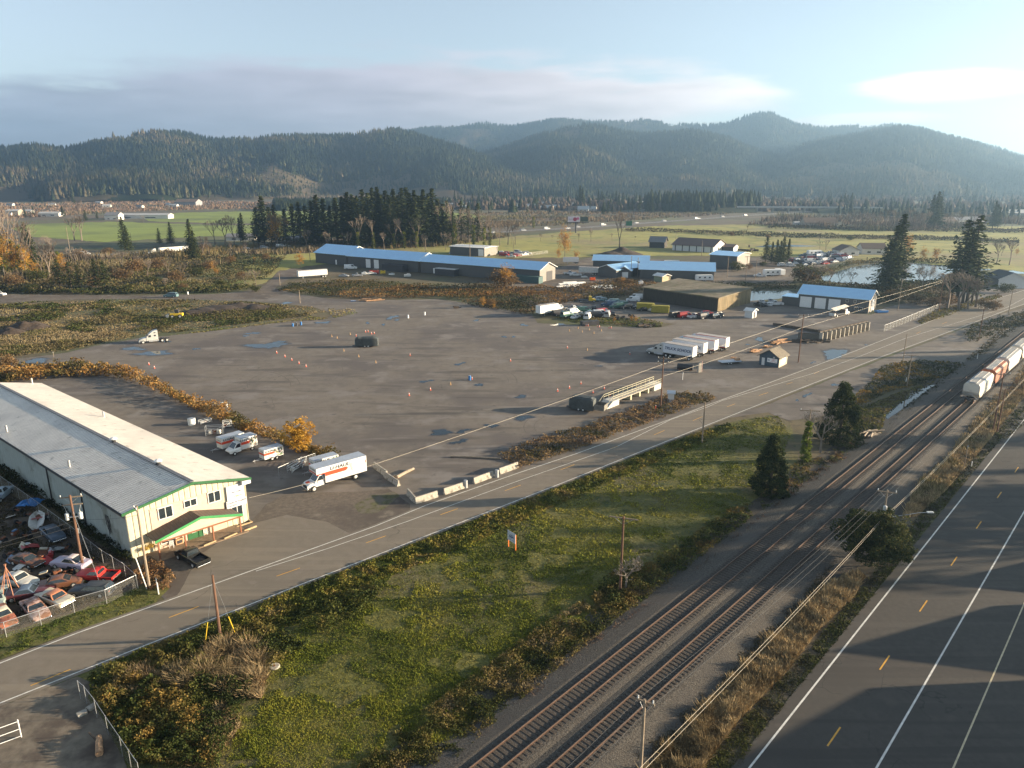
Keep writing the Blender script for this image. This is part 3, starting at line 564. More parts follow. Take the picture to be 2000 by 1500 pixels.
stuff('verge_grass','green and brown weeds in the ditch by the highway','grass', [(1340,1540),(1430,1430),(1560,1290),(1690,1140),(1800,1000),(1900,895),(2040,740),(2040,800),(1930,885),(1800,1045),(1640,1245),(1470,1455),(1420,1540)], .5, .35, 3.8, [(.05,.045,.02),(.055,.065,.018),(.09,.09,.025),(.06,.05,.03)], 16, 'blade', 1.2, .25, 3., lean=.8)
stuff('track_weeds','sparse brown weeds between the tracks and the golden grass','weeds', [(1215,1500),(1290,1400),(1480,1190),(1590,1100),(1640,1090),(1600,1150),(1420,1330),(1290,1470)], .6, .25, 3.0, [(.07,.055,.04),(.11,.08,.045),(.055,.05,.022),(.14,.11,.07)], 17, 'leaf', 1.5, .30, 2., z0=.03)
stuff('track_weeds','brown weeds beside the rails near the hopper train','weeds', [(1720,985),(1790,905),(1870,830),(1930,775),(2010,700),(1990,745),(1900,830),(1840,895),(1780,950)], .3, .3, 3.2, [(.09,.07,.05),(.12,.09,.05),(.06,.055,.025)], 18, 'blade', 1.5, .30, 3., lean=.9)
stuff('roadside_brush','brown and golden brush wedge beside the main road and the ramp','brush', [(970,893),(1000,880),(1060,855),(1130,838),(1200,812),(1260,792),(1290,775),(1340,768),(1385,772),(1400,782),(1340,800),(1240,838),(1124,880),(1010,918),(1000,905)], .7, 1.0, 3.4, [(.04,.045,.015),(.09,.075,.03),(.18,.12,.055),(.25,.17,.09),(.13,.08,.045)], 19, 'leaf', 1.5, .15, 4.)
stuff('verge_grass','grass verge between the junkyard fence and the road','grass', [(-40,1300),(0,1286),(140,1233),(300,1178),(312,1160),(262,1152),(140,1200),(0,1244),(-40,1260)], .45, .22, 3.4, G_GRS, 20, 'blade', .9, .1, 3., lean=.8)
stuff('autumn_leaves_brush','reddish brush round the light pole and small sign in front of the warehouse','brush', [(262,1128),(290,1092),(320,1108),(345,1130),(330,1152),(300,1156),(275,1146)], .7, 1.1, 3.4, [(.10,.06,.03),(.20,.11,.05),(.25,.15,.08),(.07,.06,.025)], 21, 'leaf', .8, .1, 1.5)
stuff('bramble_thicket','dark climbing brush along the long side wall of the warehouse','brush', [(0,905),(60,935),(130,985),(200,1035),(250,1080),(262,1098),(235,1095),(170,1050),(90,990),(0,935)], .7, 1.6, 3.4, [(.018,.022,.01),(.03,.04,.014),(.06,.05,.02)], 22, 'leaf', 1.4, .35, 3.)
stuff('autumn_hedge','thick orange and green autumn hedge between the warehouse and the lot','brush', [(-60,770),(0,752),(90,742),(200,735),(270,752),(330,780),(390,810),(450,835),(520,860),(600,888),(650,900),(668,895),(620,876),(560,862),(510,842),(440,800),(380,785),(330,765),(280,738),(225,722),(150,714),(0,722),(-60,728)], .95, 2.6, 3.6, G_OR, 23, 'leaf', 2.2, .0, 7.)
stuff('dry_grass_edge','pale dry grass along the lot side of the autumn hedge','grass', [(290,742),(340,765),(400,790),(450,806),(520,845),(640,880),(664,892),(640,892),(560,868),(500,845),(430,805),(370,790),(320,768)], .8, .6, 3., G_DRY+[(.08,.10,.02)], 24, 'blade', 1.2, .15, 3.)
stuff('junk_weeds','dark weeds growing through the junkyard','weeds', [(0,1240),(140,1195),(262,1148),(255,1100),(180,1060),(80,1000),(0,960)], .25, .5, 3.4, [(.03,.03,.015),(.06,.05,.025),(.09,.065,.03)], 25, 'leaf', 1.1, .45, 2.)
stuff('roadside_brush','dark and orange brush on the bank right of the main road','brush', [(1700,748),(1722,716),(1760,708),(1830,706),(1880,712),(1850,735),(1800,752),(1740,765),(1690,790),(1660,800),(1670,775)], .7, .9, 3.0, [(.025,.03,.012),(.05,.055,.016),(.12,.09,.025),(.30,.17,.03)], 26, 'leaf', 1.6, .2, 4.)
stuff('verge_brush','olive grass and low brush behind the big conical evergreen','brush', [(1640,830),(1660,800),(1700,790),(1760,765),(1830,745),(1800,762),(1755,790),(1730,812),(1722,850),(1690,856)], .6, .5, 3.2, [(.05,.06,.015),(.10,.10,.025),(.15,.13,.04),(.08,.06,.03)], 61, 'leaf', 1.5, .1, 3.)
stuff('bank_brush','shaded brush along the bank left of the hopper train','brush', [(1770,792),(1830,748),(1900,690),(1960,640),(2010,600),(2010,640),(1960,672),(1900,725),(1840,775),(1760,842),(1720,860),(1735,830)], .4, .35, 3.0, [(.03,.032,.014),(.055,.05,.022),(.08,.065,.035)], 27, 'leaf', 1.6, .3, 4.)
stuff('bank_brush','brush and saplings beside the far end of the main road','brush', [(1880,655),(1900,640),(1940,625),(2000,612),(2040,605),(2040,640),(1980,640),(1930,662),(1890,672)], .5, 2.0, 3.0, [(.025,.032,.012),(.05,.05,.02),(.09,.07,.035)], 28, 'leaf', 3, .25, 4.)
# -- middle distance
stuff('scrub','low green brambles and tan grass on the waste ground left of the lot','brush', [(-40,700),(0,697),(60,690),(130,683),(200,668),(262,655),(330,652),(400,643),(470,633),(560,622),(640,616),(655,606),(600,600),(520,594),(440,588),(330,586),(200,587),(80,590),(-40,596)], .70, .8, 3.0, [(.035,.05,.014),(.06,.07,.02),(.10,.09,.035),(.15,.12,.06)], 40, 'leaf', 6, .50, 14.)
stuff('dry_grass','pale dry grass across the waste ground left of the lot','grass', [(-40,705),(0,700),(60,692),(130,685),(200,670),(265,658),(262,650),(180,640),(90,632),(120,612),(250,594),(200,589),(60,604),(-40,640)], .8, .6, 3.0, [(.10,.085,.045),(.17,.13,.07),(.24,.19,.11),(.12,.11,.04)], 41, 'blade', 4, .22, 20., lean=.6)
stuff('dry_grass','mixed olive and tan grass over the waste ground left of the lot','grass', [(-40,700),(130,683),(262,655),(400,643),(560,622),(655,606),(600,598),(440,587),(200,587),(-40,596)], .7, .45, 2.8, [(.09,.09,.03),(.16,.13,.06),(.26,.20,.11),(.11,.08,.05),(.20,.16,.08)], 64, 'blade', 5, .0, 22., lean=.7)
stuff('dry_grass','pale grass rim along the upper left edge of the lot','grass', [(330,655),(400,646),(470,637),(560,626),(600,618),(650,622),(640,602),(690,604),(700,612),(640,624),(560,629),(470,640),(400,649)], .8, .5, 2.8, [(.24,.19,.09),(.17,.15,.05),(.08,.12,.02)], 42, 'blade', 3, .2, 8., lean=.6)
stuff('scrub','russet and green scrub in front of the blue roofed sheds','brush', [(540,568),(570,556),(640,550),(720,548),(800,556),(880,562),(940,556),(1000,562),(1060,560),(1120,562),(1180,552),(1240,556),(1260,570),(1200,584),(1140,588),(1080,598),(1060,602),(1000,598),(930,588),(850,582),(760,584),(700,584),(640,580),(580,574)], .95, 1.7, 2.8, [(.035,.045,.016),(.06,.06,.022),(.13,.09,.04),(.22,.12,.045),(.10,.08,.04)], 43, 'leaf', 7, .16, 22.)
stuff('scrub','rust coloured brush strip behind the lot below the long shed','brush', [(740,566),(800,560),(900,566),(960,566),(1060,568),(1100,576),(1060,584),(980,580),(880,580),(800,576)], .6, 1.9, 2.6, [(.20,.11,.045),(.28,.14,.05),(.12,.08,.04)], 44, 'blade', 6, .38, 16., lean=.3)
stuff('scrub','brambles on the low mound by the white box trailer','brush', [(900,592),(960,585),(1020,594),(1050,606),(1040,618),(980,606),(930,600)], .8, 1.6, 2.8, [(.03,.04,.015),(.06,.05,.025),(.16,.09,.04)], 45, 'leaf', 3, .2, 8.)
stuff('scrub','moss and weeds on the island of junk cars','brush', [(1080,622),(1120,630),(1180,634),(1250,640),(1290,640),(1296,632),(1250,622),(1180,622),(1120,618)], .7, .5, 2.6, [(.04,.045,.015),(.10,.12,.02),(.15,.10,.04)], 46, 'leaf', 3, .2, 6.)
stuff('thicket','leafless brown and green thicket beyond the dirt road at the left','brush', [(-40,574),(0,573),(150,574),(300,574),(430,572),(500,562),(540,528),(560,500),(480,500),(380,505),(300,512),(200,512),(90,515),(0,512),(-40,515)], .85, 2.8, 2.8, [(.03,.04,.015),(.07,.07,.025),(.12,.10,.05),(.16,.125,.06),(.09,.095,.03)], 47, 'leaf', 9, .30, 34.)
stuff('thicket','tall bare brown saplings beyond the dirt road at the left','brush', [(-40,560),(0,556),(90,556),(200,550),(300,540),(400,530),(520,505),(560,492),(620,480),(560,478),(400,490),(250,498),(90,504),(-40,508)], .7, 5.5, 2.2, G_BRN, 48, 'blade', 14, .44, 40., lean=.2)
stuff('thicket','green bramble hedge along the far side of the dirt road','brush', [(-40,575),(0,574),(200,576),(430,573),(500,564),(480,557),(400,562),(250,566),(100,566),(-40,566)], .9, 2.2, 2.8, [(.022,.032,.012),(.05,.06,.02),(.09,.075,.03)], 49, 'leaf', 5, .15, 20.)
stuff('thicket','bare brown thicket along the freeway behind the sheds','brush', [(400,484),(520,478),(640,470),(800,462),(900,458),(980,455),(1000,462),(900,478),(820,484),(700,486),(600,494),(500,500)], .9, 4.2, 2.2, G_BRN, 50, 'blade', 12, .25, 40., lean=.2)
stuff('hedge','dark hedgerow crossing the pasture','hedge', [(1222,452.5),(1300,454),(1380,459),(1480,462),(1560,465),(1700,468),(1830,470),(1990,476),(1990,470),(1830,464),(1560,458),(1380,452),(1300,448),(1222,447)], 1.6, 2.4, 2.4, [(.03,.032,.014),(.06,.055,.025),(.10,.075,.04)], 51, 'leaf', 8, .22, 20.)
stuff('hedge','hedgerow along the near edge of the pasture at the right','hedge', [(1500,446),(1600,449),(1760,452),(2010,456),(2010,450),(1760,445),(1600,443),(1500,441)], 1.6, 3.0, 2.4, [(.04,.04,.018),(.10,.075,.045)], 52, 'leaf', 10, .15, 30.)
stuff('thicket','leafless brown woods right of the overpass','brush', [(1460,440),(1520,420),(1640,424),(1700,410),(1800,404),(1900,404),(1990,412),(2010,440),(1860,446),(1780,452),(1700,452),(1600,446)], 1.0, 8, 2.2, [(.09,.07,.055),(.13,.095,.07),(.17,.125,.085),(.10,.10,.04)], 53, 'blade', 20, .38, 60., lean=.15)
stuff('thicket','brown orchards and thickets on the left of the valley floor','brush', [(-40,400),(0,398),(200,392),(400,392),(540,396),(700,398),(900,398),(1000,402),(1000,408),(700,406),(540,408),(300,412),(0,428),(-40,430)], .9, 5, 2.2, [(.13,.09,.065),(.17,.115,.08),(.20,.13,.09),(.10,.09,.05)], 54, 'blade', 25, .28, 120., lean=.15)
stuff('thicket','bare woods along the foot of the near hill','brush', [(-40,394),(0,392),(200,386),(400,386),(560,390),(860,388),(860,381),(560,380),(300,378),(0,380),(-40,382)], 1.5, 14, 2.2, [(.12,.095,.075),(.16,.12,.095),(.08,.08,.05)], 55, 'blade', 50, .2, 120., lean=.1)
stuff('thicket','brown brush between the freeway and the town','brush', [(860,425),(950,415),(1100,412),(1250,414),(1400,412),(1460,414),(1400,420),(1250,430),(1100,440),(950,446),(860,452)], 1.0, 4, 2.2, [(.12,.09,.06),(.17,.12,.08),(.09,.08,.035),(.15,.13,.06)], 56, 'blade', 20, .30, 60., lean=.2)
stuff('thicket','brush on the far bank of the pond','brush', [(1590,537),(1620,528),(1660,516),(1720,509),(1790,508),(1860,512),(1930,518),(1930,522),(1860,518),(1790,513),(1720,514),(1660,522),(1620,535)], 1.2, 3.0, 2.6, [(.04,.05,.016),(.10,.08,.03),(.22,.13,.04)], 57, 'leaf', 8, .12, 20.)
stuff('thicket','dark bank vegetation between the pond and the garage','brush', [(1420,566),(1480,563),(1560,560),(1600,552),(1650,556),(1700,558),(1760,553),(1830,549),(1870,560),(1850,582),(1770,594),(1730,592),(1720,570),(1640,560),(1560,566),(1480,569)], .9, 2.2, 2.6, [(.02,.026,.01),(.045,.045,.018),(.10,.07,.035),(.05,.06,.02)], 58, 'leaf', 6, .2, 20.)
stuff('thicket','brush round the near bank of the slough and the camper yard','brush', [(1180,548),(1240,546),(1300,556),(1360,556),(1420,555),(1480,556),(1540,556),(1545,562),(1440,566),(1300,562),(1200,564)], 1.0, 1.8, 2.6, [(.03,.04,.014),(.08,.07,.03),(.20,.12,.05)], 59, 'leaf', 6, .25, 20.)
stuff('scrub','weeds along the right verge of the yard by the far road','brush', [(1790,628),(1830,606),(1900,588),(1950,575),(1960,580),(1900,598),(1850,618),(1800,634)], .9, .7, 2.6, [(.08,.09,.025),(.16,.13,.04),(.10,.07,.035)], 60, 'leaf', 4, .2, 10.)

# ------------------------------------------------------------------ tree makers (unit height, copied at their own scale)
def ringtrunk(r0, r1, z1, n=7, wob=.01, rg=None):
    mb = MB(); pts = [Vector((0, 0, -.01))]
    for i in range(1, 7): pts.append(Vector(((rg.random()-.5)*wob, (rg.random()-.5)*wob, z1 * i / 6)))
    for i in range(6): mb.tube(pts[i], pts[i+1], r0+(r1-r0)*i/6, r0+(r1-r0)*(i+1)/6, n)
    return mb
def fir_crown(seed, wid=.19, z0=.10, whorls=30, nb=11, dens=1.15, leaf=.046, colors=((.024,.034,.014),(.046,.060,.022),(.085,.098,.034)), gap=.0, lumps=.35):
    rg = np.random.default_rng(seed); P = []; S = []; C = []
    for k in range(whorls):
        zf = z0 + (1 - z0) * (k + .5) / whorls; R0 = wid * (1 - zf) ** .75 * (1 if zf > z0 + .08 else .75) + .008
        for b in range(nb):
            if rg.random() < gap: continue
            a = rg.uniform(0, 2*math.pi); L = R0 * rg.uniform(1 - lumps * 1.4, 1 + lumps); m = max(3, int(L / leaf * 2.0 * dens))
            t = (np.arange(m) + rg.uniform(0, 1, m)) / m; droop = -.22 * L * t ** 1.4 + .06 * L
            side = rg.normal(size=m) * .18 * L * (1 - t * .5)
            x = np.cos(a) * L * t - np.sin(a) * side; y = np.sin(a) * L * t + np.cos(a) * side; z = zf + droop + rg.normal(size=m) * .006
            P.append(np.stack([x, y, z], 1)); S.append(leaf * rg.uniform(.6, 1.25, m)); C.append(pal(colors, np.clip(rg.normal(.5 + .12 * (b % 3 - 1), .22, m), 0, 1)))
    P = np.concatenate(P); S = np.concatenate(S); C = np.concatenate(C)
    V, F = cards(P, S, rg, .9, asp=.55); return V, F, C
def proto(name, label, cat, trunk, tmat, crown, cmat=None):
    t = thing(name, label, cat, (0, 0, -500))
    trunk.build('trunk', tmat, t, smooth=True)
    for i, cr_ in enumerate(crown if isinstance(crown, list) else [crown]):
        npmesh('crown', cr_[0], cr_[1], cmat or NEED, cr_[2], t)
    t['used'] = 0; return t
def branches(seed, levels=5, spread=.55, z0=.25, thick=.014, up=.5, twigs=True):
    "a leafless tree: tapered limbs in one mesh"
    rg = random.Random(seed); mb = MB()
    def grow(p, d, L, r, lv):
        q = p + d * L; n = 4 if lv > 1 else 3; mb.tube(p, q, r, r * .68, n, False)
        if lv == 0: return
        for _ in range(3 if lv > 1 else 3):
            a = Vector((rg.uniform(-1, 1), rg.uniform(-1, 1), rg.uniform(-.3, 1))).normalized()
            nd = (d * (1 - spread * .5) + a * spread + Vector((0, 0, up * .25))).normalized(); grow(q, nd, L * rg.uniform(.62, .82), max(r * .6, .0016), lv - 1)
    q = Vector((0, 0, 0))
    grow(q, Vector((rg.uniform(-.06,.06), rg.uniform(-.06,.06), 1)).normalized(), z0, thick, levels); return mb
def leafball(seed, env, ncl, per, rc, leaf, colors, up=.3, rag=.0):
    rg = np.random.default_rng(seed); P = []; C = []
    for _ in range(ncl):
        c = env(rg) * (1 + rg.normal() * rag * np.array([1, 1, .15])); n = per; d = rg.normal(size=(n, 3)); d /= np.linalg.norm(d, axis=1)[:, None]; rr = rc * rg.uniform(.5, 1.2) * rg.uniform(.35, 1, n)[:, None] ** .5
        P.append(c + d * rr * np.array([1, 1, .8])); C.append(pal(colors, np.clip(rg.normal(rg.uniform(.2, .8), .18, n), 0, 1)))
    P = np.concatenate(P); C = np.concatenate(C); V, F = cards(P, leaf * rg.uniform(.6, 1.3, len(P)), rg, up); return V, F, C
FIRS = [proto('fir_tree', 'x', 'tree', ringtrunk(.012, .003, .96, rg=random.Random(i)), BARK, fir_crown(100+i, *a)) for i, a in enumerate([(.17,.08,30,11),(.15,.18,30,10),(.20,.06,28,12),(.14,.24,28,10)])]
RAGFIR = [proto('fir_tree', 'x', 'tree', ringtrunk(.013, .003, .96, rg=random.Random(20+i)), BARK, fir_crown(120+i, .19, .16, 24, 10, 1.15, .046, gap=.22, lumps=.5)) for i in range(2)]
def bare_proto(i, nm, mat, **k):
    t = thing(nm, 'x', 'tree', (0, 0, -500)); mb = branches(i, **k); zt = max(v[2] for v in mb.v); mb.v = [(x/zt, y/zt, z/zt) for x, y, z in mb.v]
    nf = 4; tr = MB(); tr.v = mb.v[:8]; tr.f = mb.f[:nf]; tr.m = mb.m[:nf]; tr.build('trunk', mat, t)
    cr_ = MB(); cr_.v = mb.v[8:]; cr_.f = [tuple(j - 8 for j in f) for f in mb.f[nf:]]; cr_.m = mb.m[nf:]; cr_.build('crown', mat, t, fixn=False); t['used'] = 0; return t
BARES = [bare_proto(i, 'bare_tree', M('twig_bark', (.15,.12,.095), .9, var=.2) if i == 0 else bpy.data.materials['twig_bark'], levels=5, spread=s, z0=z, thick=.016) for i, (s, z) in enumerate([(.55,.22),(.42,.28),(.50,.20)])]
def env_col(r, z0, z1):
    def f(g): t = g.uniform(0, 2*math.pi); return np.array([math.cos(t)*r*g.uniform(.1,1), math.sin(t)*r*g.uniform(.1,1), g.uniform(z0, z1)])
    return f
def env_cone(r, z0=.05, z1=.95, pw=.8):
    def f(g):
        t = g.uniform(0, 2*math.pi); z = z0 + (z1-z0) * g.random() ** 1.25; q = r * max(.02, (1 - (z-z0)/(z1-z0)*.93)) ** pw * (1 if z > z0+.1 else .85)
        return np.array([math.cos(t)*q, math.sin(t)*q, z])
    return f
def env_ell(r, h, zc, fill=.5):
    def f(g):
        d = g.normal(size=3); d /= np.linalg.norm(d); k = g.uniform(fill, 1); return np.array([d[0]*r*k, d[1]*r*k, zc + d[2]*h*k])
    return f
IVY = [proto('ivy_clad_tree', 'x', 'tree', branches(50+i, 4, .35, .45, .018), bpy.data.materials['twig_bark'], leafball(60+i, env_col(.05, .05, .72), 60, 30, .05, .022, [(.05,.075,.015),(.12,.15,.025),(.24,.22,.03)]), LEAF) for i in range(2)]
GOLD = [proto('autumn_tree', 'x', 'tree', branches(70+i, 4, .55, .25, .014), BARKP, leafball(80+i, env_ell(.30, .42, .55, .2), 70, 34, .09, .026, [(.20,.13,.03),(.38,.20,.035),(.46,.26,.05),(.30,.12,.03)]), LEAF) for i in range(2)]
BUSH = [proto('shrub', 'x', 'shrub', branches(90+i, 3, .8, .2, .02), BARK, leafball(95+i, env_ell(.52, .42, .45, .3), 50, 40, .20, .06, c_), LEAF) for i, c_ in enumerate([[(.03,.04,.015),(.06,.07,.02),(.10,.09,.03)], [(.09,.065,.035),(.15,.10,.05),(.20,.12,.055)]])]
FAR = {'fir': FIRS, 'ragfir': RAGFIR, 'bare': BARES, 'ivy': IVY, 'gold': GOLD, 'bush': BUSH}
def plant(kind, idx, loc, h, label, group=None, wide=1.0, rz=None, rr=random.Random(5)):
    p = FAR[kind][idx % len(FAR[kind])]; rz = rr.uniform(0, 6.28) if rz is None else rz; sc = (h*wide, h*wide, h)
    if not p['used']:
        p['used'] = 1; p.location = loc; p.rotation_euler.z = rz; p.scale = sc; p['label'] = label
        if group: p['group'] = group
        return p
    return copy_thing(p, label, loc, rz, sc, group)
def row(kind, pts, desc, group, wide=1.0, seed=0, tail='from the left'):
    "pts: (px x, px base y, px top y[, proto index])"
    pts = sorted(pts, key=lambda p: p[0])
    for i, p in enumerate(pts):
        h = HT(p[0], p[1], p[2]); plant(kind, p[3] if len(p) > 3 else i, W(p[0], p[1]), h, '%s, %s %s' % (desc, nth(i + 1), tail), group, wide)
# ------------------------------------------------------------------ the forest on the hills and across the far plain
def cone_forest(name, label, x, y, z, h, cols, seed, tiers=2, sides=5, rad=.20):
    rg = np.random.default_rng(seed); n = len(x); T = []; FF = []; CC = []; base = 0
    a0 = rg.uniform(0, 6.28, n)
    for k in range(tiers):
        zb = z + h * (k / tiers * .62 + .04); zt = z + h * (1.0 if k == tiers - 1 else .70); rr = h * rad * (1 - k / tiers * .5)
        ring = []
        for s in range(sides):
            t = a0 + k + 2*math.pi*s/sides; q = rr * rg.uniform(.65, 1.25, n); ring.append(np.stack([x + np.cos(t)*q, y + np.sin(t)*q, zb + rg.normal(size=n)*h*.03], 1))
        ring.append(np.stack([x + rg.normal(size=n)*h*.01, y, zt], 1)); V = np.stack(ring, 1); T.append(V.reshape(-1, 3))
        idx = base + np.arange(n)[:, None] * (sides + 1)
        for s in range(sides): FF.append(np.concatenate([idx + s, idx + (s + 1) % sides, idx + sides], 1)); CC.append(cols * rg.uniform(.8, 1.2, n)[:, None])
        base += n * (sides + 1)
    o = npmesh(name, np.concatenate(T), np.concatenate(FF), NEED, np.concatenate(CC)); tag(o, label, 'forest', kind='stuff'); return o
rg = np.random.default_rng(5); N = 150000
taz = rg.uniform(math.tan(R(-37)), math.tan(R(37)), N); a_ = np.arctan(taz); r_ = 1900 + 3500 * rg.random(N) ** 1.15
x_ = r_ * np.sin(a_); y_ = r_ * np.cos(a_); z_ = hill_h(a_, r_); c_ = clearing(x_, y_, z_)
# keep what faces the valley (a hill in front hides the rest)
zf = hill_h(a_, r_ - 60); k = (z_ > 4) & (z_ - zf > -9) & (rg.random(N) > c_ * .85) & (rg.random(N) < np.where(r_ < 3000, 1.0, .75))
x_, y_, z_, r_, c_ = x_[k], y_[k], z_[k], r_[k], c_[k]
h_ = rg.uniform(13, 27, len(x_)) * np.where(c_ > .3, .55, 1) * (.75 + .5 * fbm(x_ / 200, y_ / 200, 3, 3))
t_ = np.clip(fbm(x_ / 170, y_ / 170, 8, 4) * 1.6 - .35 + rg.normal(size=len(x_)) * .14, 0, 1); t_ = np.where(z_ < 60, np.clip(t_ + .25 * rg.random(len(x_)), 0, 1), t_)
cc_ = pal([(.012,.019,.012),(.018,.028,.015),(.03,.04,.018),(.06,.062,.03),(.11,.09,.055)], t_)
cone_forest('hillside_forest', 'dense conifer forest covering the hills behind the valley', x_, y_, z_, h_, cc_, 6, 2, 4, .23)
print('forest', len(x_))
def band(name, label, px, n, hh, cols, seed, rad=.2, gate=.35, gs=60):
    rg = np.random.default_rng(seed); u, v = sample(px, n, rg); x, y = Wn(u, v); k = fbm(x/gs, y/gs, seed, 3) > gate; x, y = x[k], y[k]
    h = rg.uniform(hh[0], hh[1], len(x)); t = np.clip(rg.normal(.4, .28, len(x)), 0, 1)
    return cone_forest(name, label, x, y, np.zeros(len(x)), h, pal(cols, t), seed, 3, 6, rad)
DK = [(.014,.022,.012),(.022,.032,.015),(.04,.05,.02)]
band('far_forest', 'conifer belt on the plain below the right hand hills', [(850,392),(1000,388),(1200,384),(1400,382),(1600,381),(2050,380),(2050,396),(1800,396),(1600,398),(1400,396),(1200,398),(1000,400),(850,402)], 520, (8, 25), DK, 301, gate=.53, gs=130)
band('far_forest', 'dark rectangular tree plantation behind the grove', [(532,397),(640,396),(760,396),(880,396),(880,408),(700,409),(540,412)], 900, (12, 15), DK, 302, .3, 0)
band('far_forest', 'dark wood left of the overpass', [(1255,404),(1380,402),(1480,402),(1490,411),(1400,415),(1270,414)], 260, (18, 34), DK, 303, .22, .1)
band('far_forest', 'dark trees scattered over the right hand plain', [(1500,392),(2050,386),(2050,425),(1760,430),(1500,408)], 420, (8, 20), DK, 305, .24, .5, 70)
band('far_forest', 'brown leafless woods scattered over the plain', [(600,396),(2050,384),(2050,412),(1300,414),(900,410),(600,402)], 2600, (6, 15), [(.07,.055,.045),(.11,.085,.065),(.15,.115,.08)], 306, .5, .42, 70)
band('far_forest', 'trees scattered through the far town', [(860,402),(1060,398),(1250,398),(1260,412),(1100,416),(900,416)], 110, (9, 22), DK, 304, .24, .4)
# ------------------------------------------------------------------ trees one can tell apart
row('fir', [(517,478,383,0),(530,474,404,1),(623,480,381,0),(575,478,398,3),(660,483,386,1),(648,480,402,3),(683,481,376,0)], 'tall dark fir in the left part of the grove', 'firs in the grove behind the blue roofed sheds', 1.8)
row('fir', [(505,478,405,2),(540,480,400,0),(560,482,408,1),(588,481,394,3),(600,482,402,2),(612,480,392,0),(636,482,388,1),(672,482,384,3),(692,482,380,0),(856,478,388,2),(866,480,398,1),(884,480,404,3)], 'dark fir filling the edges of the grove', 'firs in the grove behind the blue roofed sheds', 1.5)
rr = random.Random(2)
row('fir', [(x, rr.uniform(471, 484), rr.uniform(362, 384), rr.randint(0, 3)) for x in [701,712,722,731,741,748,756,764,772,780,788,796,803,812,820,829,838,846]], 'tall fir in the dense middle of the grove', 'firs in the grove behind the blue roofed sheds', 1.45)
row('ragfir', [(874,476,392),(901,474,392),(934,474,397),(915,470,402)], 'slim ragged fir at the right end of the grove', 'ragged firs at the right end of the grove', 1.4)
row('ivy', [(862,478,418),(888,482,420),(925,480,424),(946,482,430),(957,480,432),(700,488,440),(730,488,442),(790,486,440),(770,486,445),(815,486,440)], 'ivy covered trunk at the foot of the grove', 'ivy covered trunks below the grove', 1.2)
row('bare', [(560,482,420),(540,482,412),(976,480,430),(992,478,428),(1006,478,436),(870,488,452),(905,488,455),(830,488,455),(750,488,452),(640,488,450),(600,486,446),(680,488,452),(955,490,460)], 'bare tree standing among the grove and its right edge', 'bare trees round the grove', 1.0)
row('gold', [(10,542,436),(33,540,452),(52,541,468),(122,535,488),(70,548,500),(268,535,505),(415,530,508)], 'golden green half bare tree on the waste ground at the left', 'golden trees at the left', .7)
row('gold', [(543,482,405)], 'orange brown half bare tree at the left end of the grove', None, 1.0, tail='only one')
row('fir', [(60,520,434,0),(68,528,452,2),(245,490,423,0),(251,492,440,2),(376,508,428,0),(382,509,450,2),(312,477,445,2),(335,478,433,2),(475,473,416,0),(470,473,425,1)], 'solitary dark conifer beyond the scrub at the left', 'conifers scattered beyond the dirt road', 1.25)
row('ragfir', [(118,563,507),(140,564,512),(157,566,518),(190,567,506),(207,568,512)], 'wide low spreading fir beside the dirt road', 'low spreading firs beside the dirt road', 2.0)
row('ivy', [(8,535,430),(30,538,442),(45,540,455),(118,532,476),(16,530,450),(55,538,470)], 'leaning ivy covered tree at the far left', 'ivy covered trees at the far left', 1.3)
row('bare', [(85,545,465),(98,548,470),(240,528,490),(270,532,495),(215,530,492),(330,540,500),(150,525,480),(175,530,488),(355,548,508),(325,566,542),(420,478,428),(440,480,424),(458,480,418),(398,500,460),(410,505,470),(480,500,470),(450,498,470),(160,470,420),(146,470,418),(20,500,440),(290,545,505),(500,560,525),(480,562,530)], 'bare leafless tree on the waste ground at the left', 'bare trees at the left', 1.2)
row('fir', [(66,423,402,0),(49,424,404,2),(122,424,405,1),(124,424,402,0),(168,432,410,2),(190,428,412,0),(135,398,378,1),(143,398,376,2),(83,396,382,0)], 'small distant conifer by the farm sheds at the left', 'distant conifers at the left', 1.3)
row('bare', [(140,418,392),(155,420,394),(130,420,396),(165,432,410),(148,432,402),(280,436,420),(230,440,422),(318,398,384)], 'distant bare poplar near the farm sheds', 'distant bare trees at the left', .9)
# trees across the pasture and the right half
row('bare', [(1210,495,408),(1154,472,445),(1130,472,455),(1056,472,455),(1078,470,458),(1195,470,455),(1240,470,460)], 'bare tree standing in the pasture beyond the sheds', 'bare trees in the pasture', .8)
row('gold', [(1103,505,436),(1125,512,485),(1090,508,480)], 'golden leaved tree beside the equipment yard', 'golden trees beside the equipment yard', .8)
row('bare', [(1381,461,452),(1404,461,450),(1451,463,448),(1477,464,455),(1532,467,451),(1460,449,440),(1600,470,455)], 'low round bare tree on the pasture hedgerow', 'small bare trees on the hedgerow', 1.5)
row('bush', [(1429,461,451),(1500,466,456),(1660,470,458),(1355,524,510),(1462,526,512),(1490,520,508),(1440,530,505)], 'round shrub near the pasture fence', 'shrubs in the middle distance', 1.2)
row('fir', [(1495,511,462,2),(1515,516,468,0),(1528,515,462,2),(1538,514,466,1),(1506,514,472,0),(1522,518,470,2)], 'fir in the dark clump left of the parked cars', 'fir clump beside the parked cars', 1.35)
row('ivy', [(1042,446,415)], 'dark ivy wrapped tree near the freeway', None, 1.6, tail='only one')
rr = random.Random(9)
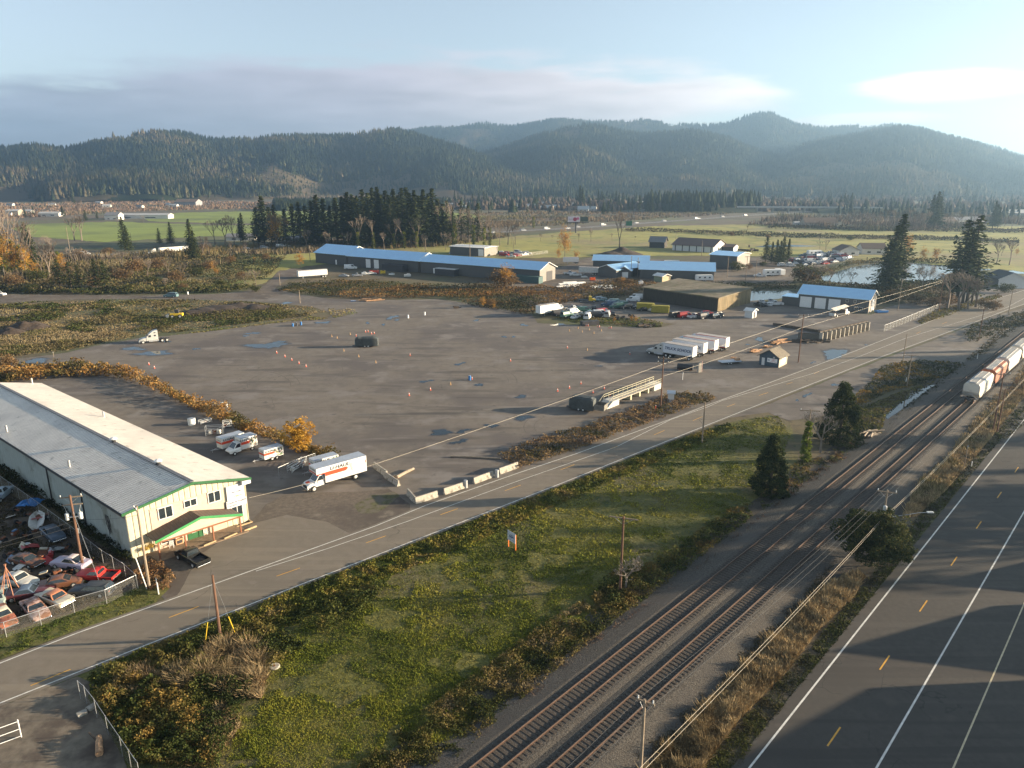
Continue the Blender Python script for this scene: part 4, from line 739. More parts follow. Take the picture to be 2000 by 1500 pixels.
row('fir', [(x, b, t, rr.randint(0, 3)) for x, b, t in [(1015,404,385),(1033,405,384),(1060,400,382),(1083,404,384),(1110,409,382),(1132,408,362),(1137,408,366),(1152,412,394),(1168,404,370),(1175,404,374),(1203,404,372),(1208,410,375),(1216,404,376),(1227,416,384),(1234,416,386),(1248,416,380),(1267,415,386),(1283,414,388),(1273,415,384),(1317,411,372),(1322,411,376),(1336,411,380),(1352,411,378),(1367,411,384),(1178,420,396),(1187,421,392),(1195,419,398),(1212,419,396),(935,400,376),(950,400,378),(888,402,372),(895,403,376),(923,402,378),(945,402,374),(908,402,380),(966,402,384),(980,402,380),(995,402,386)]], 'dark conifer in the belt round the far town', 'conifers round the far town', 1.15)
row('fir', [(1647,411,377,0),(1653,411,380,2),(1640,411,382,2),(1661,411,376,1),(1816,446,380,0),(1824,448,374,1),(1830,446,384,2),(1885,392,362,0),(1905,390,362,2),(1838,405,372,0),(1943,444,398,2),(1938,446,392,0),(1948,446,404,1),(1985,422,396,0),(1992,422,394,2),(1895,440,420,1)], 'conifer standing out beyond the pond at the right', 'conifers on the right of the valley', 1.3)
row('bare', [(1700,440,414),(1715,442,410),(1730,444,406),(1745,445,408),(1760,446,410),(1775,448,405),(1790,448,412),(1805,450,410),(1680,440,418),(1850,450,414),(1870,450,416),(1600,430,416),(1620,430,418),(1900,446,420),(1960,450,425),(1975,450,420),(1946,516,470),(1971,518,466),(1956,500,480),(1828,512,484),(1600,490,470),(1613,488,468)], 'tall bare tree beyond the pond', 'bare trees beyond the pond', 1.1)
row('gold', [(1802,512,478),(1826,512,480),(1768,505,450),(1985,500,482)], 'orange leaved tree at the far bank of the pond', 'orange trees beyond the pond', .8)
row('fir', [(1737,565,440,2),(1748,560,418,0),(1728,566,470,2)], 'very tall dense dark fir before the pond', 'tall firs before the pond', 1.55)
row('ragfir', [(1868,590,430,0),(1888,590,420,1),(1880,592,450,1),(1858,588,480,0),(1898,592,490,1)], 'very tall ragged fir beside the far road', 'tall firs beside the far road', 1.6)
row('bare', [(1850,602,530),(1872,605,525),(1890,604,540),(1905,600,545),(1800,566,520),(1812,566,528),(1640,558,528),(1620,556,524),(1600,556,520),(1590,557,518),(1575,556,522),(1662,558,530)], 'dark bare tree near the pond bank', 'bare trees on the pond bank', 1.6)
row('bush', [(1577,550,508,0),(1568,552,520,1),(1586,552,530,1),(1738,588,562,1),(1790,594,570,1),(1712,590,568,0),(1940,606,582,1),(1925,604,580,1),(1962,572,548,0),(1850,598,568,1),(1820,600,576,1)], 'rounded bush near the garage and the pond', 'bushes near the pond', 1.4)
row('bush', [(x_b, y_b, y_b - h_b, k_b) for x_b, y_b, h_b, k_b in [(30,560,30,1),(75,552,34,0),(130,540,30,1),(185,560,26,1),(235,548,30,1),(262,536,36,1),(310,528,30,1),(345,552,28,1),(385,540,24,0),(410,528,24,1),(450,515,20,1),(300,556,22,0),(60,572,22,0),(250,570,18,0),(360,566,16,1),(430,560,18,0),(470,545,18,1),(500,570,16,0),(520,508,16,1),(100,512,24,1),(160,505,22,1),(210,500,20,1),(330,500,18,1),(400,492,18,1)]], 'rounded leafless thicket bush beyond the dirt road', 'bushes beyond the dirt road', 1.3)
row('bush', [(985,562,520,1),(1210,553,540,1),(1228,556,542,1),(1225,549,548,0),(958,598,580,1)], 'russet bush in the scrub beyond the lot', 'russet bushes beyond the lot', 1.6)
row('gold', [(587,523,488),(943,601,576),(990,565,508),(1200,630,617),(1233,630,614),(1242,630,615),(965,604,590),(1216,556,538),(497,512,500),(428,510,500),(424,540,520)], 'small orange autumn shrub on the waste ground beyond the lot', 'orange shrubs beyond the lot', .95)
# near trees
row('bush', [(20,725,682,1)], 'sparse pale bush at the left edge of the lot', None, .8, tail='only one')
# golden bush beside the trailers
t = thing('autumn_shrub', 'big golden orange bush beside the small box trailers', 'shrub', W(585, 884)); H0 = HT(585, 884, 815)
tr_ = branches(201, 4, .6, .22, .02); tr_.build('trunk', BARKP, t); V, F, C = leafball(202, env_ell(.46, .46, .52, .15), 130, 70, .10, .034, [(.22,.13,.025),(.42,.22,.03),(.50,.29,.05),(.30,.20,.04)]); npmesh('crown', V, F, LEAF, C, t); t.scale = (H0,)*3
# dense evergreens by the railway
EVC = [(.012,.02,.008),(.022,.036,.012),(.045,.062,.018),(.10,.10,.03)]
def evergreen(label, u, vb, vt, rad, seed, n=240, cat='tree'):
    t = thing('evergreen_tree', label, cat, W(u, vb)); h = HT(u, vb, vt); t.scale = (h,)*3
    ringtrunk(.03, .006, .93, rg=random.Random(seed)).build('trunk', BARK, t, smooth=True)
    V, F, C = leafball(seed, env_cone(rad*.95), int(n*.9), 95, .060, .024, EVC, .6, .16); npmesh('crown', V, F, LEAF, C, t)
evergreen('dense dark conical evergreen at the edge of the railway ballast', 1503, 966, 850, .30, 211, 300)
evergreen('larger conical evergreen behind the bare sapling and log heap', 1638, 862, 746, .36, 212, 300)
t = thing('holly_tree', 'broad dark glossy evergreen under the street light pole between railway and highway', 'tree', W(1702, 1105)); h = 8.6; t.scale = (h,)*3
branches(214, 3, .6, .2, .02).build('trunk', BARK, t)
V, F, C = leafball(213, env_ell(.50, .40, .48, .35), 300, 110, .10, .028, [(.012,.02,.008),(.022,.036,.012),(.05,.06,.015),(.12,.10,.03)], .5, .14); npmesh('crown', V, F, LEAF, C, t)
t = thing('ivy_column', 'bright green ivy smothering an old pole beside the bare sapling', 'plant', W(1572, 900)); h = HT(1572, 900, 820); t.scale = (h,)*3
mb = MB(); mb.tube((0,0,0),(0,0,.95),.03,.02); mb.build('trunk', BARK, t); V, F, C = leafball(215, lambda g: (lambda a, z: np.array([math.cos(a)*.10*(1-z*.7), math.sin(a)*.10*(1-z*.7), z]))(g.uniform(0,6.28), g.uniform(.04,.95)), 90, 60, .06, .03, [(.04,.07,.012),(.11,.15,.02),(.20,.22,.03)], .3); npmesh('crown', V, F, LEAF, C, t)
def sapling(label, u, vb, vt, seed, wide=1.3, mat=BARKP, lv=5):
    t = thing('bare_sapling', label, 'tree', W(u, vb)); mb = branches(seed, lv, .62, .16, .012); zt = max(v[2] for v in mb.v); h = HT(u, vb, vt)
    mb.v = [(x/zt*wide, y/zt*wide, z/zt) for x, y, z in mb.v]; mb.build('trunk', mat, t, fixn=False); t.scale = (h,)*3
sapling('pale leafless sapling between the ivy column and the conical evergreen', 1602, 884, 805, 221)
sapling('small bare tree at the foot of the tee topped pole in the meadow', 1222, 1150, 1075, 222)
# trees just outside the frame on the right: their shadows lie on the highway, the tracks and the road
def shadow_tree(u, v, h, kind, i, label, wide=1.0, back=1.0):
    p = W(u, v); L = h / math.tan(SUN_EL); q = Vector((p.x + math.cos(SUN_AZ) * L, p.y + math.sin(SUN_AZ) * L, 0)); plant(kind, i, q, h, label, 'trees east of the highway', wide)
for i, (u, v, h, k, wd) in enumerate([(1885,1208,9,'bush',1.0),(1700,1085,12,'ragfir',1.2),(1800,1015,16,'bush',1.0),(1760,1030,15,'fir',1.3),
        (1790,1090,18,'ragfir',1.2),(1900,1010,19,'fir',1.2),(1470,1010,24,'fir',1.3),(1380,1035,22,'ragfir',1.2),(1250,1085,24,'bare',1.3),(1700,930,22,'fir',1.2),(1120,885,26,'fir',1.2),(1050,990,26,'fir',1.8),(1180,1000,22,'fir',1.8),(1080,1040,26,'ragfir',1.6),(1150,1070,24,'fir',1.5),
        (1640,700,24,'ragfir',1.3),(1600,790,24,'fir',1.2),(1700,760,26,'fir',1.3),(1740,690,24,'fir',1.2),(1820,640,26,'fir',1.3),(1120,1165,26,'ragfir',1.0)]):
    shadow_tree(u, v, h, k, i, '%s tree east of the highway outside the view, %s of the row' % ({'fir':'dark fir','ragfir':'ragged fir','bare':'leafless','bush':'broad rounded'}[k], nth(i+1)), wd)
# ------------------------------------------------------------------ buildings
rib = dict(stretch=(1,1,1))
def MRIB(name, col, pitch, depth, rough=.6, metal=0, axis=0, dirt=None, dark=.8):
    "ribbed sheet: vertical ribs every pitch metres along an axis of the part"
    m = M(name, col, rough, metal, var=.08, scale=.8, big=dirt); nt = m.node_tree; p = nt.nodes['Principled BSDF']
    t = nt.nodes.new('ShaderNodeTexCoord'); s = nt.nodes.new('ShaderNodeSeparateXYZ'); nt.links.new(t.outputs['Object'], s.inputs[0])
    a = nt.nodes.new('ShaderNodeMath'); a.operation = 'PINGPONG'; a.inputs[1].default_value = pitch / 2; nt.links.new(s.outputs[axis], a.inputs[0])
    r = nt.nodes.new('ShaderNodeMapRange'); r.inputs[1].default_value = 0; r.inputs[2].default_value = pitch * .16; nt.links.new(a.outputs[0], r.inputs[0])
    b = nt.nodes.new('ShaderNodeBump'); b.inputs['Distance'].default_value = depth; nt.links.new(r.outputs[0], b.inputs['Height']); nt.links.new(b.outputs[0], p.inputs['Normal'])
    src = p.inputs['Base Color'].links[0].from_socket; r2 = nt.nodes.new('ShaderNodeMapRange'); nt.links.new(r.outputs[0], r2.inputs[0]); r2.inputs[3].default_value = dark; r2.inputs[4].default_value = 1  # rib grooves darkened in the colour, relief shade added to the bump
    v = nt.nodes.new('ShaderNodeVectorMath'); v.operation = 'SCALE'; nt.links.new(src, v.inputs[0]); nt.links.new(r2.outputs[0], v.inputs['Scale']); nt.links.new(v.outputs[0], p.inputs['Base Color']); return m
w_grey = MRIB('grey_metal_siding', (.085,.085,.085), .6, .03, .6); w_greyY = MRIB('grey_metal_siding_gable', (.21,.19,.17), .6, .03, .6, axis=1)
r_skytint = M('sky_tinted_metal_roof', (.46,.74,1.0), .30, .65, var=.05, scale=.4, spec=.6); r_white = M('white_membrane_roof', (.66,.65,.62), .6, var=.06)  # pale metal roof: the reflected sky's blue is put into the colour
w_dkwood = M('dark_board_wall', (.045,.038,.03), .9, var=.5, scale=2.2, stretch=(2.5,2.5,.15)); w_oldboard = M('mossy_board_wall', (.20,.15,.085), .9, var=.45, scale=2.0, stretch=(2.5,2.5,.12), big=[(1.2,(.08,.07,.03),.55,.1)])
r_felt = M('old_felt_roof', (.20,.165,.115), .9, var=.18, scale=.35, big=[(.12,(.13,.105,.06),.52,.1),(.5,(.08,.09,.03),.60,.1)])
trimw = M('white_trim', (.6,.6,.58), .5, var=.05)
def fr(A, B):
    "frame on the ground: origin A, x along A->B, y away from the camera side"
    return A, ang(A, B), (B - A).length
def shed(name, label, A, B, depth, eave, ridge, wall, gable, roof, along=True, trim=trimw, over=.5, group=None, cat='building', doors=(), wins=(), gdoors=(), roofname='roof', ridgey=.5):
    "gabled building; along=True: ridge parallel to AB. doors/wins: (s0,s1,z0,z1) on wall AB; gdoors: on the right end wall, measured from B"
    o, rz, L = fr(A, B); t = thing(name, label, cat, o, rz, group); D = depth
    mb = MB(); mb.mi = 0; ry = D * ridgey
    if along:
        mb.add([(0,0,0),(L,0,0),(L,0,eave),(0,0,eave)], [(0,1,2,3)]); mb.add([(0,D,0),(L,D,0),(L,D,eave),(0,D,eave)], [(3,2,1,0)])
        mb.mi = 1
        mb.add([(L,0,0),(L,D,0),(L,D,eave),(L,ry,ridge),(L,0,eave)], [(0,1,2,3,4)]); mb.add([(0,0,0),(0,D,0),(0,D,eave),(0,ry,ridge),(0,0,eave)], [(4,3,2,1,0)])
    else:
        mb.mi = 1; mb.add([(0,0,0),(L,0,0),(L,0,eave),(L/2,0,ridge),(0,0,eave)], [(0,1,2,3,4)]); mb.add([(0,D,0),(L,D,0),(L,D,eave),(L/2,D,ridge),(0,D,eave)], [(4,3,2,1,0)])
        mb.mi = 0; mb.add([(L,0,0),(L,D,0),(L,D,eave),(L,0,eave)], [(0,1,2,3)]); mb.add([(0,0,0),(0,D,0),(0,D,eave),(0,0,eave)], [(3,2,1,0)])
    mb.build('wall', [wall, gable], t, fixn=False)
    th = .18; mb = MB(); k = (ridge - eave) / (ry if along else L/2); e2 = eave - k * over
    if along:
        for sx in (-over, ): 
            prof = [(-over, e2+.02), (ry, ridge+.02), (D+over, eave - (ridge-eave)/(D-ry)*over+.02), (D+over, eave - (ridge-eave)/(D-ry)*over+.02+th), (ry, ridge+th+.02), (-over, e2+th+.02)]
            mb.loft([[(x, y, z) for y, z in prof] for x in (-over, L+over)])
    else:
        prof = [(-over, e2+.02), (L/2, ridge+.02), (L+over, e2+.02), (L+over, e2+th+.02), (L/2, ridge+th+.02), (-over, e2+th+.02)]; mb.loft([[(x, y, z) for x, z in prof] for y in (-over, D+over)])
    mb.build(roofname, roof, t)
    if trim:
        mb = MB()
        if along:
            for x in (L+over+.01, -over-.06): mb.loft([[(xx, y, z) for y, z in [(-over, e2-.1),(ry, ridge-.1),(D+over, e2-.1),(D+over, e2+th+.05),(ry, ridge+th+.05),(-over, e2+th+.05)]] for xx in (x, x+.05)])
        else:
            mb.loft([[(x, yy, z) for x, z in [(-over, e2-.1),(L/2, ridge-.1),(L+over, e2-.1),(L+over, e2+th+.05),(L/2, ridge+th+.05),(-over, e2+th+.05)]] for yy in (-over-.07, -over-.015)])
        mb.build('roof_trim', trim, t)
    for (s0, s1, z0, z1) in doors:
        d = MB().bx(s0, s1, -.06, -.01, z0, z1).build('door', MT['white'], t)
    for (s0, s1, z0, z1) in wins:
        f = MB().bx(s0, s1, -.06, -.012, z0, z1).build('window', trimw, t); MB().bx(s0+.08, (s0+s1)/2-.03, -.075, -.061, z0+.08, z1-.08).bx((s0+s1)/2+.03, s1-.08, -.075, -.061, z0+.08, z1-.08).build('pane', MT['glass'], f)
    for (s0, s1, z0, z1, mt) in gdoors: MB().bx(L+.01, L+.06, s0, s1, z0, z1).build('door', mt, t)
    return t, L
# warehouse at the left --------------------------------------------------------------
A = W(258, 1092); B = W(487, 1017); rz = ang(A, B); L = (B - A).length; t = thing('warehouse', 'long low warehouse with cream ribbed front, white metal roof and green trim', 'warehouse', A, rz); WD = 78.0; EV = 6.75; RD = 8.35; RX = 8.5
w_cream = MRIB('cream_ribbed_siding', (.50,.47,.35), .75, .06, .6, axis=0, dark=.62); w_side = MRIB('pale_blue_green_siding', (.34,.38,.36), 1.0, .03, .6, axis=1, dirt=[(.25,(.22,.24,.21),.58,.08),(.9,(.10,.11,.07),.70,.06)], dark=.9)
w_pink = M('pale_stucco', (.50,.39,.31), .9, var=.08); r_shed = MRIB('white_corrugated_roof', (.74,.68,.60), .62, .14, .5, .0, axis=1, dirt=[(.12,(.60,.55,.49),.56,.12),(.7,(.38,.35,.30),.66,.08)], dark=.50)
g_trim = M('green_trim_paint', (.03,.115,.045), .5, var=.1)
mb = MB(); mb.add([(0,0,0),(L,0,0),(L,0,EV),(RX,0,RD),(0,0,EV)], [(0,1,2,3,4)]); mb.mi = 1
mb.add([(0,WD,0),(L,WD,0),(L,WD,EV),(RX,WD,RD),(0,WD,EV)], [(4,3,2,1,0)]); mb.add([(0,0,0),(0,WD,0),(0,WD,EV),(0,0,EV)], [(3,2,1,0)]); mb.add([(L,0,0),(L,WD,0),(L,WD,EV),(L,0,EV)], [(0,1,2,3)])
mb.build('wall', [w_cream, w_side], t, fixn=False)
def slab(mb, a, b, y0, y1, th=.16):
    mb.loft([[(a[0], y, a[1]), (b[0], y, b[1]), (b[0], y, b[1]+th), (a[0], y, a[1]+th)] for y in (y0, y1)])
kl = (RD-EV)/RX; kr = (RD-EV)/(L-RX)
mb = MB(); slab(mb, (-.5, EV-.5*kl+.02), (RX, RD+.02), -.55, WD+.3); slab(mb, (RX, RD+.02), (L+.5, EV-.5*kr+.02), -.55, WD+.3); mb.build('roof', r_shed, t)
MB().rbox((RX, WD/2-.2, RD+.24), (.55, WD+.6, .09)).build('ridge_cap', M('dark_ridge_cap', (.12,.13,.15), .6), t)
mb = MB()
for a, b in (((-.62, EV-.5*kl), (RX, RD)), ((RX, RD), (L+.62, EV-.5*kr))): mb.loft([[(a[0], y, a[1]-.16), (b[0], y, b[1]-.16), (b[0], y, b[1]+.20), (a[0], y, a[1]+.20)] for y in (-.68, -.56)])
mb.build('roof_trim', g_trim, t)
MB().bx(-.64, -.51, -.5, WD, EV-.55*kl-.14, EV-.5*kl+.14).build('gutter', MT['dark'], t)
MB().bx(-.03, -.01, 0, WD, EV-1.1, EV-.2).build('eave_band', M('grey_eave_sheet', (.22,.21,.19), .7, var=.2), t)
MB().bx(2.9, 12.6, -.07, -.005, 0, 6.15).build('stucco_panel', w_pink, t)
for cx, cz, w_, h_ in [(4.8,5.15,1.9,1.7),(8.1,5.45,1.75,1.1),(11.35,5.35,1.8,1.65),(14.3,2.25,1.7,1.8),(4.7,1.5,2.0,1.5),(11.2,1.75,2.2,1.4)]:
    f = MB().bx(cx-w_/2, cx+w_/2, -.17, -.072, cz-h_/2, cz+h_/2).build('window', trimw, t)
    MB().bx(cx-w_/2+.12, cx-.06, -.19, -.171, cz-h_/2+.12, cz+h_/2-.12).bx(cx+.06, cx+w_/2-.12, -.19, -.171, cz-h_/2+.12, cz+h_/2-.12).build('pane', MT['glass'], f)
d = MB().bx(7.2, 8.6, -.14, -.072, .1, 2.2).build('door', g_trim, t); MB().bx(7.75, 8.35, -.17, -.141, 1.0, 1.9).build('notice', MT['white'], d)
MB().bx(8.65, 9.3, -.20, -.072, .1, 2.25).build('shutter', g_trim, t)
# canopy over the entrance
cz0, cz1 = 2.75, 4.2; c0, c1, cm = 2.0, 13.4, 7.9; cd = 3.0
mb = MB()
for a, b in (((c0, cz0), (cm, cz1)), ((cm, cz1), (c1, cz0))): slab(mb, a, b, -cd, -.08, .13)
cn = mb.build('canopy_roof', MRIB('dark_canopy_sheet', (.10,.075,.06), .5, .03, .7), t)
mb = MB()
for a, b in (((c0-.15, cz0-.04), (cm, cz1)), ((cm, cz1), (c1+.15, cz0-.04))): mb.loft([[(a[0], y, a[1]-.16), (b[0], y, b[1]-.16), (b[0], y, b[1]+.2), (a[0], y, a[1]+.2)] for y in (-cd-.1, -cd-.01)])
mb.build('canopy_trim', M('bright_green_trim', (.05,.25,.085), .5, var=.08), t)
MB().prism([(c0+.3, cz0-.1), (c1-.3, cz0-.1), (cm, cz1-.15)], -cd+.02, -cd+.12).build('canopy_gable', w_pink, t)
MB().bx(c0, c1, -cd+.02, -cd+.2, cz0-.34, cz0-.11).build('canopy_beam', M('red_brown_timber', (.22,.09,.045), .7, var=.2), t)
for x in (c0+.25, 5.6, 9.3, c1-.3): MB().bx(x-.09, x+.09, -cd+.03, -cd+.2, .1, cz0-.34).build('canopy_post', bpy.data.materials['red_brown_timber'], t)
MB().bx(c0-.2, c1+.6, -cd-.35, 0, .02, .12).build('porch_floor', M('porch_concrete', (.25,.18,.12), .9, var=.2), t)
MB().bx(13.6, 15.9, -.9, -.75, .0, .2).bx(15.8, 15.95, -.9, 0, .0, .2).build('planter_edge', M('kerb_timber', (.42,.30,.17), .85, var=.2), t)
for x, y in ((RX, 9.0), (RX, 23.5)):
    v_ = MB().tube((x, y, RD+.2), (x, y, RD+.75), .3, .3, 10).build('roof_vent', MT['dark'], t); MB().lathe([(.5,.0),(.55,.1),(.3,.3),(.05,.36)], (x, y, RD+.75)).build('vent_cap', MT['white'], v_)
for x, y, mt in ((1.3, 21, 'steel'), (.9, 46, 'steel'), (L-1.4, 43, 'steel'), (L-1.2, 78, 'steel')): MB().tube((x, y, EV+.1), (x, y, EV+1.5), .16, .16, 8).build('flue_pipe', MT[mt], t)
MB().bx(L-.75, L+.5, -.62, -.1, EV-.75, EV-.2).build('end_lamp_box', MT['white'], t)
for y in (14, 26.5): MB().bx(-.16, -.04, y-.1, y+.1, .1, EV-.6).build('downpipe', MT['dark'], t)
mb = MB()
rr = random.Random(4)
for k in range(5):
    y0_ = 6 + rr.uniform(-.6, .6); z0_ = 4.5; p = Vector((-.08, y0_, z0_))
    for j in range(6): q = p + Vector((0, rr.uniform(-.3, .3), -rr.uniform(.2, .6))); mb.tube(p, q, .035, .035, 4); p = q
mb.build('wall_cables', MT['dark'], t)
def text(body, size, mat, parent, loc, rot, name='lettering', ext=.004, sx=1.0, shear=0, bold=0):
    c = bpy.data.curves.new('txt', 'FONT'); c.body = body; c.size = size; c.extrude = ext; c.align_x = 'CENTER'; c.align_y = 'CENTER'; c.shear = shear; c.offset = bold
    o = bpy.data.objects.new('txt', c); COL.objects.link(o); dg = bpy.context.evaluated_depsgraph_get(); me = bpy.data.meshes.new_from_object(o.evaluated_get(dg)); bpy.data.objects.remove(o)
    me.materials.clear(); me.materials.append(mat); n = bpy.data.objects.new(name, me); COL.objects.link(n); n.parent = parent; n.location = loc; n.rotation_euler = rot; n.scale = (sx, 1, 1); return n
def dashes(parent, rows, y, mat, step=.11, seed=3):
    "rows of lettering too small to read: short upright strokes"
    r_ = random.Random(seed); mb = MB()
    for x0, x1, z, h in rows:
        x = x0
        while x < x1:
            w_ = step * r_.uniform(.45, .8)
            if r_.random() > .12: mb.bx(x, x + w_ * .45, y, y + .01, z - h/2, z + h/2).bx(x + w_ * .46, x + w_, y, y + .01, z + h * r_.choice([-.5, .15]), z + h * r_.choice([.3, .5]))
            x += step
    return mb.build('lettering', mat, parent, fixn=False)
# two boards on the front
s1 = MB().bx(13.05, 15.55, -.2, -.09, 3.95, 6.25).build('signboard', M('pale_signboard', (.52,.52,.54), .5, var=.03), t); dashes(s1, [(13.35, 15.3, 5.15, .16)], -.215, MT['blueink']); dashes(s1, [(13.4, 15.3, 4.5, .22)], -.215, M('faded_yellow_ink', (.66,.50,.12), .6), .22)  # even grey-white board colour
s2 = MB().bx(12.8, 15.75, -.32, -.21, 2.95, 4.05).build('signboard', bpy.data.materials['pale_signboard'], t); text('Trucks & Trailers', .40, MT['blueink'], s2, (14.28, -.335, 3.72), (R(90), 0, 0)); text('FOR RENT', .3, MT['blueink'], s2, (13.7, -.335, 3.25), (R(90), 0, 0))
KX = math.radians(7.3); SH_ = Matrix(((1, -math.sin(KX), 0, 0), (0, math.cos(KX), 0, 0), (0, 0, 1, 0), (0, 0, 0, 1)))   # the side walls are not quite square to the front
for c in [c for c in COL.objects if c.parent == t]:
    if c.location.length == 0: c.data.transform(SH_)
    for g in [g for g in COL.objects if g.parent == c and g.location.length == 0]: g.data.transform(SH_)
# sheds with sky-tinted roofs ----------------------------------------------------------------------
LDE = 'long grey shed with sky-tinted metal roof'
shed('shed_building', 'grey metal shed with bright sky-tinted roof at the left end of the long row', W(617,513), W(677.6,519), 19, 6.2, 10.3, w_grey, w_greyY, r_skytint, group=None, doors=[(17.5,18.7,.1,2.8)], over=.8)
s_, L_ = shed('shed_building', 'middle grey shed of the long row with sky-tinted roof and two tall white doors', W(680,520.5), W(817,532), 17.5, 6.2, 9.6, w_grey, w_greyY, r_skytint, doors=[(13.8,17.2,.3,5.0),(19.8,23.3,.3,5.0),(27.6,28.7,.2,2.9)], over=.8)
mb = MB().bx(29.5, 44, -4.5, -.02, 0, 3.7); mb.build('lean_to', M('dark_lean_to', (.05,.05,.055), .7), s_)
s_, L_ = shed('shed_building', 'longest grey shed with sky-tinted roof, nearest its open gable end', W(822,532.3), W(1054,552), 15.5, 6.2, 9.0, w_grey, w_greyY, r_skytint, doors=[(8.5,9.6,.2,2.9)], gdoors=[(6.5,12.5,.1,4.6,MT['dark'])], over=.8)
MB().bx(12.5, 25, -4.0, -.02, 0, 3.4).build('lean_to', bpy.data.materials['dark_lean_to'], s_); MB().bx(12.3, 25.2, -4.3, -.02, 3.41, 3.6).build('lean_to_roof', trimw, s_)
MB().bx(60, 75, -4.0, -.02, 0, 3.2).build('lean_to', M('teal_lean_to', (.05,.10,.10), .7), s_)
s_, L_ = shed('shed_building', 'small grey building with flat white roof behind the long shed', W(879,497.5), W(946,501.5), 17, 5.4, 5.9, w_grey, w_greyY, r_white, doors=[(22,26,.3,4.6)], over=.5)
# right hand group
s_, L_ = shed('shed_building', 'right hand long grey shed with sky-tinted roof behind the camper', W(1249,543.5), W(1394,548), 20.5, 4.6, 7.6, w_grey, w_greyY, r_skytint, gdoors=[(12,18,.1,3.6,MT['dark'])], over=.7)
shed('shed_building', 'low long shed with pale sky-tinted roof behind the two small gables', W(1158,524.5), W(1266,527), 15, 4.6, 6.9, w_grey, w_greyY, r_skytint, over=.6)
shed('shed_building', 'grey gable shed with pale roof left of the small white door garage', W(1168,539.5), W(1203,544), 22, 4.2, 6.3, w_grey, w_grey, r_skytint, along=False, over=.5)
shed('shed_building', 'small grey garage with white roll door between the gables', W(1204,542), W(1232,543), 16, 3.6, 5.6, w_grey, w_grey, r_skytint, along=False, over=.5, doors=[(1.6,5.8,.1,2.9)])
shed('barn_building', 'dark blocky barn with light roof behind the right long shed', W(1385,523), W(1438,527), 20, 7.4, 8.8, w_grey, w_greyY, r_skytint, over=.6)
s_, L_ = shed('barn_building', 'long low white sided barn with brown roof in the pasture', W(1313,489), W(1393,494), 22, 4.2, 8.2, trimw, trimw, M('brown_metal_roof', (.13,.085,.07), .7, var=.2), over=.8, trim=None)
for k in range(7): MB().bx(2 + k*5.2, 2.5 + k*5.2, -.3, -.02, 0, 4.0).build('wall_post', MT['dark'], s_)
shed('barn_building', 'small open fronted grey barn in the pasture left of the long barn', W(1268,484), W(1297,485), 12, 4.6, 7.8, MT['dark'], w_dkwood, M('tin_grey_roof', (.17,.17,.17), .6, var=.2), over=.9, trim=None)
shed('barn_building', 'low brown roofed outbuilding right of the long pasture barn', W(1403,490.5), W(1432,492), 12, 3.2, 4.6, MT['dark'], trimw, bpy.data.materials['brown_metal_roof'], trim=None)
shed('shed_building', 'small pale green shed below the right long shed', W(1277,549.5), W(1293,552), 5.5, 3.0, 3.9, M('pale_green_wall', (.22,.25,.17), .8), M('tan_wall', (.42,.36,.24), .8), r_white, over=.6)
# old timber building
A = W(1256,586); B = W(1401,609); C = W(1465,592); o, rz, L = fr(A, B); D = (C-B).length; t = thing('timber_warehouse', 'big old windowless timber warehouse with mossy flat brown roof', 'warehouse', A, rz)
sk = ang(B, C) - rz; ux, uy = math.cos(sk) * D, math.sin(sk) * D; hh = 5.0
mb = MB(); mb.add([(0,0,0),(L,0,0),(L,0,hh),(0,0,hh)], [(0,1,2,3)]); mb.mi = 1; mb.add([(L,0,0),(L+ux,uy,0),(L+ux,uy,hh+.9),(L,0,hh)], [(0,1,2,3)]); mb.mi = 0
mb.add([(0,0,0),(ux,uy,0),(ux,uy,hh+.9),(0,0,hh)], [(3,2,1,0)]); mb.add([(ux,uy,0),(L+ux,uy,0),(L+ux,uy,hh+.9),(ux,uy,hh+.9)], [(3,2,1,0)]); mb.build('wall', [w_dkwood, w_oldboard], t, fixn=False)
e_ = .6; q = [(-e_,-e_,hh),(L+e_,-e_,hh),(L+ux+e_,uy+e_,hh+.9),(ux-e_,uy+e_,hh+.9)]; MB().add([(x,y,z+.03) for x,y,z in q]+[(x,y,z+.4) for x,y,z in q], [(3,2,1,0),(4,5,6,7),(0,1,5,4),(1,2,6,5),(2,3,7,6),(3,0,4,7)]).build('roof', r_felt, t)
# right: garage with three doors
s_, L_ = shed('garage_building', 'grey garage with sky-tinted roof and three white roll doors', W(1557.7,599), W(1695,612.7), 13, 5.3, 7.9, w_grey, w_greyY, r_skytint, over=.6,
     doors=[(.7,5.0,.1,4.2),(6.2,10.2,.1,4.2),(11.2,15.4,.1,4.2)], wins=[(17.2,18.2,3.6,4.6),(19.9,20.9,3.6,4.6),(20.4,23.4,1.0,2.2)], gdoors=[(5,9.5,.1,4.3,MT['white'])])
MB().bx(-6.5, -.02, 1, 9, 0, 3.4).build('lean_to', w_grey, s_); MB().bx(-6.8, -.02, .6, 9.4, 3.42, 3.6).build('lean_to_roof', r_skytint, s_)
s_, L_ = shed('booth_building', 'small white pump house with slanted roof beside the timber warehouse', W(1454,620), W(1469,622), 3.4, 2.6, 3.3, trimw, trimw, r_white, over=.4, gdoors=[(1.0,2.2,.1,2.1,MT['dark'])])
s_, L_ = shed('house', 'grey house with white gable near the far end of the main road', W(1920,555), W(1948,563), 12, 4.2, 7.0, w_grey, trimw, M('dark_shingle_roof', (.05,.055,.06), .8, var=.2), wins=[], over=.5)
r_sh = M('brown_shingle_roof', (.15,.11,.085), .9, var=.2)
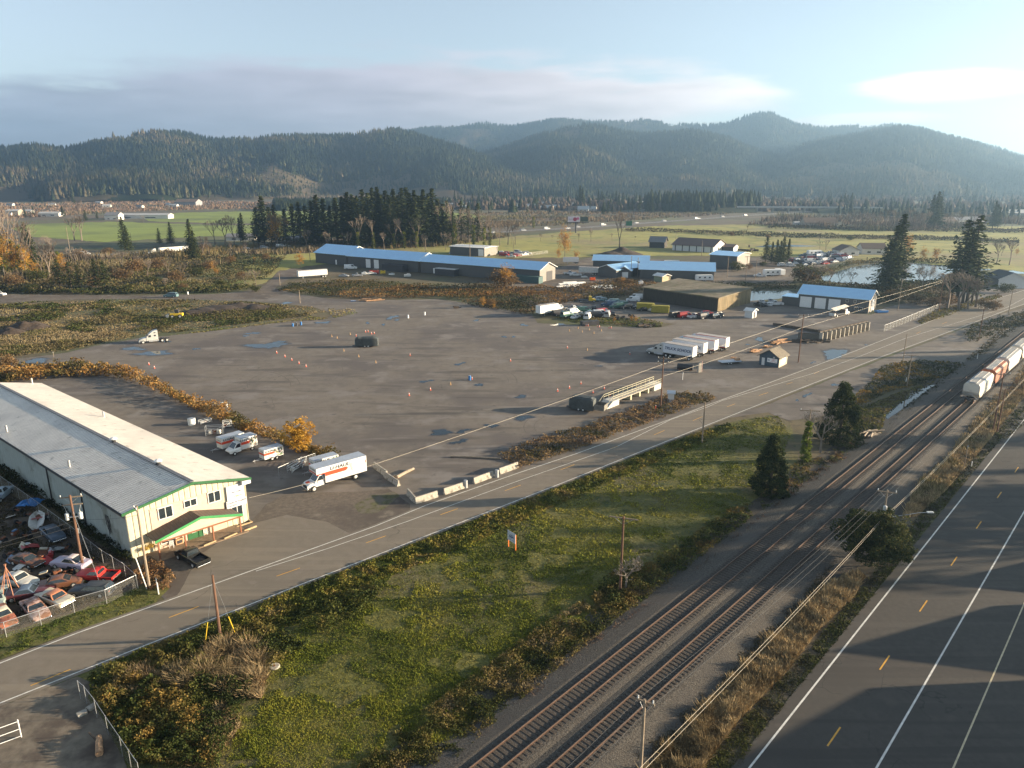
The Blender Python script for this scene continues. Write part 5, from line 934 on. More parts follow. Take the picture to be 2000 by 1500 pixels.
# booth by the lot entrance
A = W(1482,712); B = W(1520,718.5); s_, L_ = shed('booth_building', 'small blue grey entrance booth with shingled gable roof by the main road', A, B, 5.6, 2.7, 4.4, M('blue_grey_siding', (.05,.075,.10), .8, var=.15), M('blue_grey_siding_b', (.055,.08,.105), .8, var=.15), M('mossy_shingle_roof', (.17,.145,.11), .9, var=.25, scale=1.5), along=False, over=.5, trim=None)
MB().bx(.7, 1.5, -.05, -.005, .1, 2.1).build('door', trimw, s_)
g = MB().bx(2.2, 4.9, -.09, -.02, 1.15, 2.25).build('signboard', MT['white'], s_); text('H', .6, MT['blueink'], g, (2.62,-.10,1.7), (R(90),0,0), bold=.02)
dashes(g, [(3.1, 4.7, 2.02, .2), (3.3, 4.6, 1.7, .16), (3.2, 4.7, 1.4, .16)], -.10, MT['redink'], .16)
MB().bx(3.7, 4.2, -.07, -.02, 2.35, 2.75).build('wall_box', MT['steel'], s_)
MB().bx(L_+.01, L_+.07, .1, 5.5, .05, 2.6).build('side_cladding', M('cream_boards', (.50,.44,.33), .8, var=.12), s_); g = MB().bx(L_+.08, L_+.13, 1.5, 4.3, .8, 2.3).build('signboard', MT['white'], s_)  # cream colour, lighter than the other booth walls
# small utility shed by the ramp
A = W(1304,786); s_, L_ = shed('utility_shed', 'narrow white sentry box beside the brown utility pole', A, A + Vector((math.cos(R(-12)), math.sin(R(-12)), 0)) * 1.35, 1.3, 2.15, 2.5, trimw, trimw, MT['greyroof'], along=True, trim=None, over=.25)
# far houses
rr = random.Random(12); HW_ = [M('far_house_wall', (.55,.53,.49), .8), M('far_house_wall_tan', (.36,.30,.23), .8), M('far_house_wall_grey', (.25,.25,.26), .8)]; HR_ = [r_sh, M('far_grey_roof', (.18,.18,.19), .8), M('far_pale_roof', (.42,.42,.41), .7)]
def house(label, u, v, w_, d_, e_, r_, wi=0, ri=0, a=None, group=None, along=True):
    A = W(u, v); a = rr.uniform(-.4, .4) if a is None else a; shed('house', label, A, A + Vector((math.cos(a), math.sin(a), 0)) * w_, d_, e_, r_, HW_[wi], HW_[wi], HR_[ri], along, trim=None, group=group, over=.5, wins=[(w_*.2, w_*.35, 1, 2.2), (w_*.6, w_*.78, 1, 2.2)])
house('white farmhouse with brown roof left of the pair beyond the parked cars', 1640, 500, 13, 10, 3.6, 6.6, 0, 0, .1, along=False)
house('white farmhouse with tan roof partly hidden by the tall fir before the pond', 1684, 497, 15, 11, 4, 7, 0, 0, -.1)
house('low ranch house with wide brown roof beyond the pasture', 1572, 443, 34, 14, 4, 9, 1, 0, 0); house('small shed left of the ranch house beyond the pasture', 1553, 441.5, 12, 8, 3, 4.5, 0, 2, 0)
house('long pale greenhouse building between the green fields at the left', 216, 427.5, 72, 16, 4.5, 6.5, 0, 2, .02); house('white farm shed left of the long greenhouse', 205, 430, 16, 16, 6, 9, 0, 1, .1)
house('small white building among trees at the far left', 75, 423, 26, 14, 4, 6, 0, 2, .1); house('tan building at the far left edge', 12, 421, 16, 14, 6, 8, 1, 2, .1)
house('dark roofed barn in the brown fields left of centre', 341, 402, 40, 30, 7, 12, 2, 0, 0); house('red roofed barn at the foot of the near hill', 703, 380, 26, 20, 6, 14, 1, 0, 0)
house('low dark roofed shed among the trees left of the grove', 558, 474, 20, 10, 3.2, 5, 2, 1, .1); house('pale house at the edge of the green field near the freeway', 442, 471, 22, 12, 3.4, 5.5, 0, 1, .1)
house('white farm buildings far to the right of the tall firs', 1862, 437, 40, 16, 4, 7, 0, 1, .2); house('blue grey barn at the right beyond the pond', 1958, 424, 50, 20, 5, 9, 2, 2, .1); house('brown roofed house right of the bare trees beyond the pond', 1838, 440, 18, 14, 4, 8, 1, 0, .1)
pts = [(u, v) for u, v in zip([1003,1022,1040,1058,1076,1092,1110,1128,1146,1160,1172,1190,1246,1262,1275,1290,1300,1162,1175,1250,1268,1284,868,884,900,860,912,1046,1065,1120,1286,1310,1410,1030], [407,408,409,410,409,408,411,413,412,407,402,400,402,400,398,401,403,398,396,397,394,395,406,404,408,401,402,402,401,404,393,404,402,396])]
for i, (u, v) in enumerate(sorted(pts)): house('small white town house among the far conifers, %s from the left' % nth(i+1), u, v, rr.uniform(14, 26), rr.uniform(10, 14), 3.4, rr.uniform(5.5, 8), rr.choice([0,0,1]), rr.choice([1,2,2,0]), None, 'houses of the far town')
for i, (u, v) in enumerate(sorted([(10,421),(24,417),(36,416),(48,416),(12,402),(186,398),(200,405),(265,406),(323,402),(330,404),(212,392),(20,391),(95,402),(585,382.5),(612,383),(860,391)])): house('tiny white farm building on the brown plain at the left, %s from the left' % nth(i+1), u, v, rr.uniform(8, 15), 8, 3, 5, 0, rr.choice([1,2]), None, 'small farm buildings at the left')
# overpass
A = W(1440, 414.5); B = W(1720, 416); t = thing('overpass', 'low concrete overpass carrying a road across the freeway', 'bridge', A, ang(A, B)); L = (B-A).length
MB().bx(0, L, -5, 5, 6.4, 7.6).build('deck', MT['concrete'], t); MB().bx(0, L, -5.2, -5.02, 7.6, 8.6).bx(0, L, 5.02, 5.2, 7.6, 8.6).build('railing', MT['steel'], t)
for k in range(1, 5): MB().bx(L*k/9+L*.02, L*k/9+2+L*.02, -4, 4, 0, 6.4).build('pier', MT['concrete'], t)
for x0, x1 in ((-40, L*.12), (L*.55, L+60)):
    MB().loft([[(x0 if x0 < 0 else x0-0, -22, 0), (x0, 22, 0), (x0, 6, 6.3), (x0, -6, 6.3)], [(x1, -22, 0), (x1, 22, 0), (x1, 6, 6.3), (x1, -6, 6.3)]]).build('embankment', M('dark_embankment', (.05,.055,.025), .95, var=.3, scale=.2), t)

# houses east of the highway, outside the view: their gables throw the broad shadows over the lanes
def shadow_house(label, u, v, hw, ridge, eave, L):
    tip = W(u, v); k = ridge / math.tan(SUN_EL); p = tip + Vector((math.cos(SUN_AZ), math.sin(SUN_AZ), 0)) * k; a = SUN_AZ - math.pi/2
    A = p + Vector((math.cos(a + math.pi), math.sin(a + math.pi), 0)) * hw   # front wall faces the sunless side
    A, B = p + Vector((-math.sin(SUN_AZ), math.cos(SUN_AZ), 0)) * hw, p - Vector((-math.sin(SUN_AZ), math.cos(SUN_AZ), 0)) * hw
    shed('house', label, A, B, L, eave, ridge, HW_[1], HW_[1], HR_[0], along=False, trim=None, over=.3, wins=[(2, 3.4, 1, 2.3), (hw*2-4, hw*2-2.6, 1, 2.3)], group='houses east of the highway')
shadow_house('tan gable house east of the highway outside the view, nearest the camera', 1405, 1512, 9.0, 9.5, 6.2, 16)
shadow_house('tan gable house east of the highway outside the view, in the middle', 1640, 1272, 6.5, 8.5, 4.6, 14)
shadow_house('tan gable house east of the highway outside the view, farthest', 1838, 1140, 4.2, 6.5, 3.8, 10)
shadow_house('tan gable house east of the highway outside the view, by the tall firs', 1900, 1012, 7, 8, 5, 12)
# ------------------------------------------------------------------ railway
RZ = .62
def railpt(u, v): return W(u, v, RZ + .16)
p1 = railpt(1000, 1439); q1 = railpt(1875, 748); c1 = (p1 + railpt(1000, 1484)) / 2
def across(p): return (p - p1).dot(TN)
o1 = (across(railpt(1000,1439)) + across(railpt(1676,900))) / 2; o2 = (across(railpt(1000,1484)) + across(railpt(1708,900))) / 2
o3 = (across(railpt(1400,1208)) + across(railpt(1752,900)) + across(railpt(1872,795))) / 3; o4 = (across(railpt(1400,1246)) + across(railpt(1778,900)) + across(railpt(1895,792.5))) / 3
print('rails', o1, o2, o3, o4)
S0, S1 = -30, 330
def TP(s, o, z): q = p1 + TV * s + TN * o; return (q.x, q.y, z)
mb = MB(); om = (o1 + o4) / 2; NS = 60
sec = [(-7.5, .0), (-4.6 + o1 - om + 2.0, .16), (o1 - om - .9, RZ), (0, RZ - .06), (o4 - om + .9, RZ - .05), (o4 - om + 2.6, .10), (o4 - om + 5.5, .0)]
sec = [(-4.6 + o1, .03), (o1 - 1.1, RZ-.04), (o1 + .3, RZ-.05), (o2 + .9, RZ-.045), ((o2 + o3) / 2, RZ - .12), (o3 - .9, RZ - .05), (o4 + 1.0, RZ - .06), (o4 + 3.9, .03)]
vs = []
rr = random.Random(3)
for i in range(NS + 1):
    s = S0 + (S1 - S0) * i / NS
    for j, (o, z) in enumerate(sec): vs.append(TP(s, o + (rr.uniform(-.35, .35) if j in (0, 7) else 0), z))
k = len(sec); mb.add(vs, [(i*k+j, (i+1)*k+j, (i+1)*k+j+1, i*k+j+1) for i in range(NS) for j in range(k-1)])
b_ = mb.build('ballast_bed', g_ballast); tag(b_, kind='structure')
if b_.data.polygons[0].normal.z < 0: b_.data.flip_normals()
mb = MB(); mb.add([TP(S0, o1-7, .022), TP(S1, o1-6.5, .022), TP(S1, o4+5.5, .022), TP(S0, o4+5.5, .022)], [(0,3,2,1)]); tag(mb.build('trackside_gravel', M('dark_trackside_gravel', (.045,.038,.031), .95, var=.55, scale=4, bump=.06, detail=8, big=[(.15,(.055,.045,.035),.52,.12),(.4,(.085,.07,.05),.62,.1)]), fixn=False), kind='structure')
m_rail = M('rusty_rail', (.085,.048,.034), .8, .0, var=.2, scale=2); m_top = M('worn_rail_head', (.15,.11,.085), .5, .5, var=.1); m_tie = M('tarred_sleeper', (.062,.050,.041), .9, var=.5, scale=4)
rng = random.Random(8)
for nm, oa, ob in (('railway track nearest the meadow, rusty rails on dark sleepers', o1, o2), ('railway track nearest the highway, carrying the hopper train', o3, o4)):
    t = thing('railway_track', nm, 'railway track', TP(0, (oa+ob)/2, 0), TR)
    for o in (oa, ob):
        y = -(o - (oa+ob)/2); r_ = MB().bx(S0, S1, y-.07, y+.07, RZ-.01, RZ+.02).bx(S0, S1, y-.012, y+.012, RZ+.02, RZ+.13).build('rail', m_rail, t); MB().bx(S0, S1, y-.036, y+.036, RZ+.131, RZ+.165).build('rail_head', m_top, r_)
    tie = None; s = -8.0; n = 0; mbs = MB(); hw = (ob - oa)/2 + .62
    while s < S1:
        dy = rng.uniform(-.1, .1)
        if n < 100:
            if tie is None: tie = MB().bx(-.12, .12, -hw, hw, RZ-.18, RZ-.012).build('sleeper', m_tie, t); tie.location.x = s
            else: c = tie.copy(); COL.objects.link(c); c.parent = t; c.location.x = s; c.location.y = dy
        else: mbs.rbox((s, dy, RZ-.095), (.24, hw*2, .166), rng.uniform(-.03, .03))
        n += 1; s += .58 + rng.uniform(-.03, .03)
    o = mbs.build('sleepers', m_tie, t); o['kind'] = 'stuff'
# covered hopper cars
g2 = (o4 - o3)
h_wh = M('pale_hopper_paint', (.60,.56,.48), .55, var=.1, scale=.6, big=[(.5,(.38,.33,.27),.60,.1)]); h_or = M('rust_orange_hopper_paint', (.27,.075,.025), .6, var=.15, scale=.6, big=[(.5,(.16,.06,.03),.60,.1)]); h_top = M('hopper_roof_sheet', (.26,.27,.28), .6, var=.15)
def hopper(label, s, L, body, h=4.35, w_=1.62):
    t = thing('hopper_wagon', label, 'train car', TP(s, (o3+o4)/2, RZ+.16), TR, 'covered hopper wagons')
    z0 = .95; ring = lambda x, k=1.0, zb=z0: [(x, -w_*k*.96, zb), (x, -w_*k, zb+.5), (x, -w_*k, h*.86), (x, -w_*.80*k, h*.965), (x, -w_*.35, h), (x, w_*.35, h), (x, w_*.80*k, h*.965), (x, w_*k, h*.86), (x, w_*k, zb+.5), (x, w_*k*.96, zb)]
    MB().loft([ring(1.1, .97, 2.3), ring(1.25, 1, 2.1), ring(2.6, 1, z0), ring(L-2.6, 1, z0), ring(L-1.25, 1, 2.1), ring(L-1.1, .97, 2.3)]).build('body', body, t)
    MB().bx(1.2, L-1.2, -w_*.34, w_*.34, h+.005, h+.05).build('running_board', h_top, t)
    mb = MB()
    for side in (-1, 1):
        mb.add([(1.3, side*w_*.36, h+.012), (L-1.3, side*w_*.36, h+.012), (L-1.3, side*w_*.80, h*.965+.012), (1.3, side*w_*.80, h*.965+.012)], [(0,1,2,3)])
    mb.build('roof_sheet', h_top if body is h_wh else body, t)
    mb = MB()
    for k in range(14): x = 1.9 + k * (L-3.8)/13; mb.bx(x-.28, x+.28, -.62, .62, h+.055, h+.17)
    mb.bx(1.5, L-1.5, -.72, -.64, h+.055, h+.20).bx(1.5, L-1.5, .64, .72, h+.055, h+.20); mb.build('roof_hatches', M('hatch_paint', (.5,.47,.42), .6) if 'hatch_paint' not in bpy.data.materials else bpy.data.materials['hatch_paint'], t)
    MB().bx(.25, L-.25, -.35, .35, .62, .94).bx(.25, 1.3, -w_*.95, w_*.95, .9, 1.02).bx(L-1.3, L-.25, -w_*.95, w_*.95, .9, 1.02).build('underframe', MT['dark'], t)
    for x in (.45, L-.45):
        mb = MB()
        for y in (-w_*.9, w_*.9): mb.tube((x, y, 1.0), (x, y, h*.86), .04, .04, 5)
        for k in range(6): mb.tube((x, w_*.5, 1.1+k*.5), (x, w_*.9, 1.1+k*.5), .025, .025, 4)
        mb.tube((x, -w_*.9, 2.1), (x, w_*.9, 2.1), .05, .05, 5); mb.tube((x, -w_*.9, 1.1), (x, 0, 2.1), .05, .05, 5); mb.tube((x, w_*.9, 1.1), (x, 0, 2.1), .05, .05, 5); mb.build('end_ladder', MT['steel'], t)
    for x in (3.1, 6.4, 9.7):
        xx = x * L / 12.9; MB().loft([[(xx-1.3,-1.0,1.2),(xx+1.3,-1.0,1.2),(xx+1.3,1.0,1.2),(xx-1.3,1.0,1.2)], [(xx-.35,-.6,.35),(xx+.35,-.6,.35),(xx+.35,.6,.35),(xx-.35,.6,.35)]]).build('outlet_chute', body, t)
    for x in (1.9, L-1.9):
        b = MB().bx(x-1.2, x+1.2, -.95, -.8, .35, .65).bx(x-1.2, x+1.2, .8, .95, .35, .65).bx(x-.2, x+.2, -.8, .8, .35, .62).build('bogie', MT['dark'], t)
        for dx in (-.85, .85):
            for y in (-.78, .78): MB().tube((x+dx, y-.06, .42), (x+dx, y+.06, .42), .42, .42, 14).build('wheel', MT['rust'], b)
    MB().bx(-.15, .3, -.12, .12, .7, .9).build('coupler', MT['dark'], t)
    return t
sA = (railpt(1893, 788) - p1).dot(TV); print('train start', sA)
se = sA
for lab, L, m_ in (('pale end hopper wagon, last car of the train', 15.5, h_wh), ('rust orange hopper wagon, second from the end of the train', 15.0, h_or), ('white hopper wagon beyond the orange one', 17.5, h_wh), ('far white hopper wagon at the right edge of the view', 15.5, h_wh)):
    hopper(lab, se, L, m_); se += L + .5
# ------------------------------------------------------------------ utility poles and wires
POLES = {}
def pole(key, label, u, vb, vt, r=.15, mat='polewood', arm=None, armrot=None, h=None, cat='utility pole', insul=3, arms=1, name='utility_pole'):
    o = W(u, vb); h = h or HT(u, vb, vt); t = thing(name, label, cat, o, (TR if armrot is None else armrot)); MB().tube((0,0,-.05), (0,0,h), r*1.15, r*.75, 8).build('pole', MT[mat], t, smooth=True)
    if arm:
        for k in range(arms):
            z = h - .35 - k*.95; a = MB().bx(-.06-r, .04-r, -arm/2, arm/2, z-.07, z+.07).build('crossarm', MT['greywood' if mat != 'steel' else 'steel'], t)
            for i in range(insul): y = -arm/2+.15+(arm-.3)*i/(max(1,insul-1)); MB().lathe([(.05,0),(.08,.08),(.05,.16),(.07,.22),(.03,.28)], (-.06-r, y, z+.071), 8).build('insulator', MT['ceramic'], a)
            MB().tube((-.05-r, -arm*.32, z-.07), (0, 0, z-.75), .02, .02, 4).tube((-.05-r, arm*.32, z-.07), (0, 0, z-.75), .02, .02, 4).build('arm_brace', MT['steel'], t)
    POLES[key] = (o, h, t); return t
p = pole('A', 'brown pole with two crossarms and two transformer cans in the junkyard', 163, 1112, 967, .17, 'polewood', 2.6, R(-75), insul=2, arms=1)
h = POLES['A'][1]
MB().bx(-.3,-.18,-1.15,1.15,h-1.45,h-1.32).build('crossarm', MT['greywood'], p)
for y in (-.75, .75):
    c = MB().lathe([(.05,0),(.24,.03),(.25,.8),(.22,.88),(.05,.93)], (-.1, y, h-3.35), 12).build('transformer', MT['ceramic'], p); MB().tube((-.1,y,h-2.42),(-.1,y,h-2.1),.05,.03,6).tube((-.1,y,h-2.1),(-.25,y*1.3,h-1.4),.02,.02,4).build('bushing', MT['ceramic'], c)
MB().bx(-.08,.12,-.7,.7,h-3.0,h-2.9).build('transformer_bracket', MT['steel'], p); MB().bx(-.4,-.2,-.15,.15,h-5.4,h-4.7).build('meter_box', MT['steel'], p)
pole('B', 'pale grey pole with a white guy guard in front of the warehouse', 292, 1148, 988, .15, 'greywood', 1.1, R(44), insul=2)
t = thing('guy_guard', 'white plastic guy wire guard beside the pale pole', 'guy wire', W(287, 1150)); MB().tube((0,0,0), (-.6, -.3, 4.4), .06, .06, 6).build('guard_tube', MT['white'], t)
p = pole('C', 'plain brown pole with two yellow guarded guy wires in the dry grass', 431, 1248, 1123, .16)
for label, u, v in (('guy wire with yellow guard left of the plain brown pole', 400, 1262), ('guy wire with yellow guard right of the plain brown pole', 462, 1243)):
    o = W(u, v); top = POLES['C'][0] + Vector((0,0,POLES['C'][1]-.4)) - o; t = thing('guy_wire', label, 'guy wire', o); MB().tube((0,0,0), top, .012, .012, 4).build('wire', MT['steel'], t); MB().tube((0,0,0), top*.35, .05, .05, 6).build('guard_tube', MT['yellow'], t)
pole('D', 'dark brown pole with one crossarm beside the weighbridge railing', 1290, 798, 697, .15, 'polewood', 2.4, R(-100), insul=3, arms=2)
pole('E', 'tall dark pole with crossarm beside the entrance booth', 1559, 708, 614, .15, 'polewood', 2.8, R(-100), insul=3)
pole('F', 'short bare topped pole on the far verge of the main road', 1371, 865, 785, .15, 'greywood')
pole('G', 'bare pole with a long plain tee arm in the meadow', 1211, 1155, 1008, .15, 'polewood', 3.4, R(-107), insul=0)
pole('H', 'grey tee armed pole behind the ivy column', 1572, 893, 799, .13, 'greywood', 3.4, R(-100), insul=1)
pole('I', 'tee armed pole standing in the bank brush by the ditch water', 1771, 757, 692, .12, 'greywood', 3.2, R(-102), insul=1)
pole('J', 'slim grey pole at the edge of the main road', 1763, 708, 652, .12, 'greywood')
pole('K', 'dark crossarm pole in the shaded brush by the far road', 1911, 665, 602, .13, 'polewood', 3.0, R(-100), insul=2)
pole('L', 'far crossarm pole near the end of the main road', 1969, 615, 567, .13, 'greywood', 3.4, R(-95), insul=2)
pole('M', 'dark pole at the corner of the chain link fence by the garage', 1833, 608, 545, .15, 'polewood', 2.0, R(-95), insul=2)
pole('N', 'pole with short crossarm at the bottom edge between the tracks and dry grass', 1247, 1570, 1366, .15, 'greywood', 1.5, R(-120), insul=2)
p = pole('O', 'street light pole with transformer can above the holly tree', 1713, 1088, 957, .13, 'greywood', 2.4, R(-110), insul=2)
h = POLES['O'][1]; MB().lathe([(.05,0),(.22,.03),(.23,.85),(.05,.95)], (.3, 0, h-3.0), 12).build('transformer', MT['ceramic'], p)
lo = W(1818, 1003, h-3.3) - POLES['O'][0]; lo = Matrix.Rotation(R(110), 4, 'Z') @ Vector((lo.x, lo.y, 0)); Ld = Vector((lo.x, lo.y, 0)).normalized(); LL = 5.6
a_ = MB().path([(0,0,h-3.9), Ld*LL*.4+Vector((0,0,h-3.6)), Ld*LL*.8+Vector((0,0,h-3.2)), Ld*LL+Vector((0,0,h-3.15))], .04, 6).build('lamp_arm', MT['steel'], p)
MB().rbox(Ld*(LL+.35)+Vector((0,0,h-3.12)), (.85,.34,.18), math.atan2(Ld.y, Ld.x)).build('lamp_head', MT['ceramic'], a_, bevel=.05)
pole('P', 'left of the two brown poles beside the hopper train', 1939, 842, 728, .15, 'polewood', 2.6, R(-100), insul=2)
pole('Q', 'right, leaning twin of the brown poles beside the hopper train', 1947, 845, 760, .13, 'polewood')
for i, (u, vb, vt, a_) in enumerate([(1456,549,500,2.5),(1475,546,506,0),(1232,541,500,0),(1245,541,503,0),(1420,542,500,0),(606,512,479,0),(588,560,553,0),(832,496,466,2.5),(918,502,466,3),(1003,505,470,0),(1754,604,545,2),(586,592,566,0),(547,558,533,0),(138,498,442,0),(35,480,442,0),(46,480,450,0),(258,482,453,0),(1320,468,452,0),(1000,478,460,0),(1370,500,470,0),(1513,440,425,0),(1650,420,412,0),(1548,420,398,0)]):
    pole('far%d' % i, 'distant thin utility pole among the sheds and fields, %s from the left' % nth(1 + sorted([q[0] for q in [(1456,),(1475,),(1232,),(1245,),(1420,),(606,),(588,),(832,),(918,),(1003,),(1754,),(586,),(547,),(138,),(35,),(46,),(258,),(1320,),(1000,),(1370,),(1513,),(1650,),(1548,)]]).index(u)), u, vb, vt, .16, 'greywood', a_ or None, R(-85), insul=2 if a_ else 0)
def wire(label, pts, r=.03, sag=.5, mat='wirepale', name='overhead_cable'):
    mb = MB(); o = Vector(pts[0])
    for a, b in zip(pts, pts[1:]):
        a = Vector(a); b = Vector(b); q = []
        for i in range(13): t = i/12; q.append(a.lerp(b, t) - Vector((0,0,sag*4*t*(1-t))) - o)
        mb.path(q, r, 4)
    m = mb.build(name, MT[mat], None, fixn=False); m.location = o; return tag(m, label, 'cable')
def pt(k, dz, off=0.0): o, h, t = POLES[k]; return o + Vector((0,0,h+dz)) + TN*off
zN = 6.2
def atz(u, v, z): return W(u, v, z)
farp = POLES['P'][0] + TV*62
wire('paired pale cable along the railway past the street light pole', [POLES['N'][0]-TV*40+Vector((0,0,zN)), atz(1250,1500,zN), atz(1724,1012,zN+.5), atz(1952,790,zN), farp+Vector((0,0,zN))], .016, .35)
wire('second pale cable of the pair along the railway', [POLES['N'][0]-TV*40+TN*.2+Vector((0,0,zN-.25)), atz(1252,1500,zN)+TN*.12-Vector((0,0,.25)), atz(1724,1012,zN+.5)-Vector((0,0,.28)), atz(1952,790,zN)-Vector((0,0,.3)), farp+Vector((0,0,zN-.3))], .014, .4)
cb = W(487, 972, 4.0)
wire('pale cable from the warehouse corner past the crossarm poles to the garage', [cb, atz(740,904,5.4), pt('D',-1.6), pt('E',-1.0), pt('M',-.3)], .02, .25)
wire('lower cable from the brown crossarm pole to the garage fence', [pt('D',-4.3), pt('E',-3.6), pt('M',-1.0)], .018, .5)
wire('thin dark cable above the tracks, upper of three', [pt('N',-.3,-.6)-TV*40, pt('N',-.3,-.6), pt('O',-.3,-.6), pt('P',-.3,-.6), pt('P',-.3,-.6)+TV*60], .012, .7, 'wire')
wire('thin dark cable above the tracks, middle of three', [pt('N',-.3,0)-TV*40, pt('N',-.3,0), pt('O',-.3,0), pt('P',-.3,0), pt('P',-.3,0)+TV*60], .012, .8, 'wire')
wire('thin dark cable above the tracks, lowest of three', [pt('N',-.3,.6)-TV*40, pt('N',-.3,.6), pt('O',-.3,.6), pt('P',-.3,.6), pt('P',-.3,.6)+TV*60], .012, .7, 'wire')
wire('thin cable from the transformer pole to the pale warehouse pole', [pt('A',-3.2), pt('B',-1.2)], .02, .3, 'wire')
wire('guy cable from the transformer pole down to the fence', [pt('A',-2.0), W(196,1142,.1)], .02, .0, 'steel')
wire('thin cable from the transformer pole out to the left', [pt('A',-3.5), POLES['A'][0]+Vector((-16,-14,6.6))], .01, .3, 'wire')
wire('second thin cable from the transformer pole out to the left', [pt('A',-4.2), POLES['A'][0]+Vector((-16,-12,5.8))], .01, .3, 'wire')
# ------------------------------------------------------------------ fences
def fence(label, px, h=2.0, name='chain_link_fence', step=3.0, toprail=True, r=.03, arms=False):
    pts = [W(*q) for q in px]; o = pts[0]; t = thing(name, label, 'fence', o)
    for a, b in zip(pts, pts[1:]):
        L = (b-a).length; rz = ang(a, b); M_ = Matrix.Translation(a-o) @ Matrix.Rotation(rz, 4, 'Z'); n = max(1, round(L/step))
        pn = MB().add([(0,0,.05),(L,0,.05),(L,0,h-.03),(0,0,h-.03)], [(0,1,2,3)]).build('wire_panel', MT['mesh'], t, fixn=False); pn.matrix_local = M_
        if toprail: MB().tube((0,0,h), (L,0,h), r*.8, r*.8, 5).xf(M_).build('top_rail', MT['steel'], t)
        for k in range(n + (1 if b is pts[-1] else 0)):
            x = L*k/n; mb = MB().tube((x,0,0), (x,0,h+.05), r, r, 6)
            if arms: mb.tube((x,0,h), (x,.25,h+.4), r*.8, r*.6, 5)
            mb.xf(M_).build('post', MT['steel'], t)
    return t
fence('chain link fence along the front of the junkyard', [(-60,1258),(13,1245),(81,1222),(146,1198),(209,1180),(270,1150)], 1.9, step=4, r=.04)
fence('chain link fence with angled post tops running back beside the warehouse', [(270,1150),(246,1128),(223,1113),(202,1100),(140,1050),(77,1003),(20,962),(-40,920)], 1.9, step=4, arms=True)
fence('leaning chain link fence in the lower left corner', [(158,1366),(170,1376),(190,1402),(212,1436),(240,1478),(275,1530)], 2.1, step=2.4)
MBg = thing('metal_gate', 'white tube farm gate at the lower left edge', 'gate', W(42,1440), ang(W(42,1440), W(-60,1478)))
mb = MB(); Lg = 5.2
for z in (.15, .9, 1.7): mb.tube((0,0,z), (Lg,0,z), .035, .035, 6)
mb.build('gate_bars', MT['white'], MBg); MB().tube((0,0,0), (0,0,1.9), .05, .05, 6).tube((2.6,0,.1), (2.6,0,1.75), .03, .03, 6).build('gate_post', MT['white'], MBg)
fence('low chain link fence along the main road before the garage', [(1726,648),(1762,634),(1800,618),(1832,605)], 2.2, step=3)
fence('gate of chain link leaning by the moving truck trailer', [(545,934),(580,918),(617,905)], 1.9, step=3)
fence('chain link fence on the far side of the equipment yard', [(1012,502),(1040,499),(1070,495)], 2.0, step=5)
fence('wire fence by the small gable garage', [(1345,556),(1375,559),(1402,561)], 1.8, step=4, name='rail_fence')
# ------------------------------------------------------------------ signs
def sign(label, u, v, rz, w_, h_, z0, posts, board, pm, name='sign_board'):
    t = thing(name, label, 'sign', W(u, v), rz)
    for x in posts: MB().bx(x-.06, x+.06, -.06, .06, 0, z0+h_*(.9)).build('post', pm, t)
    b = MB().bx(-w_/2, w_/2, -.10, -.065, z0, z0+h_).build('board', board, t); return t, b
lb = M('pale_blue_board', (.42,.46,.52), .6, var=.05)
t, b = sign('small white sign on two orange posts in the meadow', 1000, 1072, R(-52), 1.7, 1.45, 1.1, (-.78,.78), lb, M('orange_post', (.60,.16,.03), .6)); dashes(b, [(-.6,.6,2.05,.10),(-.6,.5,1.62,.08),(-.4,.6,1.4,.08)], -.115, MT['blueink'], .12); MB().bx(-.5,.5,-.125,-.115,1.74,1.9).build('lettering', MT['blueink'], b)
t, b = sign('leaning white and blue real estate sign at the road verge', 310, 1157, R(-62), 1.05, 1.5, .25, (.5,), lb, MT['white']); dashes(b, [(-.35,.4,1.3,.22),(-.3,.4,.95,.2),(-.3,.35,.6,.2)], -.115, MT['blueink'], .2)
t = thing('billboard', 'billboard on a single mast by the freeway', 'billboard', W(1124.5, 455), R(-4)); hb = HT(1124.5, 455, 425); MB().tube((0,0,0),(0,0,hb*.72),.6,.6,8).build('mast', MT['dark'], t)
MB().bx(-8.5,12,.4,2,hb*.66,hb*.70).build('catwalk', MT['dark'], t); b = MB().bx(-7.5,3.5,-.4,.3,hb*.72,hb*1.08).build('panel', M('billboard_lilac', (.62,.55,.66), .6, var=.03), t); MB().bx(4,11,1,2,hb*.74,hb*1.05).build('rear_panel', M('billboard_back', (.05,.07,.06), .7), t)
def disc(cx, cz, r, mat, par, y): MB().tube((cx, y, cz), (cx, y+.05, cz), r, r, 16).build('artwork', mat, par)
bm_ = M('billboard_crimson', (.33,.03,.08), .6); disc(-1, hb*.89, 1.75, bm_, b, -.5); disc(1.6, hb*.94, 1.2, M('billboard_pink', (.50,.10,.25), .6), b, -.5); dashes(b, [(-6.3,-3.6,hb*.96,.5),(-6.5,-3.3,hb*.86,.6)], -.45, MT['blueink'], .8)
t = thing('road_sign', 'green overhead road sign beside the freeway', 'sign', W(1228, 449)); MB().bx(-3,3,-.1,.1,4,8.5).build('board', M('sign_green', (.01,.12,.06), .5), t); MB().bx(-2.2,-1.9,-.05,.05,0,4).bx(1.9,2.2,-.05,.05,0,4).build('post', MT['steel'], t)
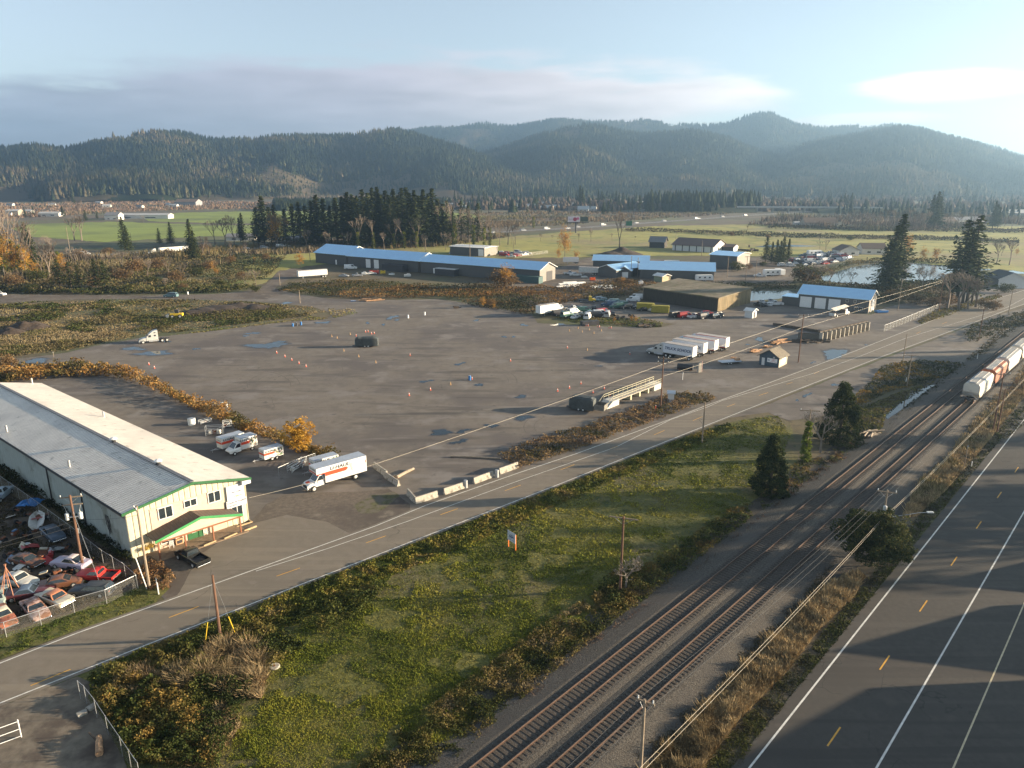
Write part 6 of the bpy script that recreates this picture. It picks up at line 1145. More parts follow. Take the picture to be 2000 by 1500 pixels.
for i, (u, v, vt, c, lab) in enumerate([(1882,918,873,'greywood','thin delineator post with small plate by the highway, nearer the train'),(1897,912,902,'white','short white marker stake by the highway'),(1908,703,692,'white','small white stake beside the shaded bank'),(717,1,1,'',''),(1280,804,792,'redink','small red stake beside the dark brown crossarm pole'),(105,697,688,'greywood','short post at the edge of the long puddle'),(1333,742,728,'white','thin white post near the weighbridge'),(1769,748,738,'white','white pipe stake at the foot of the bank pole')]):
    if v < 10: continue
    h_ = HT(u, v, vt); t = thing('marker_post', lab, 'post', W(u, v)); MB().tube((0,0,0),(0,0,h_),.07,.07,6).build('stake', MT[c], t)
    MB().bx(-.12,.12,-.03,.03,h_-.02,h_+.25).build('plate', MT['steel'], t) if i == 0 else MB().tube((0,0,h_),(0,0,h_+.08),.09,.09,6).build('cap', MT['white'], t)
# ------------------------------------------------------------------ vehicles (x forward, y left, z up, origin on the ground)
PAINT = {}
def paint(name, col, rusty=0, rough=.35):
    if name not in PAINT: PAINT[name] = M(name, col, rough, .0, var=.06, scale=1.5, spec=.5, big=[(1.4,(.17,.075,.04),.60-.12*rusty,.08)] if rusty else None)
    return PAINT[name]
def wheels(t, xs, y, r=.33, w_=.22, twin=False):
    for x in xs:
        for s in (-1, 1):
            yy = s*y; a = MB().tube((x, yy-w_/2, r), (x, yy+w_/2, r), r, r, 16).build('wheel', MT['black'], t, smooth=True)
            MB().tube((x, yy+s*(w_/2), r), (x, yy+s*(w_/2+.012), r), r*.58, r*.52, 12).build('rim', MT['hub'], a)
            if twin: MB().tube((x, s*(y-.3)-w_/2, r), (x, s*(y-.3)+w_/2, r), r, r, 12).build('wheel', MT['black'], t)
def sec(x, w_, z0, zb, zt, tk=.9): return [(x,-w_*.94,z0),(x,-w_,z0+.18),(x,-w_,zb),(x,-w_*tk,zt),(x,w_*tk,zt),(x,w_,zb),(x,w_,z0+.18),(x,w_*.94,z0)]
SPECS = { # L, W, wheelbase positions, belt z, hood z, cabin bottom rear/front, cabin top rear/front, roof z
 'sedan': dict(L=4.7, W=.90, wx=(-1.40,1.42), belt=.92, hood=.86, trunk=.90, cb=(-1.55,1.10), ct=(-.95,.35), rz=1.40),
 'classic': dict(L=5.3, W=.96, wx=(-1.55,1.60), belt=.95, hood=.93, trunk=.93, cb=(-1.35,.85), ct=(-.80,.30), rz=1.46),
 'round': dict(L=5.0, W=.94, wx=(-1.45,1.55), belt=1.02, hood=1.0, trunk=.96, cb=(-1.6,.75), ct=(-.75,.20), rz=1.58),
 'wagon': dict(L=5.2, W=.96, wx=(-1.5,1.58), belt=.96, hood=.92, trunk=.95, cb=(-2.40,.95), ct=(-2.1,.35), rz=1.50),
 'suv': dict(L=4.9, W=.96, wx=(-1.42,1.42), belt=1.12, hood=1.08, trunk=1.1, cb=(-2.35,1.0), ct=(-2.15,.45), rz=1.80),
 'van': dict(L=5.6, W=1.0, wx=(-1.7,1.75), belt=1.25, hood=1.15, trunk=1.25, cb=(-2.75,1.9), ct=(-2.7,1.2), rz=2.15),
 'pickup': dict(L=5.6, W=1.0, wx=(-1.75,1.75), belt=1.12, hood=1.10, trunk=.62, cb=(-.45,1.15), ct=(-.35,.60), rz=1.80),
 'ute': dict(L=5.2, W=.95, wx=(-1.5,1.55), belt=.92, hood=.90, trunk=.55, cb=(-.75,.85), ct=(-.60,.30), rz=1.42)}
def car(kind, label, loc, rz, pm, roofm=None, cat='car', name=None, group=None, detail=True, wheel_=True, glassm=None):
    S = SPECS[kind]; L, w_ = S['L']/2, S['W']; t = thing(name or {'pickup':'pickup_truck','van':'van','ute':'pickup_truck'}.get(kind, 'car'), label, cat, loc, rz, group); bed = kind in ('pickup', 'ute')
    g = glassm or MT['glass']; z0 = .28; tr = S['trunk']; b0 = S['cb'][0]
    rs = [sec(-L, w_*.86, z0+.15, tr-.25, tr-.12), sec(-L+.12, w_*.97, z0, tr-.12, tr-.02), sec(-L+.6, w_, z0, tr-.08, tr), sec(b0-.12, w_, z0, tr-.06, tr+.01)]
    if bed: rs.append(sec(b0-.02, w_, z0, tr-.06, tr+.01)); rs.append(sec(b0, w_, z0, S['belt']-.06, S['belt']))
    rs += [sec(0, w_, z0, S['belt']-.06, S['belt']), sec(S['cb'][1], w_, z0, S['belt']-.06, S['belt']-.01), sec(L-.7, w_*.98, z0, S['hood']-.10, S['hood']-.03), sec(L-.18, w_*.94, z0+.02, S['hood']-.2, S['hood']-.12), sec(L, w_*.82, z0+.15, S['hood']-.34, S['hood']-.28)]
    rs.sort(key=lambda r: r[0][0]) if not bed else None
    body = MB().loft(rs).build('body', pm, t, smooth=True)
    if bed:
        q = S['belt'] - .12
        MB().bx(-L+.02,b0-.02,-w_+.01,-w_+.10,tr-.02,q).bx(-L+.02,b0-.02,w_-.10,w_-.01,tr-.02,q).bx(-L,-L+.08,-w_+.1,w_-.1,tr-.04,q).build('bed_wall', pm, t)
        MB().bx(-L+.09,b0-.03,-w_+.11,w_-.11,tr+.012,tr+.03).build('bed_floor', MT['dark'], t)
    (ba, bb), (ta, tb), zb, zr = S['cb'], S['ct'], S['belt'], S['rz']; wi, wt_ = w_*.90, w_*.74
    A = [(ba,-wi,zb),(bb,-wi,zb),(bb,wi,zb),(ba,wi,zb)]; T = [(ta,-wt_,zr-.06),(tb,-wt_,zr-.06),(tb,wt_,zr-.06),(ta,wt_,zr-.06)]
    # pillars and lower cabin in the body colour, glass panels set just proud of it
    MB().loft([A, T, [(ta+.12,-wt_*.86,zr),(tb-.14,-wt_*.86,zr),(tb-.14,wt_*.86,zr),(ta+.12,wt_*.86,zr)]]).build('roof', roofm or pm, t, smooth=True)
    def pane(nm, a, b, c, d, ins=.10):
        a, b, c, d = map(Vector, (a, b, c, d)); m = (a+b+c+d)/4; n = (b-a).cross(d-a).normalized()*.012
        if n.dot(m - Vector((0,0,zb))) < 0: n = -n
        q = [m+(p-m)*(1-ins)+n for p in (a, b, c, d)]; MB().add([tuple(p) for p in q], [(0,1,2,3)]).build(nm, g, t, fixn=False)
    pane('windshield', A[1], A[2], T[2], T[1], .12); pane('rear_window', A[0], A[3], T[3], T[0], .16)
    for s, (i, j) in ((-1,(0,1)),(1,(3,2))):
        if kind == 'van': pane('side_window', tuple(Vector(A[i]).lerp(Vector(A[j]),.68)), A[j], T[j], tuple(Vector(T[i]).lerp(Vector(T[j]),.68)), .2)
        else: pane('side_window', A[i], A[j], T[j], T[i], .15)
    if detail:
        for s in (-1, 1):
            MB().rbox((L-.13, s*w_*.68, S['hood']-.30), (.12,.26,.16)).build('headlight', MT['ceramic'], t); MB().rbox((-L+.06, s*w_*.78, tr-.14 if not bed else tr+.1), (.1,.14,.14)).build('tail_light', MT['redink'], t)
        MB().rbox((L+.02, 0, .45), (.14, w_*1.8, .15)).build('bumper', MT['chrome'], t, bevel=.03); MB().rbox((-L-.02, 0, .45), (.14, w_*1.8, .15)).build('bumper', MT['chrome'], t, bevel=.03)
    if wheel_: wheels(t, S['wx'], w_-.10, .34 if kind not in ('pickup','van','suv') else .38)
    return t
def loc_h(a, b): "heading from ground pixel a to ground pixel b"; p, q = W(*a), W(*b); return ang(p, q)
# box body with lettering for the hire fleet
m_or = M('orange_red_stripe', (.60,.06,.02), .5, var=.06); m_rf = M('grey_box_roof', (.34,.38,.44), .5, var=.12); m_wb = M('white_box_panel', (.62,.62,.61), .4, var=.03)
m_art = [M('artwork_tone', c, .6, var=.5, scale=3) for c in ((.25,.30,.28),(.30,.16,.12),(.10,.16,.08),(.55,.50,.42))]
def boxbody(t, x0, x1, w_, z0, z1, name='box_body', front_text=True, word='U-HAUL', art=True, pat='key'):
    b = MB().bx(x0, x1, -w_, w_, z0, z1-.03).build(name, m_wb, t, bevel=.03); MB().bx(x0+.02, x1-.02, -w_+.02, w_-.02, z1-.028, z1).build('roof_panel', m_rf, t)
    L = x1-x0; H = z1-z0
    for s in (-1, 1):
        y = s*(w_+.006); yy = sorted((y, y+s*.006)); xs0, xs1 = (x1-.02, x1-L*.50)
        MB().prism([(xs0, z0+H*.42), (xs1+.1, z0+H*.42), (xs1-.35, z0+H*.54), (xs1-.05, z0+H*.66), (xs0, z0+H*.66)], yy[0], yy[1]).build('stripe', m_or, b)
        text(word, H*.27, MT['ink'], b, (x1-L*.34, s*(w_+.02), z0+H*.79), (R(90), 0, R(180) if s > 0 else 0), shear=.15, bold=.02, sx=1.3)
        if art:
            rr = random.Random(int(L*10)); mb = MB()
            if pat == 'key':
                for k in range(6): a = .5+k*.16; mb.rbox((x1-L*.60-k*.05, s*(w_+.012), z0+H*(.80-k*.09)), (.9-k*.08,.01,.05), 0, 0, -.6*s*s-k*.05)
                mb.build('artwork', MT['ink'], b)
                dashes_side = MB()
                for k in range(26): dashes_side.rbox((x1-L*(.74+.18*rr.random()), s*(w_+.012), z0+H*rr.uniform(.35,.85)), (rr.uniform(.1,.4),.01,rr.uniform(.03,.09)), 0, 0, rr.uniform(-1,1))
                dashes_side.build('artwork', m_art[3], b); MB().bx(x0+.12, x0+.25, yy[0], yy[1], z0+H*.55, z0+H*.75).build('stripe', m_or, b)
            else:
                for q, m_ in enumerate(m_art):
                    mb = MB()
                    for k in range(9): mb.rbox((x0+L*rr.uniform(.06,.46), s*(w_+.010+q*.002), z0+H*rr.uniform(.15,.85)), (rr.uniform(.15,.5),.01,rr.uniform(.1,.4)), 0, 0, rr.uniform(-1.5,1.5))
                    mb.build('artwork', m_, b)
    if front_text:
        MB().bx(x1+.004, x1+.012, -w_+.05, w_-.05, z0+H*.42, z0+H*.60).build('stripe', m_or if pat != 'key' else MT['redink'], b)
        text(word, H*.17, MT['ink'], b, (x1+.016, 0, z0+H*.74), (R(90), 0, R(90)), shear=.2, sx=1.2)
    return b
# large moving truck
hd_ = loc_h((722,925), (640,955)); fo = W(619, 960); 
fw_ = W(614,960.5); rw_ = W(695,936); hd_ = ang(rw_, fw_); wbase = (fw_-rw_).length; print('moving truck wheelbase', wbase, math.degrees(hd_))
side = Vector((math.cos(hd_+math.pi/2), math.sin(hd_+math.pi/2), 0)); cen = (fw_+rw_)/2 - side*1.05*(-1 if False else 1)
# the wheels seen are on its left side (the side facing the viewer)
d_ = Vector((math.cos(hd_), math.sin(hd_), 0)); lf = Vector((-d_.y, d_.x, 0)); cen = (fw_+rw_)/2 - lf*1.1
t = thing('moving_truck', 'large white moving truck with orange stripe parked beside the concrete blocks', 'truck', cen, hd_); xf_ = wbase/2; xr_ = -wbase/2
b0_, b1_ = xr_-2.1, xf_-2.0
boxbody(t, b0_, b1_, 1.25, 1.0, 3.75, front_text=False)
at = MB().bx(b1_-.02, b1_+1.5, -1.249, 1.249, 2.65, 3.72).build('attic_box', m_wb, t, bevel=.03); MB().bx(b1_, b1_+1.48, -1.23, 1.23, 3.722, 3.75).build('roof_panel', m_rf, t)
MB().bx(b1_+1.505, b1_+1.515, -1.2, 1.2, 2.75, 2.98).build('stripe', MT['redink'], at); text('U-HAUL', .42, MT['ink'], at, (b1_+1.52, 0, 3.38), (R(90),0,R(90)), shear=.2, sx=1.2)
for s in (-1,1): MB().bx(b1_, b1_+1.45, min(s*1.252,s*1.26), max(s*1.252,s*1.26), 2.66, 2.80).build('stripe', m_or, at)
cw = M('white_cab_paint', (.72,.72,.72), .3, var=.04, spec=.6)
MB().loft([sec(b1_+.15, 1.0, .7, 1.35, 1.45, .95), sec(xf_-.45, 1.02, .65, 1.35, 1.45, .95), sec(xf_+.55, .98, .6, 1.28, 1.38, .85), sec(xf_+1.0, .85, .65, 1.0, 1.15, .8)]).build('cab_body', cw, t, smooth=True)
cA = [(b1_+.15,-.98,1.44),(xf_-.35,-.98,1.44),(xf_-.35,.98,1.44),(b1_+.15,.98,1.44)]; cT = [(b1_+.2,-.85,2.42),(xf_-1.15,-.85,2.42),(xf_-1.15,.85,2.42),(b1_+.2,.85,2.42)]
MB().loft([cA, cT]).build('cab_roof', cw, t, smooth=True)
def quadpart(nm, pts, mt, par, off, ins=.1):
    p = [Vector(x) for x in pts]; m = sum(p, Vector())/4; n = (p[1]-p[0]).cross(p[3]-p[0]).normalized()*off; return MB().add([tuple(m+(x-m)*(1-ins)+n) for x in p], [(0,1,2,3)]).build(nm, mt, par, fixn=False)
quadpart('windshield', [cA[1],cA[2],cT[2],cT[1]], MT['glass'], t, .015, .12); quadpart('side_window', [cA[0],cA[1],cT[1],cT[0]], MT['glass'], t, .015, .25); quadpart('side_window', [cA[2],cA[3],cT[3],cT[2]], MT['glass'], t, .015, .25)
MB().rbox((xf_+1.02, 0, .95), (.06,1.3,.45)).build('grille', MT['dark'], t); MB().rbox((xf_+1.05, 0, .55), (.2,2.1,.28)).build('bumper', MT['chrome'], t, bevel=.04)
for s in (-1,1):
    MB().rbox((xf_+.95, s*.72, 1.0), (.1,.26,.22)).build('headlight', MT['ceramic'], t); MB().rbox((xf_-.55, s*1.25, 1.55), (.08,.16,.4)).build('mirror', MT['dark'], t)
MB().bx(b0_+.2, xf_-.6, -.45, .45, .55, .95).bx(b1_-.5, xf_-.8, -1.05, 1.05, .5, .66).build('chassis', MT['dark'], t); MB().rbox((xf_+.5,0,1.43),(.6,.7,.02), 0, 0, .08).build('hood_emblem', m_or, t)
wheels(t, (xf_, xr_), 1.05, .48, .28)
# small moving van-truck and trailers
def box_trailer(label, u, v, hd2, L, H, axles=2, u_='U-HAUL', pat='art'):
    t = thing('box_trailer', label, 'trailer', W(u, v), hd2); boxbody(t, -L/2, L/2, .95, .45, .45+H, pat=pat)
    MB().path([(L/2,-.5,.5),(L/2+1.3,0,.45),(L/2,.5,.5)], .05, 6).tube((L/2+1.1,0,.45),(L/2+1.75,0,.45),.05,.05,6).tube((L/2+1.4,0,.0),(L/2+1.4,0,.7),.04,.04,6).build('drawbar', MT['steel'], t)
    wheels(t, (-.45,.45) if axles == 2 else (0,), .98, .32, .2)
    for s in (-1,1): MB().loft([[(x, min(s*.95,s*1.12), z), (x, max(s*.95,s*1.12), z)] + [(x, max(s*.95,s*1.12), z+.05), (x, min(s*.95,s*1.12), z+.05)] for x, z in ((-1.0,.55),(-.7,.74),(.7,.74),(1.0,.55))]).build('mudguard', m_wb, t)
    return t
hs = loc_h((498,880),(455,893))
a_, b__ = W(459,890), W(493,879.5); hs = ang(b__, a_); wb2 = (a_-b__).length; d_ = Vector((math.cos(hs), math.sin(hs), 0)); lf = Vector((-d_.y, d_.x, 0))
t = thing('moving_truck', 'small white moving truck with painted side parked by the autumn hedge', 'truck', (a_+b__)/2 - lf*.95, hs); x1 = wb2/2; boxbody(t, -x1-1.1, x1-1.35, 1.1, .75, 2.85, pat='art')
MB().loft([sec(x1-1.35,.98,.5,1.15,1.25,.95), sec(x1-.3,.98,.45,1.15,1.25,.95), sec(x1+.5,.95,.45,1.0,1.12,.85), sec(x1+.85,.8,.5,.8,.92,.8)]).build('cab_body', cw, t, smooth=True)
cA = [(x1-1.4,-.95,1.24),(x1+.1,-.95,1.24),(x1+.1,.95,1.24),(x1-1.4,.95,1.24)]; cT = [(x1-1.4,-.8,2.1),(x1-.7,-.8,2.1),(x1-.7,.8,2.1),(x1-1.4,.8,2.1)]; MB().loft([cA,cT]).build('cab_roof', cw, t, smooth=True)
quadpart('windshield', [cA[1],cA[2],cT[2],cT[1]], MT['glass'], t, .015, .1); quadpart('side_window', [cA[0],cA[1],cT[1],cT[0]], MT['glass'], t, .015, .25); quadpart('side_window', [cA[2],cA[3],cT[3],cT[2]], MT['glass'], t, .015, .25)
MB().rbox((x1+.86,0,.62),(.08,1.5,.26)).build('grille', MT['dark'], t); wheels(t, (x1,-x1), .92, .36, .24)
box_trailer('white box trailer with red stripe half hidden behind the small moving truck', 452, 873, hs, 4.6, 2.0)
box_trailer('twin axle white box trailer with orange stripe beside the golden bush', 531, 895, loc_h((546,893),(516,902)), 3.7, 1.75)
box_trailer('white box trailer with red stripe behind the large moving truck', 634, 918, hd_, 4.6, 2.1)
# ------------------------------------------------------------------ semi trucks
def tractor(t, pm, sleeper=True, x=0.0, fair=True, dark=False):
    "front axle at x=0; rear tandem behind"
    MB().loft([sec(x-1.7, 1.05, .75, 1.6, 1.75, .95), sec(x-.3, 1.05, .7, 1.55, 1.68, .9), sec(x+.6, .95, .62, 1.35, 1.5, .8), sec(x+1.0, .8, .65, 1.05, 1.25, .75)]).build('hood', pm, t, smooth=True)
    y1, y2 = 1.12, 1.0; xb = x-4.3 if sleeper else x-2.9
    A = [(xb,-y1,.75),(x-1.1,-y1,.75),(x-1.1,y1,.75),(xb,y1,.75)]; Bm = [(xb,-y1,2.0),(x-1.05,-y1,1.75),(x-1.05,y1,1.75),(xb,y1,2.0)]; C_ = [(xb,-y2,2.75),(x-1.75,-y2,2.65),(x-1.75,y2,2.65),(xb,y2,2.75)]; D_ = [(xb,-y2*.95,3.85),(x-3.1,-y2*.9,3.65),(x-3.1,y2*.9,3.65),(xb,y2*.95,3.85)]
    cab = MB().loft([A,Bm,C_]+([D_] if fair else [])).build('cab', pm, t, smooth=True)
    quadpart('windshield', [Bm[1],Bm[2],C_[2],C_[1]], MT['glass'], t, .02, .08)
    for s in (-1,1):
        MB().prism([(x-1.45,1.85),(x-2.35,1.85),(x-2.35,2.5),(x-1.85,2.5)], min(s*1.085,s*1.12), max(s*1.085,s*1.12)).build('side_window', MT['glass'], t)
        if sleeper: MB().prism([(x-3.2,2.0),(x-3.7,2.0),(x-3.7,2.45),(x-3.2,2.45)], min(s*1.09,s*1.125), max(s*1.09,s*1.125)).build('side_window', MT['glass'], t)
        if fair: MB().prism([(x-3.1,2.95),(x-3.7,2.95),(x-3.7,3.2),(x-3.3,3.2)], min(s*1.0,s*1.03), max(s*1.0,s*1.03)).build('side_window', MT['glass'], t)
        MB().tube((xb+.1, s*1.02, .62),(x-1.6, s*1.02, .62),.3,.3,12).build('fuel_tank', MT['steel'], t); MB().rbox((x-1.2, s*1.35, 2.1),(.1,.2,.6)).build('mirror', pm, t); MB().rbox((x+.95, s*.7, 1.0),(.12,.3,.22)).build('headlight', MT['ceramic'], t)
        MB().prism([(x-1.6,.55),(xb,.55),(xb,.85),(x-1.6,.85)], min(s*1.1,s*1.13), max(s*1.1,s*1.13)).build('side_skirt', pm, t)
    MB().rbox((x+1.05,0,.55),(.25,2.2,.35)).build('bumper', MT['chrome'], t, bevel=.05); MB().rbox((x+1.0,0,1.05),(.1,1.0,.55)).build('grille', MT['dark'], t)
    MB().bx(xb-3.2, x+.6, -.45, -.3, .75, .95).bx(xb-3.2, x+.6, .3, .45, .75, .95).build('frame_rail', MT['dark'], t); MB().tube((xb-1.6,0,1.0),(xb-1.6,0,1.12),.5,.5,12).build('fifth_wheel', MT['dark'], t)
    wheels(t, (x,), 1.0, .5, .3); wheels(t, (xb-1.0, xb-2.35), 1.0, .5, .3, twin=True); return xb
def semi(label, u, v, hd, pm, box=True, L=8.6, group=None, word=None, boxm=None, sleeper=True, fair=True, gap=0):
    "(u,v): the near front wheel on the ground"
    d = Vector((math.cos(hd), math.sin(hd), 0)); lf = Vector((-d.y, d.x, 0)); t = thing('semi_truck', label, 'truck', W(u, v) - lf*1.0, hd, group); xb = tractor(t, pm, sleeper, 0, fair)
    return t, xb
def semitrailer(label, o, hd, L, word=None, group=None, boxm=None, z0=1.25, z1=4.1, toprail=None):
    "o: ground point under the middle of the nose"
    t = thing('box_semitrailer', label, 'trailer', o, hd, group); bm = boxm or m_wb; b = MB().bx(-L, 0, -1.27, 1.27, z0, z1-.04).build('box_body', bm, t); MB().bx(-L+.03, -.03, -1.24, 1.24, z1-.038, z1).build('roof_panel', M('trailer_roof_sheet', (.40,.36,.33), .6, var=.12) if 'trailer_roof_sheet' not in bpy.data.materials else bpy.data.materials['trailer_roof_sheet'], t)
    for s in (-1,1): MB().bx(-L, 0, min(s*1.272,s*1.29), max(s*1.272,s*1.29), z1-.16, z1-.02).bx(-L, 0, min(s*1.272,s*1.29), max(s*1.272,s*1.29), z0, z0+.14).build('side_rail', toprail or MT['steel'], b)
    MB().bx(-L-.03, -L-.005, -1.2, -.03, z0+.1, z1-.12).bx(-L-.03, -L-.005, .03, 1.2, z0+.1, z1-.12).build('rear_door', M('warm_white_door_panel', (.74,.72,.66), .5, var=.04) if 'warm_white_door_panel' not in bpy.data.materials else bpy.data.materials['warm_white_door_panel'], t)  # doors lighter and warmer in colour than the box
    if word:
        for s in (1,-1): text(word, 1.05, MT['blueink'], b, (-L*.5, s*(1.30), z0+(z1-z0)*.50), (R(90),0,R(180) if s > 0 else 0), shear=.25, sx=1.02, bold=.03)
    MB().bx(-L+.3, -L+2.9, -.6, .6, .8, z0-.01).bx(-L, -L+.1, -1.1, 1.1, .5, .62).bx(-L,-L+.1,-.7,-.6,.6,z0).bx(-L,-L+.1,.6,.7,.6,z0).build('underframe', MT['dark'], t)
    for s in (-1,1): MB().bx(-2.6,-2.45, s*.8-.07, s*.8+.07, .1, z0).build('landing_leg', MT['steel'], t)
    wheels(t, (-L+1.1,) if L < 10 else (-L+1.1,-L+2.4), .95, .5, .3, twin=True); return t
hsT = ang(W(1345.5,704.5), W(1258.5,689.5)); print('semi heading', math.degrees(hsT)); dT = Vector((math.cos(hsT), math.sin(hsT), 0)); lT = Vector((-dT.y, dT.x, 0))
cabp = [M('silver_cab_paint', (.42,.42,.40), .35, var=.06, spec=.6), M('black_cab_paint', (.02,.02,.022), .3, var=.1, spec=.6), M('pale_blue_cab_paint', (.38,.46,.52), .35, var=.05), M('white_cab_paint_b', (.60,.62,.62), .35, var=.05)]
tl = M('pale_trailer_panel', (.60,.62,.66), .5, var=.04)
# rear wheels of the four trailers give their rows
for i, (ru, rv, lab, word, cm) in enumerate([(1345.5,705,'nearest of the four parked semi trailers, lettered on its side','TRUCK SCHOOL',0),(1366.5,697.5,'second of the four parked semi trailers, behind the lettered one','TRUCK SCHOOL',1),(1388,691.5,'third of the four parked white semi trailers','',2),(1410,686,'farthest of the four parked white semi trailers','',3)]):
    rw = W(ru, rv) + lT*(-.95 if (lT.y > 0) else .95)*-1*(1 if lT.y < 0 else -1)
    rw = W(ru, rv) + (lT if lT.y > 0 else -lT)*.95
    L = [9.0,9.6,9.8,9.6][i]; nose = rw + dT*(L-1.1); semitrailer(lab, nose, hsT, L, word or None, 'semi trailers parked in a row', tl, toprail=[MT['steel'],MT['steel'],MT['redink'],MT['redink']][i])
    t = thing('semi_truck', ['silver semi tractor coupled to the lettered trailer','black semi tractor coupled to the second trailer','pale blue semi tractor coupled to the third trailer','white semi tractor coupled to the farthest trailer'][i], 'truck', nose + dT*(3.5+.9), hsT, 'semi tractors parked in a row'); tractor(t, cabp[cm], True, 0, i != 1)
# lone bobtail tractor
hb_ = ang(W(327.6,666.6), W(280,671.8)); d = Vector((math.cos(hb_), math.sin(hb_), 0)); n_ = Vector((-d.y, d.x, 0)); n_ = n_ if n_.y > 0 else -n_
t = thing('semi_truck', 'lone silver semi tractor without trailer at the left edge of the lot', 'truck', W(280,671.8)+n_*1.0, hb_); tractor(t, cabp[0])
# covered trailers
m_tarp = M('grey_tarpaulin', (.06,.068,.068), .7, var=.3, scale=1.2, bump=.05)
def tarped(label, u, v, hd, L, H, w_=1.2, name='covered_trailer', front=True):
    t = thing(name, label, 'trailer', W(u, v), hd); rr = random.Random(int(u)); secs = []
    for i in range(9): x = -L/2 + L*i/8; k = 1 + rr.uniform(-.04,.03) - (.12 if i in (0,8) else 0); secs.append([(x,-w_*k,.35),(x,-w_*k*1.02,H*.55*k),(x,-w_*k*.94,H*.88*k),(x,-w_*.6,H*k),(x,w_*.6,H*k),(x,w_*k*.94,H*.88*k),(x,w_*k*1.02,H*.55*k),(x,w_*k,.35)])
    MB().loft(secs).build('tarpaulin', m_tarp, t, smooth=True); MB().bx(-L/2,L/2+1,-.3,.3,.3,.45).build('chassis', MT['dark'], t); wheels(t, (-.5,.5), w_-.12, .36, .22)
    MB().bx(L/2+.02, L/2+.12, -w_*.8, w_*.8, .6, H*.7).build('front_board', M('teal_board', (.10,.17,.17), .6) if 'teal_board' not in bpy.data.materials else bpy.data.materials['teal_board'], t); return t
tarped('grey tarpaulin covered trailer standing alone in the middle of the lot', 717, 677, R(183), 6.6, 3.1)
t = tarped('dark covered trailer with open rear rack beside the weighbridge', 1138, 800, R(155), 5.4, 3.1, 1.35)
MB().bx(-5.2,-2.9,-1.3,1.3,.7,.9).bx(-5.2,-5.1,-1.3,1.3,.9,1.9).bx(-5.2,-2.9,-1.3,-1.2,.9,1.9).bx(-5.2,-2.9,1.2,1.3,.9,1.9).build('rear_rack', M('grey_rack', (.16,.15,.13), .7, var=.3), t)
# weighbridge
a_ = W(1186,800); b_ = W(1294,758); hw_ = ang(a_, b_); L = (b_-a_).length; t = thing('weighbridge', 'raised weighbridge deck with cream pipe railing and concrete end blocks', 'weighbridge', a_, hw_)
m_cr = M('cream_pipe_paint', (.58,.53,.36), .6, var=.12); MB().loft([[(0,.1,0),(0,2.6,0),(0,2.6,.1),(0,.1,.1)],[(2.2,.1,0),(2.2,2.6,0),(2.2,2.6,1.3),(2.2,.1,1.3)],[(4.6,.1,0),(4.6,2.6,0),(4.6,2.6,1.35),(4.6,.1,1.35)]]).build('end_block', M('white_concrete', (.50,.48,.43), .85, var=.15), t)
MB().bx(L-3.6, L, .1, 2.6, 0, 1.35).build('end_block', bpy.data.materials['white_concrete'], t); MB().bx(4.6, L-3.6, .1, 2.6, 1.12, 1.34).build('deck', MT['concrete'], t)
for x in (L*.42, L*.58, L*.74): MB().bx(x-.2,x+.2,.2,2.5,0,1.12).build('pier', m_cr, t)
for y in (.14, 2.56):
    mb = MB()
    for z in (1.9, 2.4): mb.tube((2.2,y,z),(L,y,z),.045,.045,6)
    mb.tube((0,y,.9),(2.2,y,2.4),.045,.045,6)
    for k in range(12): x = 2.2+(L-2.2)*k/11; mb.tube((x,y,1.3),(x,y,2.4),.04,.04,6)
    mb.build('railing', m_cr, t)
# ------------------------------------------------------------------ junkyard by the road
P_ = [('classic','cream sedan with salmon roof behind the junkyard fence',(138,1188),(76,1162),('cream_paint',(.58,.52,.40),0),('salmon_paint',(.42,.17,.09),0)),
 ('classic','rusty grey and pink sedan second from the left at the fence',(52,1176),(90,1222),('pinkish_primer',(.42,.30,.27),1),None),
 ('classic','orange rusty sedan at the left edge behind the fence',(-12,1190),(25,1236),('orange_rust_paint',(.40,.13,.07),1),('cream_paint',(.58,.52,.40),0)),
 ('wagon','dark grey wagon with chrome windows behind the fence',(236,1160),(124,1160),('dark_grey_paint',(.05,.055,.06),0),None),
 ('ute','bright red car based pickup beside the junkyard corner post',(238,1132),(142,1128),('bright_red_paint',(.50,.03,.025),0),None),
 ('round','lavender coupe at the foot of the transformer pole',(180,1112),(100,1102),('lavender_paint',(.45,.40,.50),0),('pale_pink_paint',(.60,.50,.50),0)),
 ('round','big rounded white old car at the left of the junkyard',(0,1132),(80,1152),('old_white_car_paint',(.50,.49,.45),0),None),
 ('classic','maroon fastback between the tripod and the cream sedan',(12,1172),(104,1160),('maroon_paint',(.10,.03,.035),0),('dull_blue_paint',(.10,.14,.20),0)),
 ('sedan','brown old sedan behind the dark grey wagon',(92,1150),(150,1140),('brown_car_paint',(.16,.08,.06),1),None),
 ('classic','dark blue sedan in the shade nearest the warehouse wall',(86,1032),(124,1066),('dark_blue_paint',(.05,.075,.11),0),None),
 ('classic','pale teal car cut off by the left edge of the view',(-10,1200),(4,1150),('pale_teal_paint',(.30,.36,.33),0),None),
 ('pickup','pale blue truck under a sheet at the far left of the junkyard',(-14,985),(14,962),('pale_blue_paint',(.34,.42,.48),0),None),
 ('sedan','dark wrecked sedan half buried in parts near the tripod',(30,1096),(78,1108),('charcoal_paint',(.04,.04,.045),1),None)]
for k, lab, a, b, pa, ra in P_:
    A_, B_ = W(*a), W(*b); car(k, lab, (A_+B_)/2, ang(A_, B_), paint(*pa), paint(*ra) if ra else None, group='old cars in the junkyard')
car('pickup', 'black pickup truck with open bed parked nose in at the warehouse entrance', (W(343,1090)+W(405,1108))/2 + Vector((0,.4,0)), ang(W(398,1116), W(345,1086)), paint('black_truck_paint', (.012,.013,.014), 0, .25), cat='truck')
